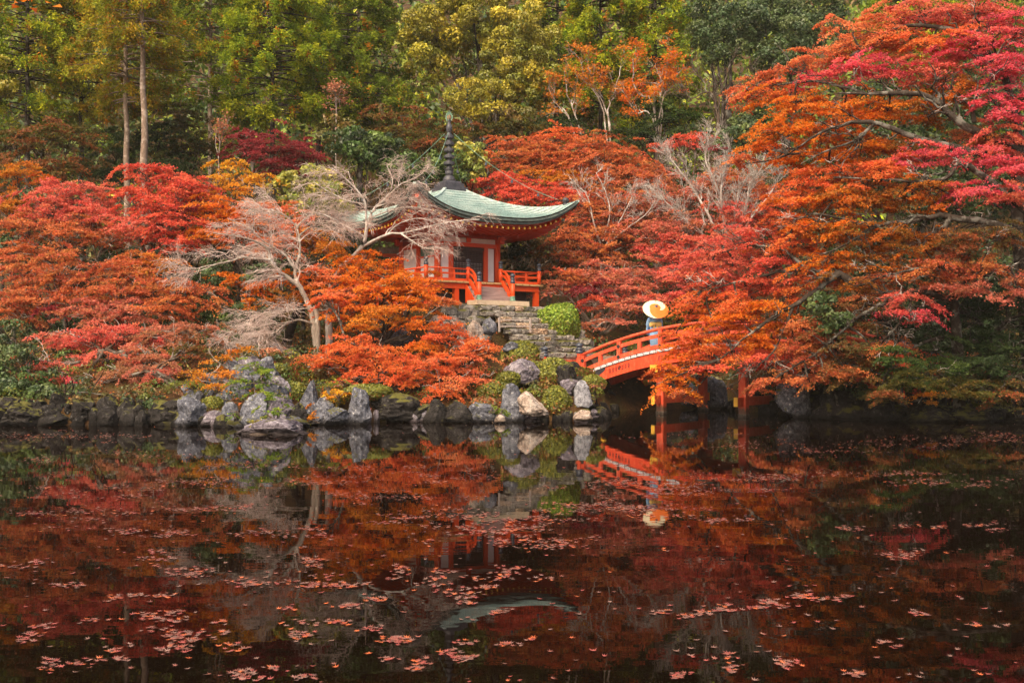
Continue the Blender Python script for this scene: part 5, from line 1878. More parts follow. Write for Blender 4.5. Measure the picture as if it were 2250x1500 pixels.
# ------------------------------------------------------------------ sparse orange trees with pale stems and bare trees
def sparse_tree(label, base, limbs, seed, pal, bark, r0=0.05, kids=(7, 6), leafn=1.0, length=(0.8, 2.0), leaf=0.0013, group='thin pale-stemmed hillside trees', up=0.35, frac=0.7):
    rg = np.random.default_rng(seed)
    bpos = gpoint(*base)
    root = thing('thin_tree', label, 'tree', bpos, 0, group)
    parts, LP, LR = [], [], []
    for l in limbs:
        pts = [P(*p) for p in l]
        c, r = limb([bpos - [0, 0, .2]] + pts, r0, 0.018, 16, 0.02, rg)
        LP.append(c)
        LR.append(r)
    LP, LR = np.array(LP), np.array(LR)
    parts.append(tubes(LP, LR, 6))
    a, ar = grow(LP, LR, kids[0], length, (0.35, 1.0), 0.6, 0.1, 6, 1, up, 0.6, 0.011, rg=rg)
    parts.append(tubes(a, ar, 4))
    b_, br_ = grow(a, ar, kids[1], (0.3, 0.9), (0.3, 1.0), 0.7, 0.0, 4, 1, up * 0.6, 0.6, 0.007, rg=rg)
    parts.append(tubes(b_, br_, 3))
    wood_obj(root, parts, bark)
    if pal:
        tips = np.concatenate([b_[:, -1], a[:, -1]])
        tips = tips[rg.random(len(tips)) < frac]
        per = int(16 * leafn)
        m = np.repeat(np.arange(len(tips)), per)
        N = len(m)
        pos = tips[m] + rg.normal(0, 1, (N, 3)) * np.array([0.17, 0.17, 0.07])
        nn = unit(rg.normal(0, 0.5, (N, 3)) + np.array([0, -0.3, 0.8]))
        cc = pick(pal, len(tips), rg)[m] * np.clip(1 + rg.normal(0, 0.2, (N, 1)), .5, 1.6)
        crown_obj(root, leaf_cards(pos, nn, leaf * base[1], np.clip(cc, .004, .85), 0.6, rg), M_leaf)
    return root


sparse_tree('sparse orange tree with forked pale stems above the red slope by the temple roof', (1360, 54.5), [
    [(1340, 300, 54), (1310, 200, 54), (1290, 130, 54)], [(1335, 290, 54), (1300, 190, 54), (1265, 120, 54)], [(1340, 280, 54), (1350, 210, 54), (1365, 140, 54)], [(1260, 290, 54), (1230, 240, 54), (1205, 190, 54)], [(1270, 270, 54), (1250, 220, 54), (1240, 165, 54)]],
    401, 'amber', M_bark_pale, leafn=1.3, frac=0.5)
sparse_tree('fuller sparse orange tree with a tall orange tuft beside the bare brown tree', (1440, 54), [
    [(1440, 280, 53.5), (1440, 200, 53.5), (1475, 120, 53.5)], [(1440, 270, 53.5), (1400, 200, 53.5), (1390, 130, 53.5)], [(1450, 260, 53.5), (1470, 200, 53.5), (1500, 140, 53.5)], [(1440, 290, 53.5), (1400, 250, 53.5), (1375, 210, 53.5)], [(1450, 250, 53.5), (1450, 180, 53.5), (1440, 140, 53.5)]],
    402, 'orange', M_bark_pale, leafn=1.7, frac=0.6)
sparse_tree('bare brown tree with a haze of fine twigs beside the dark round-headed tree', (1580, 53.5), [
    [(1575, 290, 53), (1560, 210, 53), (1520, 150, 53)], [(1578, 270, 53), (1585, 200, 53), (1610, 130, 53)], [(1578, 280, 53), (1600, 220, 53), (1640, 170, 53)], [(1575, 250, 53), (1520, 215, 53), (1480, 200, 53)]],
    403, None, M_bark_mid, kids=(12, 9))
sparse_tree('small tan-leaved thin tree between the bright and the deep green cypress', (738, 53), [[(738, 260, 52.5), (735, 215, 52.5)], [(738, 250, 52.5), (745, 225, 52.5)]], 404, 'brownpink', M_bark_pale, length=(0.3, 0.7), leafn=0.5, r0=0.03)
sparse_tree('thin bare stems with a few pink leaves at the foot of the crimson maple', (480, 51), [[(478, 330, 50), (462, 290, 50)], [(482, 330, 50), (500, 280, 50)]], 406, 'brownpink', M_bark_pale, kids=(5, 4), leafn=0.6, length=(0.4, 1.0), r0=0.035)

# ------------------------------------------------------------------ maples behind and beside the temple
MP = [
    ('dark crimson maple with pale bare stems below the bright cypress', (600, 50), [(600, 330, 49, 75, 32, 'crimson'), (655, 345, 49, 45, 34, 'crimson'), (545, 330, 49.5, 45, 24, 'crimson'), (620, 375, 48.5, 60, 20, 'crimson'), (540, 300, 49.5, 30, 14, 'crimson')], 501, {}),
    ('rusty red maple on the slope just beside the spire', (1120, 53), [(1130, 315, 52.5, 60, 22, 'rustred'), (1180, 345, 52, 60, 26, 'rustred'), (1100, 350, 52, 50, 22, 'rust'), (1160, 385, 51.5, 60, 18, 'rustred')], 502, {}),
    ('wide orange-red maple high on the slope below the sparse orange tree', (1280, 53), [(1215, 300, 53, 50, 18, 'redorange'), (1270, 325, 52.5, 80, 30, 'rustred'), (1335, 350, 52, 80, 32, 'rustred'), (1255, 370, 51.5, 80, 26, 'rustred'), (1390, 380, 51.5, 70, 28, 'rustred'), (1320, 395, 51, 80, 24, 'rust'), (1440, 400, 51, 50, 24, 'rustpink'), (1210, 360, 52, 50, 26, 'rustred')], 503, {}),
    ('flame red maple spreading directly behind the upturned roof corner', (1140, 50.5), [(1065, 412, 50, 50, 16, 'red'), (1110, 405, 49.8, 60, 20, 'red'), (1165, 425, 49.5, 70, 20, 'red'), (1225, 437, 49.2, 60, 20, 'red'), (1120, 440, 49.2, 60, 20, 'red'), (1290, 440, 49, 50, 18, 'red')], 504, {}),
    ('orange-tinged maple with a bright orange crest behind the flame red one', (1200, 52), [(1180, 395, 51, 60, 14, 'amber'), (1250, 405, 50.6, 60, 16, 'amber'), (1300, 420, 50.4, 50, 16, 'rust')], 505, {}),
    ('rust coloured maple with white twigs beyond the roof corner', (1320, 49), [(1290, 470, 48, 70, 26, 'rust'), (1350, 455, 48, 70, 28, 'rust'), (1300, 515, 47.5, 80, 30, 'rust'), (1370, 510, 47.5, 70, 34, 'rustpink'), (1250, 530, 47.5, 50, 26, 'rust'), (1410, 450, 48.5, 50, 30, 'rustpink'), (1340, 555, 47, 80, 26, 'rust'), (1270, 565, 47, 60, 22, 'rust')], 506, dict(pale_twigs=14)),
    ('olive and rust maple in the shade beside the white-panelled hall', (1180, 48), [(1190, 555, 47.4, 40, 24, 'oliverust'), (1160, 520, 47.8, 34, 20, 'olive'), (1215, 595, 47, 40, 22, 'oliverust'), (1140, 560, 48.2, 40, 30, 'dkgreen'), (1150, 610, 47.5, 40, 24, 'dkgreen')], 507, dict(pale_twigs=2)),
    ('dusky rust-red maple behind the clipped round shrub', (1320, 46), [(1250, 610, 44.8, 60, 20, 'rust'), (1310, 605, 44.6, 60, 24, 'rustpink'), (1370, 600, 44.6, 70, 26, 'rustpink'), (1320, 640, 44.2, 70, 18, 'crimson'), (1390, 640, 44, 50, 22, 'rustpink'), (1230, 640, 44.4, 40, 12, 'rustpink'), (1310, 668, 43.8, 50, 12, 'red'), (1365, 680, 43.6, 55, 16, 'rustpink'), (1340, 705, 43.4, 50, 12, 'rustpink'), (1420, 660, 43.6, 40, 20, 'pinkred')], 508, dict(bark=M_bark_pale)),
    ('pinkish red maple behind the parasol and the bridge', (1500, 46.5), [(1450, 560, 46, 60, 28, 'pinkred'), (1510, 545, 46, 70, 34, 'pinkred'), (1570, 560, 45.5, 70, 34, 'pinkred'), (1480, 600, 45.2, 70, 28, 'pinkred'), (1550, 610, 45, 80, 30, 'pinkred'), (1450, 520, 46.5, 50, 24, 'rustpink'), (1610, 520, 46, 50, 30, 'pinkred'), (1510, 500, 46.8, 60, 22, 'rustpink'), (1600, 470, 46.8, 60, 26, 'pinkred')], 509, dict(pale_twigs=14, bark=M_bark_pale)),
    ('small scarlet maple spray standing above the white bare bush', (1520, 51.5), [(1530, 308, 51, 40, 12, 'red'), (1490, 322, 51, 46, 10, 'red'), (1560, 330, 51, 40, 10, 'crimson'), (1450, 330, 51, 30, 8, 'red')], 510, {}),
    ('green maple boughs in the gap behind the parasol holder', (1480, 47), [(1475, 660, 45.5, 40, 20, 'green'), (1500, 690, 45, 50, 18, 'green'), (1470, 705, 44.6, 36, 14, 'moss'), (1550, 680, 45, 50, 22, 'green')], 511, dict(pale_twigs=0)),
    ('olive-rust maple on the slope between the rust maple and the white bare bush', (1440, 49.5), [(1420, 400, 49.5, 50, 22, 'rust'), (1470, 440, 49, 60, 26, 'rustpink'), (1440, 480, 48.6, 60, 24, 'rustpink'), (1530, 430, 49, 50, 26, 'rustpink'), (1590, 400, 49, 50, 30, 'rust'), (1650, 420, 49, 60, 40, 'rustred'), (1680, 480, 48, 50, 40, 'red')], 512, dict(pale_twigs=12)),
    # hall side of the island and the far bank
    ('amber-orange maple crest at the frame edge under the corner cypress', (30, 48), [(40, 380, 47, 45, 18, 'amber'), (25, 430, 46.5, 45, 22, 'amber'), (85, 400, 47, 36, 16, 'orange'), (20, 460, 46, 45, 20, 'amber')], 520, {}),
    ('tall pinkish red maple with white lichen twigs near the frame edge', (150, 44.5), [(140, 420, 44, 70, 24, 'pinkred'), (200, 440, 43.8, 60, 26, 'pinkred'), (110, 465, 43.5, 80, 28, 'pinkred'), (220, 480, 43.2, 80, 28, 'pinkred'), (50, 500, 43, 70, 30, 'rust'), (150, 515, 42.6, 90, 28, 'rust'), (240, 530, 42.6, 60, 26, 'rust'), (40, 555, 42.4, 60, 24, 'rust'), (110, 565, 42.2, 80, 24, 'rust')], 521, dict(pale_twigs=14)),
    ('vivid scarlet maple wrapped around the bare cypress trunk', (350, 44), [(320, 385, 43.4, 60, 16, 'red'), (370, 395, 43.4, 50, 20, 'red'), (300, 425, 43, 55, 20, 'red'), (390, 430, 43, 60, 26, 'red'), (340, 455, 42.4, 70, 24, 'red'), (420, 470, 42.6, 50, 24, 'crimson'), (300, 500, 42, 60, 26, 'pinkred'), (370, 500, 42, 70, 26, 'red'), (430, 430, 43.2, 40, 26, 'red'), (400, 545, 41.8, 60, 22, 'red')], 522, dict(pale_twigs=8)),
    ('rusty maple below the tall pinkish one near the frame edge', (110, 41), [(60, 610, 40.8, 70, 28, 'rust'), (140, 600, 40.6, 80, 26, 'rust'), (20, 660, 40.2, 50, 28, 'rust'), (90, 660, 40.2, 70, 24, 'rust'), (160, 650, 40.2, 70, 26, 'rustred'), (40, 700, 39.8, 60, 16, 'rust'), (120, 690, 39.6, 36, 10, 'crimson')], 523, dict(pale_twigs=8)),
    ('broad rust-red maple with tiered boughs over the far bank', (270, 40.5), [(230, 590, 40.4, 70, 24, 'rust'), (300, 580, 40.2, 60, 26, 'rustred'), (260, 640, 39.8, 90, 30, 'rust'), (340, 630, 39.6, 70, 28, 'rustred'), (200, 690, 39.2, 80, 26, 'rustpink'), (290, 690, 39, 90, 28, 'rustpink'), (370, 680, 38.8, 60, 28, 'rustred'), (340, 580, 40.4, 50, 20, 'amber'), (400, 640, 39.2, 40, 26, 'rustred'), (140, 740, 38.6, 60, 20, 'rustpink')], 524, dict(pale_twigs=8)),
    ('low pinkish maple with boughs reaching out over the water', (320, 36.5), [(170, 750, 37.6, 80, 22, 'pinkred'), (260, 740, 37.6, 90, 26, 'pinkred'), (350, 735, 37.4, 80, 26, 'rustpink'), (80, 800, 36.4, 60, 14, 'pinkred'), (160, 800, 36.2, 80, 16, 'pinkred'), (250, 790, 36.2, 80, 20, 'pinkred'), (120, 835, 35.6, 60, 12, 'pinkred'), (160, 850, 35.2, 45, 12, 'pink'), (330, 785, 36, 60, 18, 'rustpink')], 525, dict(stems=2)),
    ('brownish pink maple on leaning stems at the edge of the rock mound', (390, 34.6), [(390, 735, 36.4, 60, 18, 'brownpink'), (440, 725, 36.4, 50, 16, 'brownpink'), (330, 800, 35.4, 60, 16, 'brownpink'), (270, 825, 35, 60, 14, 'brownpink'), (360, 830, 34.8, 50, 16, 'rustpink'), (230, 845, 34.8, 46, 12, 'rustolive'), (410, 775, 35.4, 40, 18, 'rustolive')], 526, dict(stems=3, trunk_r=0.10, lean=-0.5, bark=M_bark_mid)),
    ('bright orange maple behind the two bare cherry trees', (560, 43), [(480, 470, 42.6, 55, 26, 'orange'), (530, 490, 42.4, 60, 30, 'orange'), (450, 515, 42, 45, 26, 'orange'), (590, 480, 42.4, 60, 26, 'salmon'), (520, 530, 42, 70, 24, 'salmon'), (650, 500, 42.2, 50, 26, 'salmon'), (470, 450, 43, 36, 18, 'orange'), (690, 530, 42, 50, 24, 'amber'), (610, 540, 41.6, 60, 26, 'salmon'), (730, 560, 41.6, 50, 22, 'amber')], 527, dict(pale_twigs=4)),
    ('thin dark-trunked orange maple with flat sprays in front of the green shrubs', (608, 39.4), [(520, 622, 40, 46, 12, 'orange'), (575, 640, 39.8, 50, 14, 'orange'), (630, 620, 39.8, 45, 16, 'orange'), (560, 665, 39.4, 45, 9, 'orange'), (620, 660, 39.4, 40, 12, 'amber'), (455, 640, 39.6, 36, 16, 'rust'), (470, 670, 39.4, 30, 14, 'rust')], 528, dict(trunk_r=0.12, pale_twigs=2)),
    ('yellow-leaved tree with hanging leaves beside the crimson maple', (525, 45), [(500, 372, 44.4, 36, 14, 'yellow'), (545, 385, 44.4, 45, 16, 'yellow'), (480, 400, 44, 36, 16, 'yellow'), (540, 415, 44, 50, 16, 'yellow'), (570, 400, 44.2, 30, 14, 'yellow'), (510, 425, 43.8, 40, 12, 'amber'), (520, 360, 44.6, 20, 8, 'yellow')], 529, dict(cover=1.7)),
    ('glowing orange maple in the middle of the island before the hall', (850, 37.4), [(850, 600, 38.6, 60, 18, 'orange'), (800, 620, 38.4, 60, 22, 'orange'), (900, 625, 38.2, 60, 22, 'orange'), (850, 640, 38, 80, 26, 'orange'), (760, 645, 38.2, 45, 22, 'salmon'), (940, 640, 38.2, 40, 20, 'orange'), (800, 670, 37.8, 70, 26, 'orange'), (890, 675, 37.6, 70, 26, 'orange'), (740, 690, 37.8, 40, 18, 'redorange'), (970, 675, 37.6, 26, 18, 'salmon'), (840, 710, 37.4, 80, 22, 'amber'), (920, 715, 37.2, 40, 18, 'orange'), (760, 720, 37.4, 45, 14, 'orange'), (765, 590, 39, 50, 22, 'orange'), (715, 600, 39, 45, 22, 'salmon'), (690, 640, 38.9, 36, 20, 'orange'), (800, 575, 39, 40, 14, 'orange')], 530, dict(bark=M_bark_dark, pale_twigs=2, cover=2.6)),
    ('low salmon-red maple spreading in front of the bare cherry trunks at the water', (882, 34.9), [(720, 665, 37.2, 40, 18, 'redorange'), (730, 775, 36, 55, 16, 'redorange'), (780, 755, 36, 60, 18, 'redorange'), (700, 800, 35.6, 45, 12, 'salmon'), (760, 800, 35.5, 70, 18, 'redorange'), (830, 780, 35.6, 60, 20, 'redorange'), (880, 805, 35.4, 60, 16, 'redorange'), (800, 825, 35.2, 60, 12, 'redorange'), (760, 845, 34.8, 40, 10, 'redorange'), (850, 835, 35, 60, 14, 'redorange'), (900, 830, 35, 45, 14, 'redorange')], 531, dict(bark=M_bark_dark, pale_twigs=2)),
    ('red-orange maple hanging over the shore rocks below the stone steps', (968, 35.4), [(1000, 715, 36.6, 45, 12, 'redorange'), (960, 750, 36.4, 60, 20, 'redorange'), (1030, 760, 36.2, 50, 18, 'redorange'), (1075, 770, 36, 36, 12, 'redorange'), (980, 785, 36, 70, 22, 'redorange'), (930, 800, 35.7, 50, 20, 'redorange'), (1020, 805, 35.6, 60, 20, 'salmon'), (970, 830, 35.3, 60, 20, 'redorange'), (1040, 840, 35.2, 36, 16, 'salmon'), (960, 862, 34.7, 50, 14, 'redorange'), (1000, 862, 34.8, 40, 14, 'salmon'), (930, 770, 36, 40, 16, 'orange')], 532, dict(bark=M_bark_dark, pale_twigs=3)),
]
for lab, base, pads, sd, kw in MP:
    maple(lab, base, pads, sd, **kw)

# ------------------------------------------------------------------ the huge overhanging maples on the far side of the bridge
def hand_maple(label, base, limbs, pads, seed, r0=0.34, leaf=0.00115, cover=2.5, bark=M_bark_dark, pale=4, group='great maples beside the bridge', trunk=None):
    rg = np.random.default_rng(seed)
    bpos = gpoint(*base)
    root = thing('maple_tree', label, 'tree', bpos, 0, group)
    parts, ends, LP, LR = [], [], [], []
    if trunk:
        c, r = limb([bpos - [0, 0, .3]] + [P(*p) for p in trunk], r0, r0 * 0.6, 18, 0.015, rg)
        parts.append(tubes(c[None], r[None], 10))
    for l, ra, rb_ in limbs:
        c, r = limb([P(*p) for p in l], ra, rb_, 18, 0.02, rg)
        parts.append(tubes(c[None], r[None], 8))
        LP.append(c)
        LR.append(r)
    LPa, LRa = np.array(LP), np.array(LR)
    a, ar = grow(LPa, LRa, 9, (0.8, 2.2), (0.15, 1.0), 0.75, 0.05, 7, 0.7, 0.1, 0.5, 0.014, wob=0.05, rg=rg)
    parts.append(tubes(a, ar, 5))
    b_, br_ = grow(a, ar, 5, (0.4, 1.1), (0.25, 1.0), 0.7, -0.05, 5, 0.7, 0.05, 0.6, 0.008, rg=rg)
    parts.append(tubes(b_, br_, 4))
    pads = [(p[0], p[1], p[2] + 0.4) + tuple(p[3:]) for p in pads]
    V, F, C, spr = spray_crown(pads, cover, leaf, 0.36, rg=rg)
    tw, tr_ = [], []
    allL = LPa.reshape(-1, 3)
    for i, pd in enumerate(pads):
        cen = P(*pd[:3])
        j = np.argmin(np.linalg.norm(allL - cen, axis=1))
        p0 = allL[j]
        cc = catmull([p0, (p0 + cen) / 2 + rg.normal(0, .12, 3), cen], 9)
        parts.append(tubes(cc[None], np.linspace(0.045, 0.014, 9)[None], 5))
        for q in rg.choice(len(spr[i]), max(1, len(spr[i]) // 2), replace=False):
            p3 = spr[i][q]
            p1 = cc[rg.integers(5, 9)]
            tw.append(catmull([p1, (p1 + p3) / 2 + np.array([0, 0, .1]), p3], 6))
            tr_.append(np.linspace(0.014, 0.005, 6))
    parts.append(tubes(np.array(tw), np.array(tr_), 3))
    wood_obj(root, parts, bark)
    if pale:
        pp_, pr_ = grow(a, ar, 2, (0.4, 1.0), (0.3, 1.0), 0.8, 0.0, 5, 0.6, 0.15, 0.5, 0.008, rg=rg)
        k = rg.random(len(pp_)) < pale * 0.05
        pp_, pr_ = pp_[k], pr_[k]
        p2, r2 = grow(pp_, pr_, 4, (0.15, 0.4), (0.3, 1), 0.8, 0, 4, 0.9, 0.1, 0.7, 0.007, rg=rg)
        wood_obj(root, [tubes(pp_, pr_, 4), tubes(p2, r2, 3)], M_bark_white, 'lichen_sprays')
    crown_obj(root, (V, F, C), M_leaf)
    return root


hand_maple('huge orange and pink maple with sweeping dark limbs filling the upper corner', (2275, 34.5), [
    ([(2235, 330, 33.5), (2124, 281, 33), (2087, 248, 33), (2038, 211, 33.2), (1947, 205, 33.4), (1905, 207, 33.6), (1840, 205, 34)], 0.15, 0.03),
    ([(2235, 360, 33.5), (2080, 320, 33.2), (1996, 298, 33.2), (1922, 269, 33.3), (1864, 271, 33.5), (1798, 293, 33.8), (1732, 339, 34.2)], 0.13, 0.02),
    ([(1922, 269, 33.3), (1885, 306, 33.4), (1820, 330, 33.6), (1760, 360, 33.8)], 0.06, 0.015),
    ([(2141, 269, 33), (2137, 231, 33), (2153, 202, 33), (2174, 182, 33), (2178, 145, 33), (2210, 90, 32.8)], 0.08, 0.02),
    ([(2238, 300, 33.5), (2200, 150, 33.5), (2100, 70, 33.8), (1980, 60, 34.3), (1890, 110, 34.8)], 0.14, 0.02),
    ([(1905, 207, 33.6), (1800, 180, 34.5), (1720, 185, 35.2), (1640, 200, 35.8)], 0.05, 0.012)],
    [(1950, 40, 34.5, 70, 22, 'salmon'), (2040, 40, 34.2, 90, 30, 'pinkred'), (2150, 30, 33.8, 100, 34, 'pinkred'), (2230, 70, 33, 60, 40, 'pink'), (1880, 70, 35, 55, 18, 'salmon'), (1940, 95, 34.6, 90, 30, 'salmon'), (2040, 100, 34, 90, 32, 'redorange'), (2130, 110, 33.4, 80, 34, 'pink'),
     (1820, 60, 35.2, 40, 12, 'salmon'), (1830, 125, 35, 60, 22, 'salmon'), (1770, 140, 35.2, 50, 18, 'salmon'), (1700, 165, 35.6, 50, 14, 'salmon'), (1650, 190, 35.9, 50, 14, 'salmon'), (1720, 200, 35.3, 70, 20, 'redorange'), (1790, 175, 34.8, 60, 14, 'pink'), (1880, 160, 34.2, 80, 18, 'pink'),
     (1960, 160, 33.8, 80, 22, 'pink'), (2060, 170, 33.4, 80, 26, 'pinkred'), (2210, 150, 32.6, 60, 40, 'pink'), (1640, 225, 35.8, 40, 12, 'salmon'), (1760, 240, 34.8, 80, 26, 'orange'), (1850, 240, 34.4, 80, 28, 'orange'), (1950, 245, 33.8, 80, 30, 'orange'), (2040, 260, 33.6, 60, 34, 'orangeolive'),
     (2110, 220, 33.4, 50, 30, 'orangeolive'), (2210, 240, 32.4, 60, 40, 'pink'), (1720, 290, 34.9, 70, 24, 'orange'), (1800, 300, 34.5, 80, 28, 'orange'), (1890, 315, 34, 80, 26, 'orange'), (1970, 330, 33.7, 60, 28, 'orangeolive'), (1680, 335, 35, 50, 16, 'orange'), (1750, 350, 34.6, 70, 24, 'orange'), (1830, 355, 34.2, 70, 20, 'orange'), (2210, 310, 32.6, 60, 34, 'pinkred'), (2140, 300, 33.2, 40, 28, 'rust'), (1640, 360, 35.2, 40, 12, 'salmon')],
    601, 0.36, trunk=[(2262, 700, 34.3), (2246, 540, 34), (2238, 420, 33.8), (2236, 300, 33.6)], cover=2.9)
hand_maple('middle tier maple with flame orange and magenta boughs under the huge one', (2290, 33.6), [
    ([(2262, 470, 32.6), (2149, 376, 32.4), (2108, 360, 32.4), (2083, 388, 32.4), (2040, 400, 32.6), (1960, 395, 33), (1850, 390, 33.5)], 0.12, 0.02),
    ([(2262, 520, 32.6), (2170, 490, 32.4), (2087, 475, 32.5), (2046, 475, 32.6), (1996, 486, 32.8), (1930, 496, 33), (1870, 530, 33.2), (1800, 560, 33.4)], 0.13, 0.02),
    ([(2087, 475, 32.5), (2075, 510, 32.5), (2100, 515, 32.5)], 0.10, 0.05),
    ([(1930, 496, 33), (1850, 480, 33.4), (1780, 470, 33.8), (1740, 500, 34)], 0.05, 0.012)],
    [(1790, 400, 34, 70, 22, 'redorange'), (1860, 385, 33.6, 80, 24, 'redorange'), (1940, 380, 33.2, 80, 26, 'redorange'), (2020, 350, 33, 70, 18, 'pink'), (2090, 345, 32.6, 70, 18, 'pink'), (2170, 370, 32.2, 70, 20, 'pink'), (2230, 390, 31.8, 50, 22, 'pink'), (1750, 440, 34, 60, 24, 'redorange'), (1820, 440, 33.7, 80, 28, 'orange'),
     (1900, 440, 33.3, 80, 28, 'orangeolive'), (1980, 430, 33, 70, 30, 'orangeolive'), (2050, 440, 32.6, 60, 26, 'orangeolive'), (2150, 430, 32, 80, 22, 'pink'), (2220, 440, 31.8, 50, 24, 'pinkred'), (1740, 490, 34, 60, 26, 'redorange'), (1800, 510, 33.6, 70, 28, 'orange'), (1880, 530, 33.2, 80, 28, 'orangeolive'), (1960, 520, 32.9, 70, 28, 'orangeolive'),
     (2030, 540, 32.6, 70, 26, 'orangeolive'), (2110, 540, 32.2, 70, 28, 'rustolive'), (2190, 530, 31.8, 70, 30, 'rustolive'), (1740, 550, 33.9, 70, 24, 'redorange'), (1830, 575, 33.3, 80, 24, 'orange'), (1930, 580, 32.9, 80, 24, 'orangeolive')],
    602, 0.3, trunk=[(2285, 720, 33.2), (2270, 560, 32.8), (2262, 470, 32.6)], cover=2.9)
hand_maple('scarlet maple stretching long low boughs across the bridge railing', (1990, 35.6), [
    ([(1905, 660, 33.6), (1860, 610, 33.4), (1835, 605, 33.4), (1790, 640, 33.6), (1745, 668, 33.7), (1690, 700, 33.8), (1640, 740, 33.9), (1580, 790, 33.9)], 0.14, 0.02),
    ([(1835, 605, 33.4), (1770, 590, 33.8), (1700, 600, 34.2), (1620, 620, 34.6), (1540, 640, 35)], 0.08, 0.015),
    ([(1770, 590, 33.8), (1720, 550, 34.2), (1650, 540, 34.6), (1570, 560, 35)], 0.06, 0.012),
    ([(1745, 668, 33.7), (1700, 770, 33.5), (1640, 820, 33.5)], 0.05, 0.012)],
    [(1640, 530, 35, 50, 18, 'pinkred'), (1580, 550, 35.2, 55, 20, 'pinkred'), (1690, 540, 34.6, 60, 24, 'red'), (1540, 590, 35.3, 50, 16, 'pinkred'), (1610, 585, 34.9, 70, 20, 'pinkred'), (1690, 590, 34.4, 70, 24, 'red'), (1770, 610, 33.8, 60, 22, 'redorange'), (1510, 625, 35.4, 40, 12, 'pinkred'), (1570, 625, 35, 60, 16, 'red'), (1650, 630, 34.5, 70, 22, 'red'), (1730, 650, 34, 60, 22, 'redorange'),
     (1500, 655, 35.2, 45, 12, 'pinkred'), (1560, 665, 34.8, 60, 18, 'redorange'), (1630, 675, 34.3, 70, 22, 'redorange'), (1700, 690, 33.8, 60, 22, 'orange'), (1515, 695, 34.9, 40, 14, 'redorange'), (1570, 705, 34.5, 60, 20, 'orange'), (1640, 720, 34.1, 70, 22, 'orange'), (1700, 730, 33.8, 40, 20, 'orange'), (1480, 740, 34.8, 28, 12, 'redorange'), (1530, 745, 34.5, 55, 18, 'redorange'),
     (1600, 755, 34.1, 70, 20, 'orange'), (1660, 765, 33.8, 50, 18, 'orange'), (1490, 780, 34.4, 40, 16, 'orange'), (1550, 785, 34.1, 60, 20, 'redorange'), (1620, 795, 33.8, 55, 18, 'redorange'), (1465, 815, 34.2, 40, 14, 'orange'), (1515, 820, 34, 50, 16, 'orange'), (1570, 820, 33.8, 40, 14, 'red'), (1440, 845, 34.1, 28, 9, 'redorange'), (1490, 855, 34, 45, 14, 'orange'), (1500, 875, 33.9, 40, 8, 'salmon'), (1680, 800, 33.6, 45, 18, 'red')],
    603, 0.24, trunk=[(1975, 800, 35), (1940, 700, 34.2), (1905, 660, 33.6)], cover=2.9)
hand_maple('dusky rust maple with pink drooping boughs over the shaded bank', (2110, 34.6), [
    ([(2095, 660, 33), (2010, 640, 32.8), (1950, 660, 32.8), (1880, 700, 32.8), (1800, 770, 33), (1720, 820, 33.2)], 0.11, 0.02),
    ([(2095, 650, 33), (2080, 600, 32.6), (2020, 590, 32.4), (1930, 610, 32.6)], 0.09, 0.02),
    ([(2100, 640, 33), (2150, 600, 32.2), (2220, 590, 31.8)], 0.09, 0.02),
    ([(2010, 640, 32.8), (1990, 690, 32.2), (1960, 730, 32)], 0.05, 0.012)],
    [(1870, 630, 33, 70, 20, 'orangeolive'), (1950, 620, 32.8, 80, 22, 'rust'), (2030, 600, 32.5, 80, 26, 'rust'), (2110, 590, 32.2, 70, 24, 'rust'), (2190, 600, 31.8, 70, 28, 'rust'), (2070, 640, 32, 60, 18, 'rustpink'), (2140, 640, 31.8, 60, 20, 'rustpink'), (2000, 660, 32.1, 50, 18, 'pinkred'), (2040, 680, 31.9, 36, 16, 'pink'), (1980, 700, 31.9, 40, 12, 'pink'), (1910, 670, 32.7, 70, 18, 'rustolive'), (1850, 690, 32.9, 60, 16, 'rustolive'),
     (1830, 730, 33, 60, 18, 'rustolive'), (1900, 730, 32.8, 50, 16, 'rustolive'), (1780, 760, 33.1, 60, 18, 'rust'), (1840, 770, 33, 60, 16, 'rustolive'), (1740, 790, 33.2, 50, 18, 'rust'), (1800, 800, 33, 60, 18, 'rust'), (1720, 830, 33.2, 50, 16, 'rust'), (1780, 840, 33, 50, 14, 'rust'), (1690, 855, 33.2, 40, 12, 'rust'), (1970, 760, 32.6, 36, 12, 'rust'), (1860, 800, 32.8, 60, 20, 'rustolive'), (1910, 780, 32.6, 60, 20, 'rustolive'), (1810, 830, 32.7, 60, 16, 'rust'), (1880, 835, 32.6, 55, 16, 'rustolive'), (1950, 800, 32.5, 50, 16, 'oliverust'), (1760, 720, 32.9, 50, 18, 'rust'), (2230, 640, 31.6, 40, 22, 'rustpink'), (1930, 770, 32.7, 40, 12, 'rust')],
    604, 0.22, trunk=[(2105, 800, 34.2), (2100, 720, 33.5), (2095, 650, 33)], cover=2.8, pale=6)
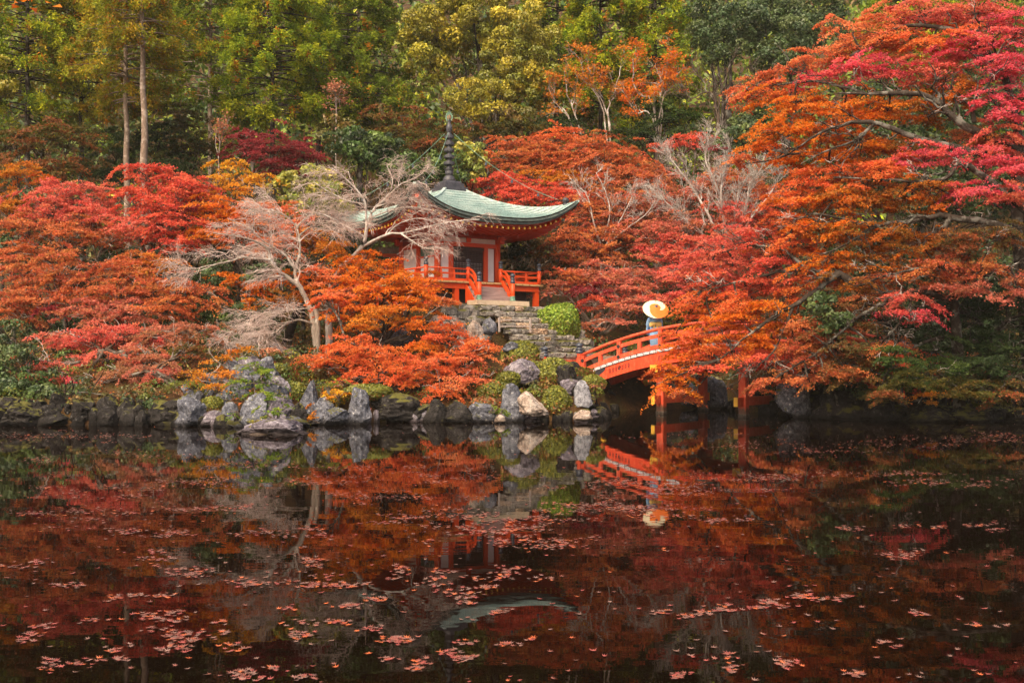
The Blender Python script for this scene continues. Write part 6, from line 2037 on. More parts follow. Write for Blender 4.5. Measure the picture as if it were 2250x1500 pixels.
hand_maple('still green maple with layered boughs low over the dark corner of the pond', (2180, 36), [
    ([(2170, 760, 34.6), (2080, 740, 34), (1990, 770, 33.6), (1920, 800, 33.6)], 0.10, 0.02),
    ([(2170, 780, 34.6), (2090, 800, 33.8), (2000, 830, 33.2), (1940, 850, 33)], 0.09, 0.02),
    ([(2175, 740, 34.6), (2130, 690, 34), (2060, 690, 33.8)], 0.08, 0.02),
    ([(2175, 740, 34.6), (2220, 700, 33.6), (2260, 690, 33)], 0.08, 0.02),
    ([(2175, 790, 34.6), (2200, 820, 33.4), (2240, 830, 32.8)], 0.08, 0.02)],
    [(2060, 690, 34, 60, 28, 'dkgreen'), (2130, 680, 34, 60, 34, 'dkgreen'), (2210, 680, 33.6, 60, 36, 'dkgreen'), (1980, 740, 34, 60, 24, 'dkgreen'), (2050, 750, 33.9, 70, 24, 'dkgreen'), (2130, 750, 33.8, 70, 30, 'dkgreen'), (2210, 760, 33.2, 60, 34, 'dkgreen'), (1900, 790, 33.8, 60, 22, 'green'), (1970, 800, 33.6, 70, 20, 'dkgreen'), (2050, 805, 33.4, 80, 22, 'green'), (2140, 810, 33, 80, 26, 'dkgreen'), (2220, 820, 32.6, 50, 26, 'dkgreen'),
     (1975, 800, 31.2, 45, 22, 'green'), (1990, 845, 31.2, 50, 18, 'olive'), (1960, 870, 31.3, 40, 14, 'rustolive'), (1940, 835, 33.2, 60, 18, 'olive'), (2010, 845, 33, 70, 20, 'green'), (2090, 850, 32.8, 80, 20, 'olive'), (2170, 860, 32.5, 70, 20, 'olive'), (2230, 860, 32.3, 40, 18, 'rustolive'), (2040, 875, 32.6, 60, 10, 'amber', .5), (1930, 870, 33, 40, 10, 'oliverust', .7), (2130, 880, 32.4, 60, 10, 'olive'), (2190, 885, 32.3, 50, 8, 'rustolive')],
    605, 0.2, trunk=[(2178, 820, 35.2), (2172, 750, 34.6)], cover=3.2, pale=2)

# ------------------------------------------------------------------ bare trees
def bare_tree(label, base, limbs, seed, bark, k=(12, 7, 4), L=((0.8, 2.0), (0.4, 1.0), (0.2, 0.55)), flat=0.55, up=0.1, grav=(-0.12, -0.25, -0.15), group='bare trees', name='bare_cherry_tree', trunk=None, r0=0.16, rmin=(0.010, 0.0055, 0.0036), spread=0.8, bark_twig=None):
    rg = np.random.default_rng(seed)
    bpos = gpoint(*base)
    root = thing(name, label, 'tree', bpos, 0, group)
    tp_ = []
    for t_ in (trunk or []):
        c, r = limb([bpos - [0, 0, .2]] + [P(*p) for p in t_[0]], t_[1], t_[2], 16, 0.012, rg)
        tp_.append(tubes(c[None], r[None], 10))
    LP, LR = [], []
    for l, ra, rb_ in limbs:
        c, r = limb([P(*p) for p in l], ra, rb_, 20, 0.012, rg)
        LP.append(c)
        LR.append(r)
    LP, LR = np.array(LP), np.array(LR)
    tp_.append(tubes(LP, LR, 7))
    wood_obj(root, tp_, bark, 'trunk')
    a, ar = grow(LP, LR, k[0], L[0], (0.18, 1.0), spread, grav[0], 8, flat, up, 0.5, rmin[0], 0.35, 0.035, rg=rg)
    b_, br_ = grow(a, ar, k[1], L[1], (0.15, 1.0), 0.65, grav[1], 6, flat, up, 0.6, rmin[1], 0.4, 0.035, rg=rg)
    c_, cr_ = grow(b_, br_, k[2], L[2], (0.15, 1.0), 0.6, grav[2], 4, 0.8, 0, 0.7, rmin[2], 0.3, 0.03, rg=rg)
    wood_obj(root, [tubes(a, ar, 4), tubes(b_, br_, 3), tubes(c_, cr_, 3)], bark_twig or bark, 'twig_sprays')
    return root


Y1 = 38.6
bare_tree('large leafless cherry with silvery spreading branches and twin trunks on the island', (698, 38.6), [
    ([(671, 653, 38.5), (656, 628, 38.4), (631, 609, 38.3), (605, 590, 38.2), (594, 568, 38.1), (590, 549, 38), (568, 533, 37.8), (530, 520, 37.5), (468, 512, 37.2)], 0.10, 0.02),
    ([(594, 570, 38.1), (555, 568, 37.7), (530, 566, 37.4), (499, 576, 37.2), (458, 584, 37), (421, 592, 36.8), (386, 580, 36.6)], 0.055, 0.014),
    ([(671, 653, 38.5), (656, 625, 38.6), (648, 596, 38.8), (659, 556, 39), (656, 518, 39.2), (650, 490, 39.4)], 0.09, 0.025),
    ([(648, 590, 38.8), (628, 562, 38.7), (605, 546, 38.6), (580, 530, 38.5), (545, 500, 38.4), (500, 480, 38.4)], 0.05, 0.014),
    ([(652, 500, 39.3), (671, 480, 39.4), (700, 468, 39.6), (740, 480, 39.8)], 0.035, 0.012),
    ([(656, 518, 39.2), (690, 495, 39.2), (730, 490, 39), (775, 500, 38.8)], 0.035, 0.012),
    ([(650, 495, 39.4), (620, 470, 39.3), (580, 460, 39.2), (540, 465, 39.2)], 0.03, 0.012),
    ([(692, 715, 38.6), (662, 703, 38.2), (631, 708, 37.8), (600, 712, 37.4), (568, 719, 37), (530, 722, 36.8), (490, 735, 36.6)], 0.045, 0.012),
    ([(631, 708, 37.8), (615, 722, 37.5), (596, 735, 37.3), (575, 757, 37.1)], 0.03, 0.01),
    ([(690, 675, 38.6), (650, 680, 38.3), (610, 684, 38), (560, 690, 37.8)], 0.02, 0.008)],
    701, M_bark_pale, trunk=[([(690, 720, 38.6), (684, 685, 38.6), (671, 653, 38.5)], 0.125, 0.09), ([(699, 730, 38.5), (697, 700, 38.5), (692, 672, 38.5)], 0.095, 0.07)], k=(11, 9, 6), rmin=(0.009, 0.0048, 0.003), bark_twig=M_bark_twig)
bare_tree('leafless cherry with fine pinkish twigs reaching across the hall front', (724, 39.8), [
    ([(778, 562, 39.4), (800, 534, 39.2), (805, 505, 39.2), (812, 480, 39.2), (825, 455, 39.2), (850, 433, 39.2), (863, 399, 39.2), (850, 364, 39.2)], 0.085, 0.018),
    ([(805, 505, 39.2), (803, 449, 39.2), (790, 425, 39.1), (772, 405, 39), (745, 380, 38.9), (722, 366, 38.8)], 0.05, 0.014),
    ([(850, 433, 39.2), (880, 405, 39), (905, 395, 38.9), (930, 380, 38.8)], 0.03, 0.012),
    ([(790, 545, 39.3), (850, 515, 39), (881, 513, 38.8), (928, 502, 38.5), (991, 487, 38.3), (1054, 482, 38.1)], 0.06, 0.014),
    ([(881, 513, 38.8), (906, 530, 38.6), (935, 546, 38.4), (970, 545, 38.2)], 0.04, 0.014),
    ([(812, 480, 39.2), (850, 465, 39), (900, 455, 38.8), (950, 462, 38.6)], 0.035, 0.012),
    ([(800, 520, 39.2), (756, 495, 39), (720, 475, 38.9), (693, 468, 38.8)], 0.04, 0.012),
    ([(803, 449, 39.2), (760, 440, 39), (720, 420, 38.9), (690, 400, 38.8)], 0.03, 0.012),
    ([(825, 455, 39.2), (870, 440, 38.9), (900, 430, 38.7)], 0.025, 0.01),
    ([(850, 515, 39), (880, 490, 38.8), (930, 480, 38.6), (980, 505, 38.4)], 0.025, 0.01)],
    702, M_bark_white, trunk=[([(722, 720, 39.8), (722, 660, 39.8), (740, 600, 39.6), (778, 562, 39.4)], 0.15, 0.085)], k=(9, 7, 5), rmin=(0.009, 0.0048, 0.003), bark_twig=M_bark_twig, flat=0.5, L=((0.6, 1.5), (0.35, 0.9), (0.2, 0.5)))
bare_tree('white leafless bush-like tree with tangled upright branches behind the bridge', (1600, 47.5), [
    ([(1600, 560, 47), (1595, 470, 46.8), (1570, 400, 46.8), (1550, 350, 46.8), (1556, 320, 46.8)], 0.08, 0.02),
    ([(1600, 560, 47), (1610, 480, 46.6), (1630, 410, 46.6), (1660, 360, 46.6)], 0.08, 0.02),
    ([(1590, 560, 47), (1560, 480, 46.6), (1520, 410, 46.6), (1490, 370, 46.6), (1470, 345, 46.6)], 0.07, 0.016),
    ([(1610, 550, 47), (1650, 480, 46.6), (1690, 430, 46.6), (1720, 370, 46.6)], 0.07, 0.016),
    ([(1580, 560, 47), (1530, 500, 46.4), (1480, 460, 46.4), (1450, 430, 46.4)], 0.05, 0.014),
    ([(1600, 550, 47), (1585, 440, 46.4), (1590, 380, 46.4), (1610, 330, 46.4)], 0.06, 0.014),
    ([(1605, 550, 47), (1640, 450, 46.4), (1650, 400, 46.4), (1700, 360, 46.4)], 0.05, 0.014)],
    703, M_bark_white, k=(13, 9, 5), flat=1.0, up=0.35, grav=(0.05, 0.0, 0.0), L=((0.7, 1.6), (0.35, 0.9), (0.15, 0.45)), name='bare_bush_tree', spread=0.6, rmin=(0.011, 0.006, 0.004))
bare_tree('slender pale leafless tree standing against the rust maple beyond the roof corner', (1330, 49), [
    ([(1320, 540, 47.2), (1305, 490, 47), (1290, 430, 47), (1270, 410, 47)], 0.05, 0.012), ([(1325, 530, 47.2), (1340, 470, 47), (1330, 420, 47), (1310, 380, 47)], 0.04, 0.012), ([(1330, 540, 47.2), (1380, 500, 46.8), (1420, 470, 46.8), (1440, 440, 46.8)], 0.04, 0.012), ([(1330, 540, 47.2), (1370, 470, 46.8), (1390, 430, 46.8)], 0.035, 0.012)],
    704, M_bark_white, k=(8, 6, 4), flat=1.0, up=0.3, grav=(0, 0, 0), name='bare_slender_tree', L=((0.6, 1.4), (0.3, 0.8), (0.15, 0.4)), rmin=(0.010, 0.006, 0.004))

# ------------------------------------------------------------------ evergreen shrubs and clipped bushes
def bush(label, px, py, wpx, hpx, Yd, pal, seed, leaf=0.0013, name='azalea_bush', clump=0.16, mat=None, group='clipped garden shrubs', pal_low=None, cover=3.2):
    rg = np.random.default_rng(seed)
    C = P(px, py, Yd)
    wx, wz = wpx / FPX * Yd / 2, hpx / FPX * Yd / 2
    gz = float(ground_z(C[0], C[1]))
    bz = min(gz, C[2] - wz * 0.8)
    root = thing(name, label, 'shrub', (C[0], C[1], bz), 0, group)
    # inner stems
    n = 14
    d = unit(rg.normal(0, 1, (n, 3)) + np.array([0, 0, 0.6]))
    tip = C + d * np.array([wx, wx * .8, wz]) * 0.8
    pol = np.stack([catmull([[C[0] + rg.normal(0, .05), C[1] + rg.normal(0, .05), bz - .1], (C * 0.6 + tip[i] * 0.4) - [0, 0, wz * .3], tip[i]], 7) for i in range(n)])
    wood_obj(root, [tubes(pol, np.linspace(0.03, 0.008, 7)[None] * np.ones((n, 1)), 4)], M_bark_mid, 'stem')
    s = leaf * Yd
    a = 2 * s * s * 0.6
    N = int(cover * 4 * math.pi * wx * wz / (a))
    N = min(N, 26000)
    dd = unit(rg.normal(0, 1, (N, 3)))
    # lumpy clipped surface
    nb = 26
    cb = unit(rg.normal(0, 1, (nb, 3)))
    hb = rg.uniform(-0.16, 0.16, nb)
    wgt = np.exp(14 * (dd @ cb.T - 1))
    rr = 0.93 + (wgt * hb).sum(1) / np.maximum(wgt.sum(1), 0.05)
    rr = rr * (1 - 0.22 * rg.random(N) ** 2)
    pos = C + dd * rr[:, None] * np.array([wx, max(wx * .85, .2), wz])
    low_ = np.clip(-dd[:, 2], 0, 1)
    pos[:, :2] = C[:2] + (pos[:, :2] - C[:2]) * (1 + 0.35 * low_ ** 2)[:, None]
    pos[:, 2] -= np.clip(C[2] - wz - bz, 0, wz * 0.5) * low_ ** 2
    nn = unit(dd + rg.normal(0, 0.55, (N, 3)))
    cc = pick(pal, N, rg, 0.3)
    if pal_low:
        lowm = rg.random(N) < np.clip(0.1 - dd[:, 2] * 1.0, 0, 0.8)
        cc[lowm] = pick(pal_low, int(lowm.sum()), rg, 0.3)
    V, F, c3 = leaf_cards(pos, nn, s, np.clip(cc, .004, .8), 0.6, rg)
    crown_obj(root, (V, F, c3), mat or M_glossy, 'foliage')
    return root


bush('large bright green clipped round shrub beside the stone steps', 1226, 706, 108, 92, 42.5, 'lime', 801, pal_low='moss')
bush('olive clipped dome shrub just before the bridge end', 1216, 822, 86, 78, 36.6, 'moss', 802, pal_low='rustolive')
bush('small olive dome shrub with dull purple skirt at the water by the cream rock', 1222, 882, 70, 76, 34.9, 'moss', 803, pal_low='rustolive')
bush('flat moss-green cushion shrub before the purple wedge rock', 1117, 831, 60, 34, 36.0, 'moss', 804)
bush('olive dome shrub on the bank beside the leaning grey slab', 1084, 862, 70, 58, 35.4, 'moss', 805, pal_low='rustolive')
bush('straggly brown-green shrub at the water under the olive dome', 1066, 892, 70, 44, 34.6, 'rustolive', 806)
bush('mossy shrub with tan stems spread over the rocks beside the lower steps', 1142, 778, 92, 58, 38.2, 'moss', 807, pal_low='brownpink')
bush('moss cushion shrub behind the purple wedge rock', 1170, 803, 44, 24, 37.4, 'moss', 808)
bush('small tawny shrub on the white rock beside the bridge', 1304, 838, 56, 30, 35.8, 'moss', 809, pal_low='brownpink')
bush('round olive shrub seen through the bridge railing', 1378, 764, 74, 40, 44.6, 'moss', 810, pal_low='brownpink')
bush('small round olive shrub perched on the pale squarish rock at the water', 466, 890, 56, 44, 32.2, 'moss', 811, pal_low='rustolive')
bush('spreading olive shrub in the hollow beside the tall rock pillar', 645, 868, 66, 64, 33.8, 'moss', 812, pal_low='rustolive')
bush('dull olive shrub above the pyramid rock', 812, 862, 110, 40, 34.2, 'moss', 813, pal_low='rustolive')
bush('yellow-orange moss shrub trailing over the jagged mossy rock', 735, 870, 60, 34, 33.6, 'yellow', 814, pal_low='moss')
bush('olive tufted shrub on the slope among the orange maple roots', 925, 812, 60, 34, 35.9, 'moss', 815)
bush('brownish olive shrub below the low red maple crown', 775, 812, 56, 40, 36.2, 'rustolive', 816)
bush('olive shrub on the slope of the hollow beside the pale conifer', 612, 812, 60, 30, 35.2, 'moss', 817, pal_low='rustolive')
bush('small brown shrub capping the rock mound', 590, 778, 60, 30, 36.6, 'brownpink', 818, pal_low='moss')

puff_tree('dark evergreen shrub mass in the shade under the silvery cherry branches', (520, 40.5), [(510, 610, 40.8, 60, 34, 'deepgreen'), (460, 660, 40.6, 50, 40, 'deepgreen'), (560, 700, 40.4, 60, 40, 'deepgreen'), (500, 720, 40, 60, 40, 'green'), (600, 620, 41.2, 50, 40, 'deepgreen'), (470, 600, 41.4, 40, 40, 'dkgreen')], 821, 0.08, clump=0.4, leaf=0.0017, name='evergreen_shrub_tree', group='evergreen shrubs', cover=2.6)
puff_tree('dark green evergreen shrub in the pond corner below the rusty maple', (50, 34.2), [(30, 790, 34.6, 50, 36, 'deepgreen'), (60, 840, 34.2, 60, 34, 'green'), (10, 860, 33.8, 50, 36, 'deepgreen'), (100, 880, 33.6, 40, 26, 'deepgreen'), (60, 890, 33.4, 50, 20, 'dkgreen'), (15, 740, 35, 36, 30, 'dkgreen'), (130, 888, 33.3, 40, 16, 'dkgreen'), (200, 886, 33.3, 40, 12, 'oliverust'), (275, 882, 33.2, 42, 12, 'oliverust'), (335, 886, 33, 30, 10, 'dkgreen')], 822, 0.07, clump=0.34, leaf=0.0017, name='evergreen_shrub_tree', group='evergreen shrubs')
puff_tree('ivy-like dark glossy clump on the maple limb above the bridge end', (1850, 36), [(1800, 670, 33.2, 40, 24, 'deepgreen'), (1830, 700, 33.2, 42, 26, 'deepgreen'), (1790, 720, 33.3, 30, 22, 'deepgreen'), (1815, 655, 33.4, 30, 16, 'dkgreen')], 823, 0.05, clump=0.26, leaf=0.0024, name='evergreen_shrub_tree', group='evergreen shrubs')
puff_tree('low green evergreen shrub over the stump-like rock', (1880, 36.2), [(1870, 800, 35.2, 50, 24, 'dkgreen'), (1900, 850, 34.8, 50, 24, 'dkgreen'), (1830, 830, 35, 40, 22, 'green')], 824, 0.05, clump=0.3, leaf=0.0018, name='evergreen_shrub_tree', group='evergreen shrubs')
puff_tree('dark evergreen tree shading the bank behind the rust maple', (2050, 44), [(1900, 560, 43, 90, 60, 'dkgreen'), (2000, 620, 42.5, 90, 60, 'dkgreen'), (2120, 640, 42, 100, 70, 'dkgreen'), (2220, 560, 42, 80, 80, 'dkgreen'), (1850, 680, 42, 70, 50, 'dkgreen'), (1960, 720, 41.5, 90, 50, 'dkgreen'), (2080, 760, 41, 90, 50, 'dkgreen'), (2200, 760, 40.5, 80, 60, 'dkgreen'), (2290, 660, 41, 80, 80, 'dkgreen'), (2290, 780, 40, 80, 60, 'dkgreen')], 825, 0.25, clump=0.7, leaf=0.0022, name='evergreen_tree', group='evergreen trees', cover=1.9)
puff_tree('dark evergreen tree behind the flame orange boughs', (1950, 50), [(1780, 420, 49, 90, 70, 'dkgreen'), (1900, 380, 49, 100, 80, 'dkgreen'), (2020, 420, 48.5, 100, 80, 'dkgreen'), (2150, 400, 48, 100, 90, 'dkgreen'), (1760, 560, 48, 80, 60, 'dkgreen'), (2240, 330, 48, 70, 90, 'dkgreen'), (2060, 300, 49, 90, 70, 'dkgreen'), (2200, 200, 49, 90, 90, 'dkgreen'), (2280, 480, 48, 90, 90, 'dkgreen'), (1900, 250, 50, 90, 70, 'dkgreen')], 826, 0.3, clump=0.8, leaf=0.0024, name='evergreen_tree', group='evergreen trees', cover=1.9)
puff_tree('dark evergreen tree shading the ground behind the rusty far-bank maples', (200, 47), [(60, 560, 46.5, 80, 60, 'dkgreen'), (180, 580, 46, 90, 60, 'dkgreen'), (300, 600, 46, 90, 60, 'dkgreen'), (420, 600, 46, 80, 60, 'dkgreen'), (100, 700, 45, 90, 50, 'dkgreen'), (240, 720, 44.5, 90, 50, 'dkgreen'), (380, 720, 44.5, 80, 50, 'dkgreen'), (120, 470, 47.5, 100, 40, 'dkgreen')], 827, 0.25, clump=0.7, leaf=0.0022, name='evergreen_tree', group='evergreen trees', cover=1.9)
puff_tree('dark evergreen tree behind the orange maple and the silvery cherry', (620, 47), [(540, 580, 46, 80, 60, 'dkgreen'), (660, 600, 46, 80, 60, 'dkgreen'), (780, 600, 46.6, 70, 50, 'dkgreen'), (600, 500, 47, 90, 40, 'dkgreen'), (740, 500, 47.5, 80, 40, 'dkgreen'), (830, 530, 49, 60, 40, 'green')], 828, 0.25, clump=0.7, leaf=0.0022, name='evergreen_tree', group='evergreen trees', cover=1.9)

puff_tree('dark evergreen tree beyond the huge maple trunk at the pond corner', (2560, 40), [(2480, 520, 40, 120, 90, 'dkgreen'), (2600, 600, 39.5, 120, 90, 'dkgreen'), (2560, 720, 39, 130, 70, 'green'), (2520, 360, 41, 110, 90, 'dkgreen'), (2700, 480, 40, 120, 110, 'dkgreen'), (2720, 680, 39, 120, 90, 'green')], 829, 0.25, clump=0.8, leaf=0.0026, name='evergreen_tree', group='evergreen trees', cover=1.4)

# drooping orange shrub and conifer sprigs on the rock mound
maple('drooping golden orange shrub trailing over the rock mound', (470, 33.6), [(480, 800, 34, 40, 16, 'amber'), (455, 830, 33.6, 45, 20, 'amber'), (500, 845, 33.2, 26, 24, 'amber'), (430, 860, 33.1, 26, 16, 'moss'), (480, 865, 32.8, 30, 14, 'amber'), (535, 775, 34.6, 34, 14, 'amber')], 831, 0.03, rs=0.3, name='weeping_shrub', cat='shrub', pale_twigs=3, group='clipped garden shrubs', cover=1.8, leaf=0.0013)
for i, (lab, px, Yd, pads) in enumerate([
    ('yellow-green conifer sprig with level tiers in front of the tall blue-grey boulder', 560, 32.4, [(560, 812, 32.6, 36, 7, 'lime'), (575, 832, 32.4, 40, 8, 'lime'), (535, 840, 32.4, 30, 7, 'lime'), (565, 850, 32.2, 30, 6, 'lime')]),
    ('yellow conifer sprig leaning over the speckled boulder by the gully', 590, 31.8, [(585, 885, 31.8, 36, 7, 'lime'), (610, 892, 31.7, 26, 6, 'lime'), (570, 880, 31.8, 22, 5, 'lime')]),
    ('yellow tuft growing from the flat stone in the pond', 580, 29.2, [(585, 925, 29, 20, 5, 'lime'), (570, 934, 28.8, 16, 5, 'ygreen'), (612, 918, 29.2, 16, 4, 'lime')]),
    ('moss-yellow sprig on top of the jagged rock by the pillar', 725, 33.2, [(725, 855, 33.2, 30, 7, 'ygreen'), (745, 872, 33, 24, 7, 'yellow')]),
    ('green fern tuft growing at the waterline beside the tan stone', 1086, 33.6, [(1090, 905, 33.6, 16, 6, 'lime'), (1100, 912, 33.5, 14, 5, 'lime')]),
    ('green fern tuft in the crevice between the leaning slab and the tall boulder', 518, 31.6, [(517, 920, 31.5, 9, 11, 'lime')]),
    ('golden fern tuft at the waterline in the gully mouth', 690, 32.4, [(692, 915, 32.3, 18, 7, 'amber'), (668, 925, 32.2, 12, 6, 'ygreen')]),
]):
    maple(lab, (px, Yd), pads, 840 + i, 0.02, rs=0.2, name='conifer_sprig_plant' if 'conifer' in lab or 'sprig' in lab else 'fern_plant', cat='plant', pale_twigs=0, group='small plants among the rocks', leaf=0.0010, cover=2.2, twigs=3)

# ------------------------------------------------------------------ overhanging twig close to the camera
rgt = np.random.default_rng(77)
tw = thing('maple_branch', 'orange maple twig hanging into the top corner of the view', 'branch', P(-60, -60, 6.0), 0)
c, r = limb([P(-90, -70, 6.0), P(0, -20, 6.0), P(90, -5, 5.9)], 0.012, 0.003, 12, 0.01, rgt)
wood_obj(tw, [tubes(c[None], r[None], 5)], M_bark_mid, 'stem')
N = 60
pos = np.stack([c[rgt.integers(2, 12)] for _ in range(N)]) + rgt.normal(0, 1, (N, 3)) * np.array([0.05, 0.06, 0.025])
crown_obj(tw, leaf_cards(pos, unit(rgt.normal(0, .6, (N, 3)) + [0, -.5, .6]), 0.022, pick('orange', N, rgt), 0.6, rgt), M_leaf, 'leaves')

# ------------------------------------------------------------------ the wood behind everything: one mass
def far_wood():
    rg = np.random.default_rng(900)
    n = 3000
    x = rg.uniform(-52, 52, n)
    y = rg.uniform(64, 96, n)
    gz = ground_z(x, y)
    z = gz + rg.uniform(0.3, 15, n)
    keep = z < CZ + 0.44 * y
    x, y, z = x[keep], y[keep], z[keep]
    n = len(x)
    per = 22
    m = np.repeat(np.arange(n), per)
    N = n * per
    d = unit(rg.normal(0, 1, (N, 3)) + np.array([0, -0.4, 0.4]))
    rr = rg.uniform(0.9, 1.9, n)[m] * (1 - 0.3 * rg.random(N))
    pos = np.stack([x, y, z], -1)[m] + d * rr[:, None]
    pal = np.array([pick(p, 1, rg, 0.2)[0] for p in rg.choice(['green', 'green', 'olive', 'cypressdk', 'cypressdk', 'cypress'], n)])
    cc = pal[m] * np.clip(1 + rg.normal(0, .2, (N, 1)), .5, 1.5)
    V, F, c3 = leaf_cards(pos, unit(d + rg.normal(0, .5, (N, 3))), 0.27, np.clip(cc, .004, .8), 0.55, rg)
    tag(link('far_wood', build_mesh('far_wood', V, F, M_glossy, vcol=c3)), kind='stuff')


far_wood()

# ground cover: fallen leaves on the island soil and low leafy undergrowth on the shaded banks
def litter():
    rg = np.random.default_rng(910)
    N = 26000
    x = rg.uniform(-20, 24, N)
    y = rg.uniform(31, 52, N)
    s = y - np.interp(x, SHORE[:, 0], SHORE[:, 1])
    k = s > 0.35
    x, y = x[k], y[k]
    e = 0.15
    z = ground_z(x, y)
    gx_ = (ground_z(x + e, y) - z) / e
    gy_ = (ground_z(x, y + e) - z) / e
    nn = unit(np.stack([-gx_, -gy_, np.ones(len(x))], -1) + rg.normal(0, .25, (len(x), 3)))
    cc = np.concatenate([pick(p, 1, rg, 0.3) for p in rg.choice(['rust', 'brownpink', 'rustolive', 'amber', 'redorange', 'moss'], 64)])[rg.integers(0, 64, len(x))]
    V, F, c3 = leaf_cards(np.stack([x, y, z + 0.02], -1), nn, 0.055, cc * rg.uniform(.6, 1.2, (len(x), 1)), 0.7, rg)
    tag(link('fallen_leaves', build_mesh('fallen_leaves', V, F, M_leaf, vcol=c3)), kind='stuff')
    # undergrowth
    N = 1300
    x = rg.uniform(-24, 36, N)
    s0 = rg.uniform(0.5, 7, N)
    y = np.interp(x, SHORE[:, 0], SHORE[:, 1]) + s0
    k = ((x < -11.5) | (x > 9.5) | (rg.random(N) < 0.6)) & ~((x > -6) & (x < 4.2) & (y > 37.5))
    x, y = x[k], y[k]
    z = ground_z(x, y)
    n = len(x)
    per = 60
    m = np.repeat(np.arange(n), per)
    d = unit(rg.normal(0, 1, (n * per, 3)) + [0, -.2, .5])
    pos = np.stack([x, y, z + 0.12], -1)[m] + d * (rg.uniform(.15, .42, n)[m])[:, None] * np.array([1, 1, .8])
    cc = np.array([pick(p, 1, rg, .2)[0] for p in rg.choice(['dkgreen', 'olive', 'rustolive', 'moss', 'green'], n)])[m]
    V, F, c3 = leaf_cards(pos, unit(d + rg.normal(0, .6, (n * per, 3))), 0.055, cc, 0.5, rg)
    tag(link('undergrowth', build_mesh('undergrowth', V, F, M_glossy, vcol=c3)), kind='stuff')



def slope_grass():
    rg = np.random.default_rng(915)
    N = 16000
    x = np.concatenate([rg.uniform(-7.5, 3.2, N), rg.uniform(-9.5, -5, N // 3)])
    s = np.concatenate([rg.uniform(0.7, 4.6, N), rg.uniform(0.6, 4, N // 3)])
    y = np.interp(x, SHORE[:, 0], SHORE[:, 1]) + s
    pt = np.sin(x * 2.1 + 1.3 * np.sin(y * 1.7)) + np.sin(y * 2.9 + x)
    k = (pt + rg.normal(0, .4, len(x)) > 0.1) & ~((x > -0.8) & (y > 39.4))
    x, y = x[k], y[k]
    z = ground_z(x, y)
    n = len(x)
    cc = np.concatenate([pick(p, 1, rg, 0.2) for p in rg.choice(['moss', 'moss', 'brownpink', 'rustolive', 'olive'], 40)])[rg.integers(0, 40, n)] * 0.75
    U = unit(rg.normal(0, 0.45, (n, 3)) + [0, 0, 1.0])
    V, F, c3 = leaf_cards(np.stack([x, y, z + 0.08], -1), unit(rg.normal(0, 1, (n, 3)) + [0, -.6, 0.2]), 0.12, cc, 0.16, rg, U=U)
    tag(link('slope_grass', build_mesh('slope_grass', V, F, M_needle, vcol=c3)), kind='stuff')
    # shaded ground cover behind the hall and under the hillside maples
    n = 2000
    x, y = rg.uniform(-26, 36, n), rg.uniform(42.5, 56, n)
    lx = (x - PAG[0]) * _c - (y - PAG[1]) * _s
    ly = (x - PAG[0]) * _s + (y - PAG[1]) * _c
    k = np.maximum(np.abs(lx), np.abs(ly)) > 3.6
    k &= y > np.interp(x, SHORE[:, 0], SHORE[:, 1]) + 0.6
    x, y = x[k], y[k]
    z = ground_z(x, y)
    n = len(x)
    per = 45
    m = np.repeat(np.arange(n), per)
    d = unit(rg.normal(0, 1, (n * per, 3)) + [0, -.2, .5])
    pos = np.stack([x, y, z + 0.15], -1)[m] + d * (rg.uniform(.25, .6, n)[m])[:, None] * np.array([1, 1, .8])
    cc = np.array([pick(p, 1, rg, .2)[0] for p in rg.choice(['dkgreen', 'dkgreen', 'olive', 'oliverust'], n)])[m]
    V, F, c3 = leaf_cards(pos, unit(d + rg.normal(0, .6, (n * per, 3))), 0.09, cc, 0.5, rg)
    tag(link('hillside_undergrowth', build_mesh('hillside_undergrowth', V, F, M_glossy, vcol=c3)), kind='stuff')


litter()
slope_grass()

# ================================================================== HAZE
mh = bpy.data.materials.new('thin_haze')
mh.use_nodes = True
th = mh.node_tree
th.nodes.remove(th.nodes['Principled BSDF'])
pv = nd(th, 'ShaderNodeVolumePrincipled')
pv.inputs['Color'].default_value = (1.0, 0.93, 0.82, 1)
pv.inputs['Density'].default_value = 0.00028
th.links.new(pv.outputs[0], th.nodes['Material Output'].inputs['Volume'])
hz = MB().box((0, 69, 32.5), (150, 170, 70)).build('haze', mh)
tag(hz, kind='stuff')

# ================================================================== FLOATING LEAVES
LM = []
for nm, c1, c2 in (('salmon', (0.14, 0.042, 0.026), (0.25, 0.08, 0.05)), ('pale brown', (0.13, 0.065, 0.05), (0.23, 0.12, 0.09)), ('orange', (0.38, 0.07, 0.016), (0.48, 0.12, 0.025)), ('dark red', (0.20, 0.035, 0.028), (0.32, 0.065, 0.045))):
    LM.append((nm, simple('floating_leaf_' + nm.replace(' ', '_'), c1, c2, 30, 0.42, 0.2, 0.002, True, spec=0.6)))


def leaf_star(seed, lobes=7):
    rg = np.random.default_rng(seed)
    V = [(0, 0, 0.004)]
    n = lobes * 2
    for i in range(n):
        a = -math.pi / 2 + math.pi * 2 * (i + 0.5) / n * 0.92 + 0.12
        if i % 2:
            r = 0.34
        else:
            r = (0.62, 0.86, 1.0, 1.08, 1.0, 0.86, 0.62)[i // 2 % 7] * rg.uniform(0.9, 1.1)
        zc = (0.0 if i % 2 else rg.uniform(-0.02, 0.38))
        V.append((r * math.cos(a), r * math.sin(a), zc))
    F = [(0, 1 + i, 1 + (i + 1) % n) for i in range(n)]
    return np.array(V), np.array(F)


STARS = [leaf_star(950 + i) for i in range(6)]
STAR_ME = {}
for ci, (nm, mm) in enumerate(LM):
    for si, (V, F) in enumerate(STARS):
        STAR_ME[(ci, si)] = build_mesh('maple_leaf', V, F, mm)


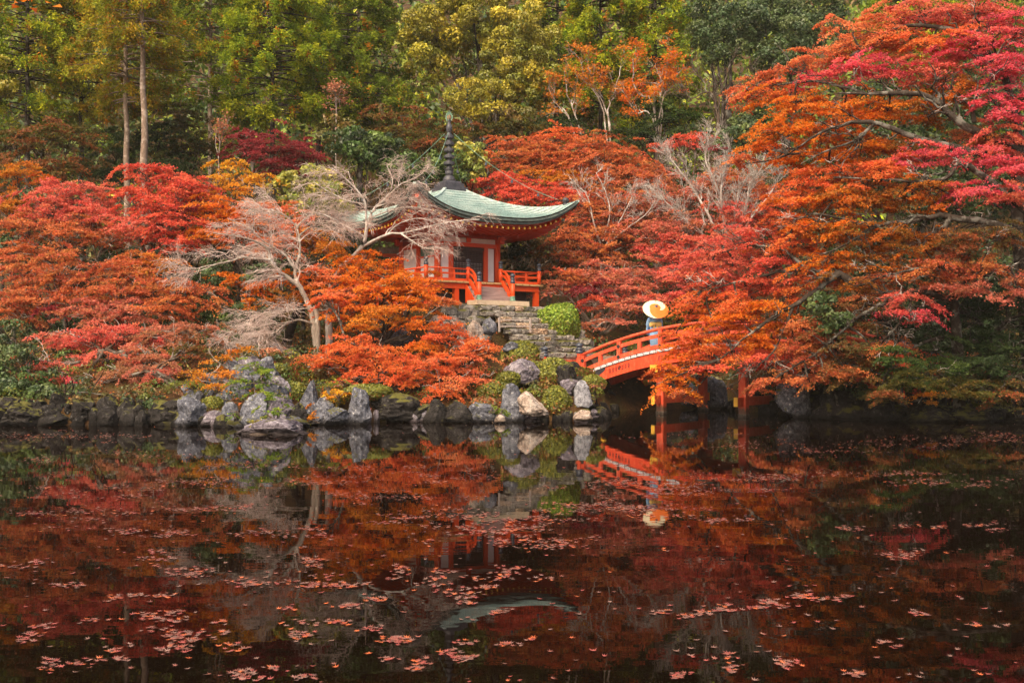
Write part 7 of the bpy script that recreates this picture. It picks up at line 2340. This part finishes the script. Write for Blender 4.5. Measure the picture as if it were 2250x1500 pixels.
def water_pt(px, py):
    Yd = CZ * FPX / (py - HY)
    return (px - CX) / FPX * Yd, Yd


def float_leaves():
    rg = np.random.default_rng(960)
    pts = []
    # drifts: (px, py, half width px, half height px, number)
    drifts = [(470, 1400, 150, 30, 60), (160, 1455, 80, 25, 26), (570, 1470, 100, 18, 34), (640, 1370, 120, 16, 34), (780, 1320, 90, 14, 30), (880, 1400, 90, 20, 34), (930, 1465, 60, 14, 18), (1010, 1440, 60, 16, 20), (1070, 1330, 70, 14, 20), (1150, 1410, 40, 10, 10),
              (360, 1350, 90, 14, 30), (300, 1310, 80, 10, 20), (620, 1270, 120, 14, 50), (760, 1290, 110, 12, 40), (900, 1260, 90, 12, 30), (400, 1245, 70, 10, 24), (330, 1220, 80, 8, 20), (720, 1230, 80, 10, 26), (1020, 1290, 90, 14, 40), (1120, 1260, 100, 16, 46),
              (1180, 1190, 140, 14, 90), (1080, 1160, 120, 12, 90), (1180, 1140, 110, 10, 80), (960, 1130, 130, 12, 70), (1280, 1110, 130, 12, 90), (1420, 1120, 120, 12, 80), (1500, 1080, 140, 10, 110), (1380, 1060, 120, 9, 80), (1650, 1050, 140, 8, 90), (1560, 1140, 80, 8, 34),
              (1765, 1312, 70, 22, 46), (1640, 1335, 70, 10, 24), (1500, 1345, 70, 12, 22), (1700, 1455, 70, 16, 16), (1830, 1480, 60, 16, 12), (1480, 1480, 40, 10, 10), (2030, 1345, 30, 14, 9), (2170, 1380, 40, 14, 7), (1960, 1410, 40, 8, 8), (1590, 1455, 60, 20, 18),
              (1960, 1220, 90, 8, 24), (2130, 1155, 70, 8, 26), (1900, 1160, 90, 8, 22), (2080, 1060, 140, 10, 60), (1900, 1040, 150, 9, 60), (2180, 960, 90, 8, 70), (1960, 970, 160, 10, 80), (1800, 990, 120, 9, 50), (1620, 980, 140, 9, 50), (1470, 955, 120, 6, 30),
              (300, 1170, 130, 12, 50), (150, 1130, 130, 10, 50), (470, 1120, 140, 10, 50), (620, 1170, 120, 10, 40), (180, 1080, 170, 12, 60), (420, 1060, 150, 9, 50), (700, 1060, 160, 10, 60), (860, 1090, 130, 10, 60), (560, 1020, 170, 9, 50), (820, 1030, 150, 8, 50), (1020, 1050, 140, 9, 50),
              (150, 960, 150, 9, 120), (80, 1010, 100, 10, 30), (300, 1000, 140, 8, 40), (60, 1240, 80, 10, 18), (100, 1290, 90, 14, 20), (40, 1400, 60, 16, 12), (160, 1370, 60, 12, 14), (250, 1440, 50, 12, 12)]
    for px, py, hw, hh, n in drifts:
        n = int(n * (1.9 if py > 1180 else 2.2))
        # several tight clumps inside each drift
        k = max(2, n // 11)
        cx, cy_ = rg.normal(px, hw * 0.55, k), rg.normal(py, hh * 0.6, k)
        i = rg.integers(0, k, n)
        ux, uy = cx[i] + rg.normal(0, 8 + hw * .08, n), cy_[i] + rg.normal(0, 1.2 + hh * 0.13, n)
        pts += list(zip(ux, uy))
    for _ in range(650):
        py = 905 + 600 * rg.random() ** 1.5
        pts.append((rg.uniform(-40, 2290), py))
    out = []
    for px, py in pts:
        if py < 905 or py > 1560:
            continue
        x, y = water_pt(px, py)
        if y > np.interp(x, SHORE[:, 0], SHORE[:, 1]) - 0.35:
            continue
        out.append((y, x))
    out.sort()
    vis = [o for o in out if CZ * FPX / o[0] + HY < 1500 and -5 < o[1] / o[0] * FPX + CX < 2255]
    named, rest = vis[:300], vis[300:]
    band = {True: 'near', False: 'middle'}
    for y, x in named:
        ci = int(rg.choice([0, 0, 1, 1, 1, 2, 3, 3]))
        si = int(rg.integers(0, 6))
        s = rg.uniform(0.020, 0.036)
        o = link('maple_leaf', STAR_ME[(ci, si)], None, (x, y, 0.004), (rg.normal(0, .06), rg.normal(0, .06), rg.uniform(0, 6.28)), (s, s, s))
        px = x / y * FPX + CX
        where = ('below the corner reflections on the evergreen shrub side', 'below the reflected bare cherry branches', 'around the reflected green roof', 'on the dark water below the reflected bridge', 'on the black water at the huge maple side')[int(np.clip(px // 450, 0, 4))]
        tag(o, f'{LM[ci][0]} fallen maple leaf floating {where}', 'leaf', f'{LM[ci][0]} maple leaves floating {where}')
    V, F, mi, o_ = [], [], [], 0
    for y, x in rest:
        v, f = STARS[int(rg.integers(0, 6))]
        s = rg.uniform(0.024, 0.042)
        a = rg.uniform(0, 6.28)
        rot = np.array([[math.cos(a), -math.sin(a), 0], [math.sin(a), math.cos(a), 0], [0, 0, 1]])
        V.append(v * s @ rot.T + np.array([x, y, 0.004]))
        F.append(f + o_)
        mi += [int(rg.choice([0, 0, 1, 1, 1, 2, 3, 3]))] * len(f)
        o_ += len(v)
    tag(link('floating_leaves', build_mesh('floating_leaves', np.concatenate(V), np.concatenate(F), [m for _, m in LM], mi)), kind='stuff')
    return len(vis)


nleaf = float_leaves()
tris = sum(len(o.data.polygons) for o in sc.objects if o.type == 'MESH')
print('SCENE faces', tris, 'objects', len(sc.objects), 'leaves', nleaf)
